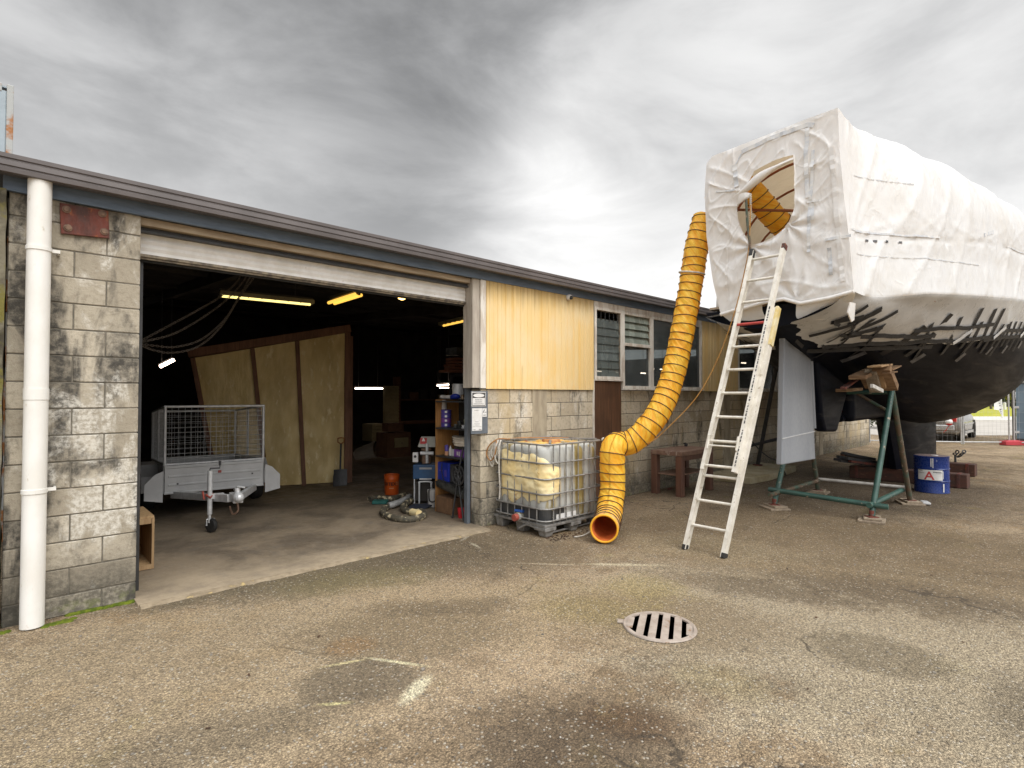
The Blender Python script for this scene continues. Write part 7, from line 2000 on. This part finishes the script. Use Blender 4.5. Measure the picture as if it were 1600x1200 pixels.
for xx in (RX, RX + 2.58):
    for s in (0, 1):
        yy = CY + .09 if s == 0 else CY + Wc - .09
        whl = thing('wheel', None, None); whl.parent = car; whl.location = wm(car).inverted() @ V(xx, yy, .315)
        M = MB(); M.lathe([(.20, -.1), (.29, -.105), (.312, -.08), (.315, 0), (.312, .08), (.29, .105), (.20, .1)], (0, 0, 0), 28, Rx); build('tyre', M, mt['black'], whl, True, smooth=40)
        M = MB(); M.lathe([(0, -.09), (.05, -.1), (.06, -.075), (.19, -.095), (.205, -.103), (.205, .103), (.19, .095), (.06, .075), (.05, .1), (0, .09)], (0, 0, 0), 24, Rx); build('rim', M, mt['chrome'], whl, True, smooth=40)
        M = MB(); M.lathe([(.32, -.02), (.375, -.02), (.375, .0), (.32, .0)], V(xx, CY - .012 if s == 0 else CY + Wc + .012, .33), 28, Rx); build('wheel_arch', M, mt['interior'], car)
M = MB(); M.bx(RX + .36, RX + 2.2, CY - .028, CY - .008, .24, .34); M.bx(RX + .3, RX + 2.28, CY - .03, CY - .012, .56, .60); build('side_trim', M, mt['chrome'], car, bevel=.008)
for s in (0, 1):
    y0_, y1_ = (CY + .06, CY + .26) if s == 0 else (CY + Wc - .26, CY + Wc - .06)
    M = MB(); M.bx(RX - .80, RX - .62, y0_, y1_, .70, 1.02); build('tail_light', M, mt['taillight'], car, bevel=.02)
    M = MB(); M.ball(V(RX + 1.75, CY - .10 if s == 0 else CY + Wc + .10, 1.05), (.07, .11, .08), 12, 8); build('wing_mirror', M, mt['black'], car, smooth=50)
M = MB(); M.bx(RX - .84, RX - .7, CY + .12, CY + Wc - .12, .40, .60); build('bumper', M, mt['chrome'], car, bevel=.03)
# red and white buoy hung on the fence next to the car
p = onX(1483, 659, f1.x - .12); bo = thing('marker_buoy', 'small red and white float hanging on the mesh fence beside the keel', 'float', p)
M = MB(); M.ball(p, (.10, .10, .10), 16, 10); build('float', M, mt['white'], bo, smooth=60)
M = MB(); M.ball(p + V(0, 0, -.075), (.09, .09, .06), 16, 8); M.ball(p + V(0, 0, .12), (.06, .06, .10), 12, 8); M.tube([p + V(0, 0, -.12), p + V(-.05, .08, -.28), p + V(-.08, .14, -.36)], .012, 6); build('cap', M, mt['taillight'], bo, smooth=60)
# blue-grey cabin at the right edge
mt['cabinblue'] = M_plain('blue_grey_cabin_paint', (.17, .235, .29), (.14, .195, .245), .5, nscale=3, bump=.04)
ca = onZ(1585, 692, 0); cb_ = dl(0, 0)
uy = (F0 + RT * .93).normalized(); ux = V(uy.y, -uy.x, 0)
cbn = thing('storage_cabin', 'blue-grey steel storage cabin with recessed panels at the right edge beyond the fence', 'cabin', ca + ux * 1.5 + uy * 1.2)
def cbx(u0, u1, v0, v1, z0, z1, mat, name, bevel=.01):
    M = MB(); M.prism([ca + ux * u0 + uy * v0 + V(0, 0, z0), ca + ux * u1 + uy * v0 + V(0, 0, z0), ca + ux * u1 + uy * v1 + V(0, 0, z0), ca + ux * u0 + uy * v1 + V(0, 0, z0)], (0, 0, z1 - z0)); return build(name, M, mt[mat], cbn, bevel=bevel)
cbx(.06, 3.0, .03, 2.4, .15, 2.06, 'cabinblue', 'body')
cbx(-.05, .05, .02, .3, .12, 2.08, 'darkmetal', 'corner_post'); 
for z in (.2, .8, 1.4): cbx(.3, 1.3, .012, .0285, z + .05, z + .42, 'blusteel', 'door_panel', .01)
for z in (.34, 1.2): cbx(-.02, .14, -.02, .024, z, z + .08, 'galv', 'hinge', .005)
cbx(.02, 3.0, -.03, 2.44, 2.085, 2.15, 'galv', 'roof'); cbx(.06, 3.0, .03, 2.4, .0, .145, 'darkmetal', 'base')
# feather banner on the lawn
bp = onZ(1560, 654, .02); sc_ = (bp - CAM).dot(F0) / 850
bn_ = thing('feather_banner', 'white feather banner with black lettering standing on the lawn', 'banner', bp)
def bq(px, py): 
    d = ray(px, py); k = (bp - CAM).dot(F0) / d.dot(F0); return CAM + d * k
out = [bq(1553.5, 640), bq(1553.8, 622), bq(1556, 614), bq(1560.5, 611), bq(1563.5, 625), bq(1566, 650), bq(1561, 641)]
M = MB(); M.prism(out, F0 * .03); build('sail', M, mt['white'], bn_)
M = MB(); M.tube([bq(1566.5, 656), bq(1566, 640), bq(1563.5, 622), bq(1560.5, 611)], .05, 8); build('pole', M, mt['white'], bn_)
M = MB()
for (x, y, w, h) in ((1559.6, 621.5, 1.7, 2.4), (1560.4, 625.5, 1.3, 3), (1561.2, 630, .8, 1.3), (1561.8, 634, 1.0, 1.2), (1562.6, 640, 1.4, 1.5), (1563.2, 643.4, .8, .9), (1563.6, 646.6, .6, .7)):
    M.prism([bq(x - w / 2, y + h / 2), bq(x + w / 2, y + h / 2), bq(x + w / 2, y - h / 2), bq(x - w / 2, y - h / 2)], F0 * -.05)
M.xf(lambda p: p - F0 * .01); build('lettering', M, mt['ink'], bn_)
# posts and stones on the lawn
mt['stump'] = M_plain('dark_post_wood', (.10, .08, .06), (.07, .055, .04), .9)
for i, (px, py0, py1, wpx, m_, nm, lab, cat) in enumerate(((1548.5, 639, 624, 3.4, 'stump', 'timber_post', 'dark timber post on the lawn left of the white banner', 'post'), (1537, 636, 628, 4, 'stump', 'tree_stump', 'dark stump on the lawn beside the hull', 'stump'), (1547.5, 632, 628, 2.4, 'white', 'white_marker', 'small white marker left of the banner', 'marker'), (1570, 640, 629, 4, 'white', 'white_sign', 'white sign standing on the lawn right of the banner', 'sign'))):
    a = onZ(px, py0, .014); s_ = (a - CAM).dot(F0) / 850; h = (py0 - py1) * s_; r = wpx / 2 * s_
    M = MB(); M.lathe([(r * 1.1, 0), (r, h * .3), (r * .95, h * .95), (r * .7, h)], a, 10); tag(build(nm, M, mt[m_], smooth=40), lab, cat)
# trees and bushes
mt['bark'] = M_plain('grey_brown_bark', (.10, .08, .06), (.06, .05, .04), .95, nscale=8, bump=.6)
def M_leaf(name, a, b):
    m, t, bs, out_ = new_mat(name); isl = t.n('ShaderNodeNewGeometry').outputs['Random Per Island']
    t.put(bs.inputs['Base Color'], t.mix(isl, a, b)); bs.inputs['Roughness'].default_value = .6
    tr_n = t.n('ShaderNodeBsdfTranslucent', {'Color': (*b, 1)}); mx = t.n('ShaderNodeMixShader', {0: .25, 1: bs.outputs[0], 2: tr_n.outputs[0]}); t.put(out_.inputs[0], mx.outputs[0]); return m
mt['leafdark'] = M_leaf('dark_green_leaves', (.03, .045, .018), (.07, .09, .03))
mt['leafyellow'] = M_leaf('yellow_green_leaves', (.16, .17, .02), (.30, .27, .03))
mt['leafolive'] = M_leaf('olive_leaves', (.06, .075, .025), (.13, .13, .04))
def foliage(M, c, r, n, leaf, rs):
    cl = [(V(rs.gauss(0, .45), rs.gauss(0, .45), rs.gauss(0, .42)), rs.uniform(.25, .55)) for _ in range(14)]
    for i in range(n):
        o, s = rs.choice(cl); p = V(rs.gauss(0, 1), rs.gauss(0, 1), rs.gauss(0, 1)).normalized() * s * rs.random() ** .4
        q = V((o.x + p.x) * r[0], (o.y + p.y) * r[1], (o.z + p.z) * r[2]) + c
        u = V(rs.gauss(0, 1), rs.gauss(0, 1), rs.gauss(0, 1)).normalized(); w = u.cross(V(rs.gauss(0, 1), rs.gauss(0, 1), rs.gauss(0, 1))).normalized(); k = leaf * rs.uniform(.6, 1.4)
        M.add([q - u * k, q + w * k * .5, q + u * k, q - w * k * .5], [[0, 1, 2, 3]])
def tree(p, h, r, leafm, label, seed, name='leafy_tree', n=2200, leaf=.22):
    rs = random.Random(seed); o = thing(name, label, 'tree', p, 0, 'trees beyond the lawn')
    M = MB(); M.tube([p, p + V(.1, .05, h * .3), p + V(-.05, .1, h * .6)], [h * .035, h * .026, h * .012], 9)
    for k in range(6):
        a = k * 1.05 + rs.random(); b = p + V(0, 0, h * rs.uniform(.28, .5)); M.tube([b, b + V(math.cos(a) * r * .35, math.sin(a) * r * .35, h * .14), b + V(math.cos(a) * r * .7, math.sin(a) * r * .7, h * .26)], [h * .014, h * .009, h * .004], 6)
    build('trunk', M, mt['bark'], o, smooth=50)
    M = MB(); foliage(M, p + V(0, 0, h * .66), (r, r, h * .36), n, leaf, rs); build('crown', M, mt[leafm], o, fixn=False)
for i, (px, d, h, r, m_, lab) in enumerate(((1500, 95, 9, 5, 'leafolive', 'olive tree beyond the lawn behind the silver car'), (1535, 88, 7.5, 4.2, 'leafdark', 'dark green tree beyond the lawn left of the banner'), (1567, 100, 10, 5, 'leafolive', 'tall olive tree beyond the lawn behind the banner'), (1582, 70, 5.2, 1.5, 'leafyellow', 'narrow yellow-green tree between the fence posts'), (1612, 90, 9, 5, 'leafdark', 'dark tree behind the blue-grey cabin'), (1380, 60, 7, 4, 'leafdark', 'dark green tree at the end of the block wall'), (1660, 95, 11, 6, 'leafolive', 'olive tree out beyond the right end of the fence'))):
    tree(dl(d, (px - 800) / 850 * d, .01), h, r, m_, lab, 40 + i)
def bush(p, r, h, leafm, label, seed, n=1500, leaf=.07):
    rs = random.Random(seed); o = thing('bush', label, 'bush', p, 0, 'bushes beyond the yard')
    M = MB()
    for k in range(7): a = k * .9; M.tube([p, p + V(math.cos(a) * r * .3, math.sin(a) * r * .3, h * .4), p + V(math.cos(a) * r * .6, math.sin(a) * r * .6, h * .75)], [.03, .02, .008], 6)
    build('stems', M, mt['bark'], o)
    M = MB(); foliage(M, p + V(0, 0, h * .5), (r, r, h * .5), n, leaf, rs); build('foliage', M, mt[leafm], o, fixn=False)
for i, (px, d, r, h, m_, lab) in enumerate(((1375, 27, 1.0, 2.2, 'leafdark', 'dark bush beyond the fence at the end of the block wall'), (1396, 28, 1.0, 1.9, 'leafdark', 'dark bush beyond the fence seen left of the keel'), (1552, 84, 2.2, 2.2, 'leafolive', 'olive bush at the back of the lawn behind the banner'), (1575, 80, 2.4, 2.6, 'leafdark', 'dark bush at the back of the lawn right of the banner'), (1525, 82, 2.6, 2.2, 'leafolive', 'olive bush at the back of the lawn above the car mirror'))):
    bush(dl(d, (px - 800) / 850 * d, .01), r, h, m_, lab, 60 + i, leaf=.07 if d < 40 else .16)

# ---------------------------------------------------------------- sky, sun and picture settings
SUN_EL, SUN_AZ = rad(52), None
sdir = (F0 * -.55 + RT * .65 + V(0, 0, 0)).normalized() * math.cos(SUN_EL) + V(0, 0, math.sin(SUN_EL))   # towards the sun
world = bpy.data.worlds.new('World'); SC.world = world; world.use_nodes = True
wt = NT(world.node_tree); wn = world.node_tree.nodes
for n_ in list(wn): wn.remove(n_)
wo = wn.new('ShaderNodeOutputWorld')
sky = wn.new('ShaderNodeTexSky'); sky.sky_type = 'NISHITA'; sky.sun_disc = False
sky.sun_elevation = SUN_EL; sky.sun_rotation = math.atan2(sdir.x, sdir.y)
sky.air_density = 1.0; sky.dust_density = 4.0; sky.ozone_density = 1.0
bg1 = wt.n('ShaderNodeBackground', {'Color': sky.outputs[0], 'Strength': .10})
D = wt.n('ShaderNodeTexCoord').outputs['Generated']
sp_ = wt.n('ShaderNodeSeparateXYZ', {0: D})
pm = wt.mapping(D, (1.0, 1.0, 2.1), (0, 0, -YAW)); pm = wt.mapping(pm, (1.0, .8, 1.0), (rad(28), 0, 0))
c1 = wt.noise(pm, 2.3, 8, .56, .6)
c2 = wt.noise(wt.mapping(pm, loc=(3.3, 1.7, 0)), 5.5, 8, .6, .5)
base = wt.math('ADD', wt.math('MULTIPLY', c1, .86), wt.math('MULTIPLY', c2, .22))
def blob(px, py, k, amp):
    d = ray(px, py).normalized()
    dp = wt.n('ShaderNodeVectorMath', {0: D, 1: tuple(d)}, operation='DOT_PRODUCT').outputs['Value']
    return wt.math('MULTIPLY', wt.math('POWER', wt.math('MAXIMUM', dp, 0.0), k), amp)
val = wt.ramp(base, .36, .72, -.10, .11)
for b in ((600, 80, 12, -.08), (300, 170, 30, -.03), (660, 270, 90, -.08), (1000, 205, 80, -.13), (830, 250, 300, .16), (905, 290, 160, .20), (780, 350, 60, .10), (900, 140, 200, .14), (1090, 75, 90, .13), (1530, 200, 11, .19), (430, 310, 60, .13), (60, 200, 40, .12), (950, 390, 40, .16), (1100, 350, 60, .10)):
    val = wt.math('ADD', val, blob(*b))
el = sp_.outputs[2]
val = wt.math('ADD', val, wt.ramp(el, 0.03, .42, .27, 0.0))
val = wt.math('ADD', val, .45)
val = wt.math('MAXIMUM', wt.math('MINIMUM', val, 1.0), .25)
bright = wt.math('MULTIPLY', wt.math('POWER', val, 1.35), .98)
# unseen sky overhead and behind the camera, brightened to add light on the scene
bk = wt.n('ShaderNodeVectorMath', {0: D, 1: tuple((-F0 * .35 + RT * .12 + V(0, 0, .92)).normalized())}, operation='DOT_PRODUCT').outputs['Value']
bright = wt.math('ADD', bright, wt.math('MULTIPLY', wt.ramp(bk, .35, .95, 0, 1), 1.5))
tint = wt.mix(wt.ramp(val, .3, .9), (.985, .99, 1.0), (1.0, .995, .985))
cc = wt.n('ShaderNodeVectorMath', {0: tint}, operation='SCALE'); wt.put(cc.inputs['Scale'], bright)
bg2 = wt.n('ShaderNodeBackground', {'Color': cc.outputs[0], 'Strength': 1.0})
mxw = wt.n('ShaderNodeMixShader', {0: .97, 1: bg1.outputs[0], 2: bg2.outputs[0]})
wt.put(wo.inputs[0], mxw.outputs[0])
sl = bpy.data.lights.new('sun', 'SUN'); sl.energy = 1.3; sl.angle = rad(35); sl.color = (1.0, .975, .93)
so = bpy.data.objects.new('sun', sl); COL.objects.link(so)
so.rotation_euler = sdir.to_track_quat('Z', 'Y').to_euler()
vs_ = SC.view_settings; vs_.view_transform = 'Standard'; vs_.look = 'None'; vs_.gamma = 1.0; vs_.exposure = .45; vs_.use_curve_mapping = False
SC.cycles.use_denoising = True
try: SC.cycles.denoiser = 'OPENIMAGEDENOISE'
except Exception: pass
SC.cycles.max_bounces = 8; SC.cycles.diffuse_bounces = 4; SC.cycles.glossy_bounces = 3; SC.cycles.transparent_max_bounces = 16
SC.cycles.sample_clamp_indirect = 6.0
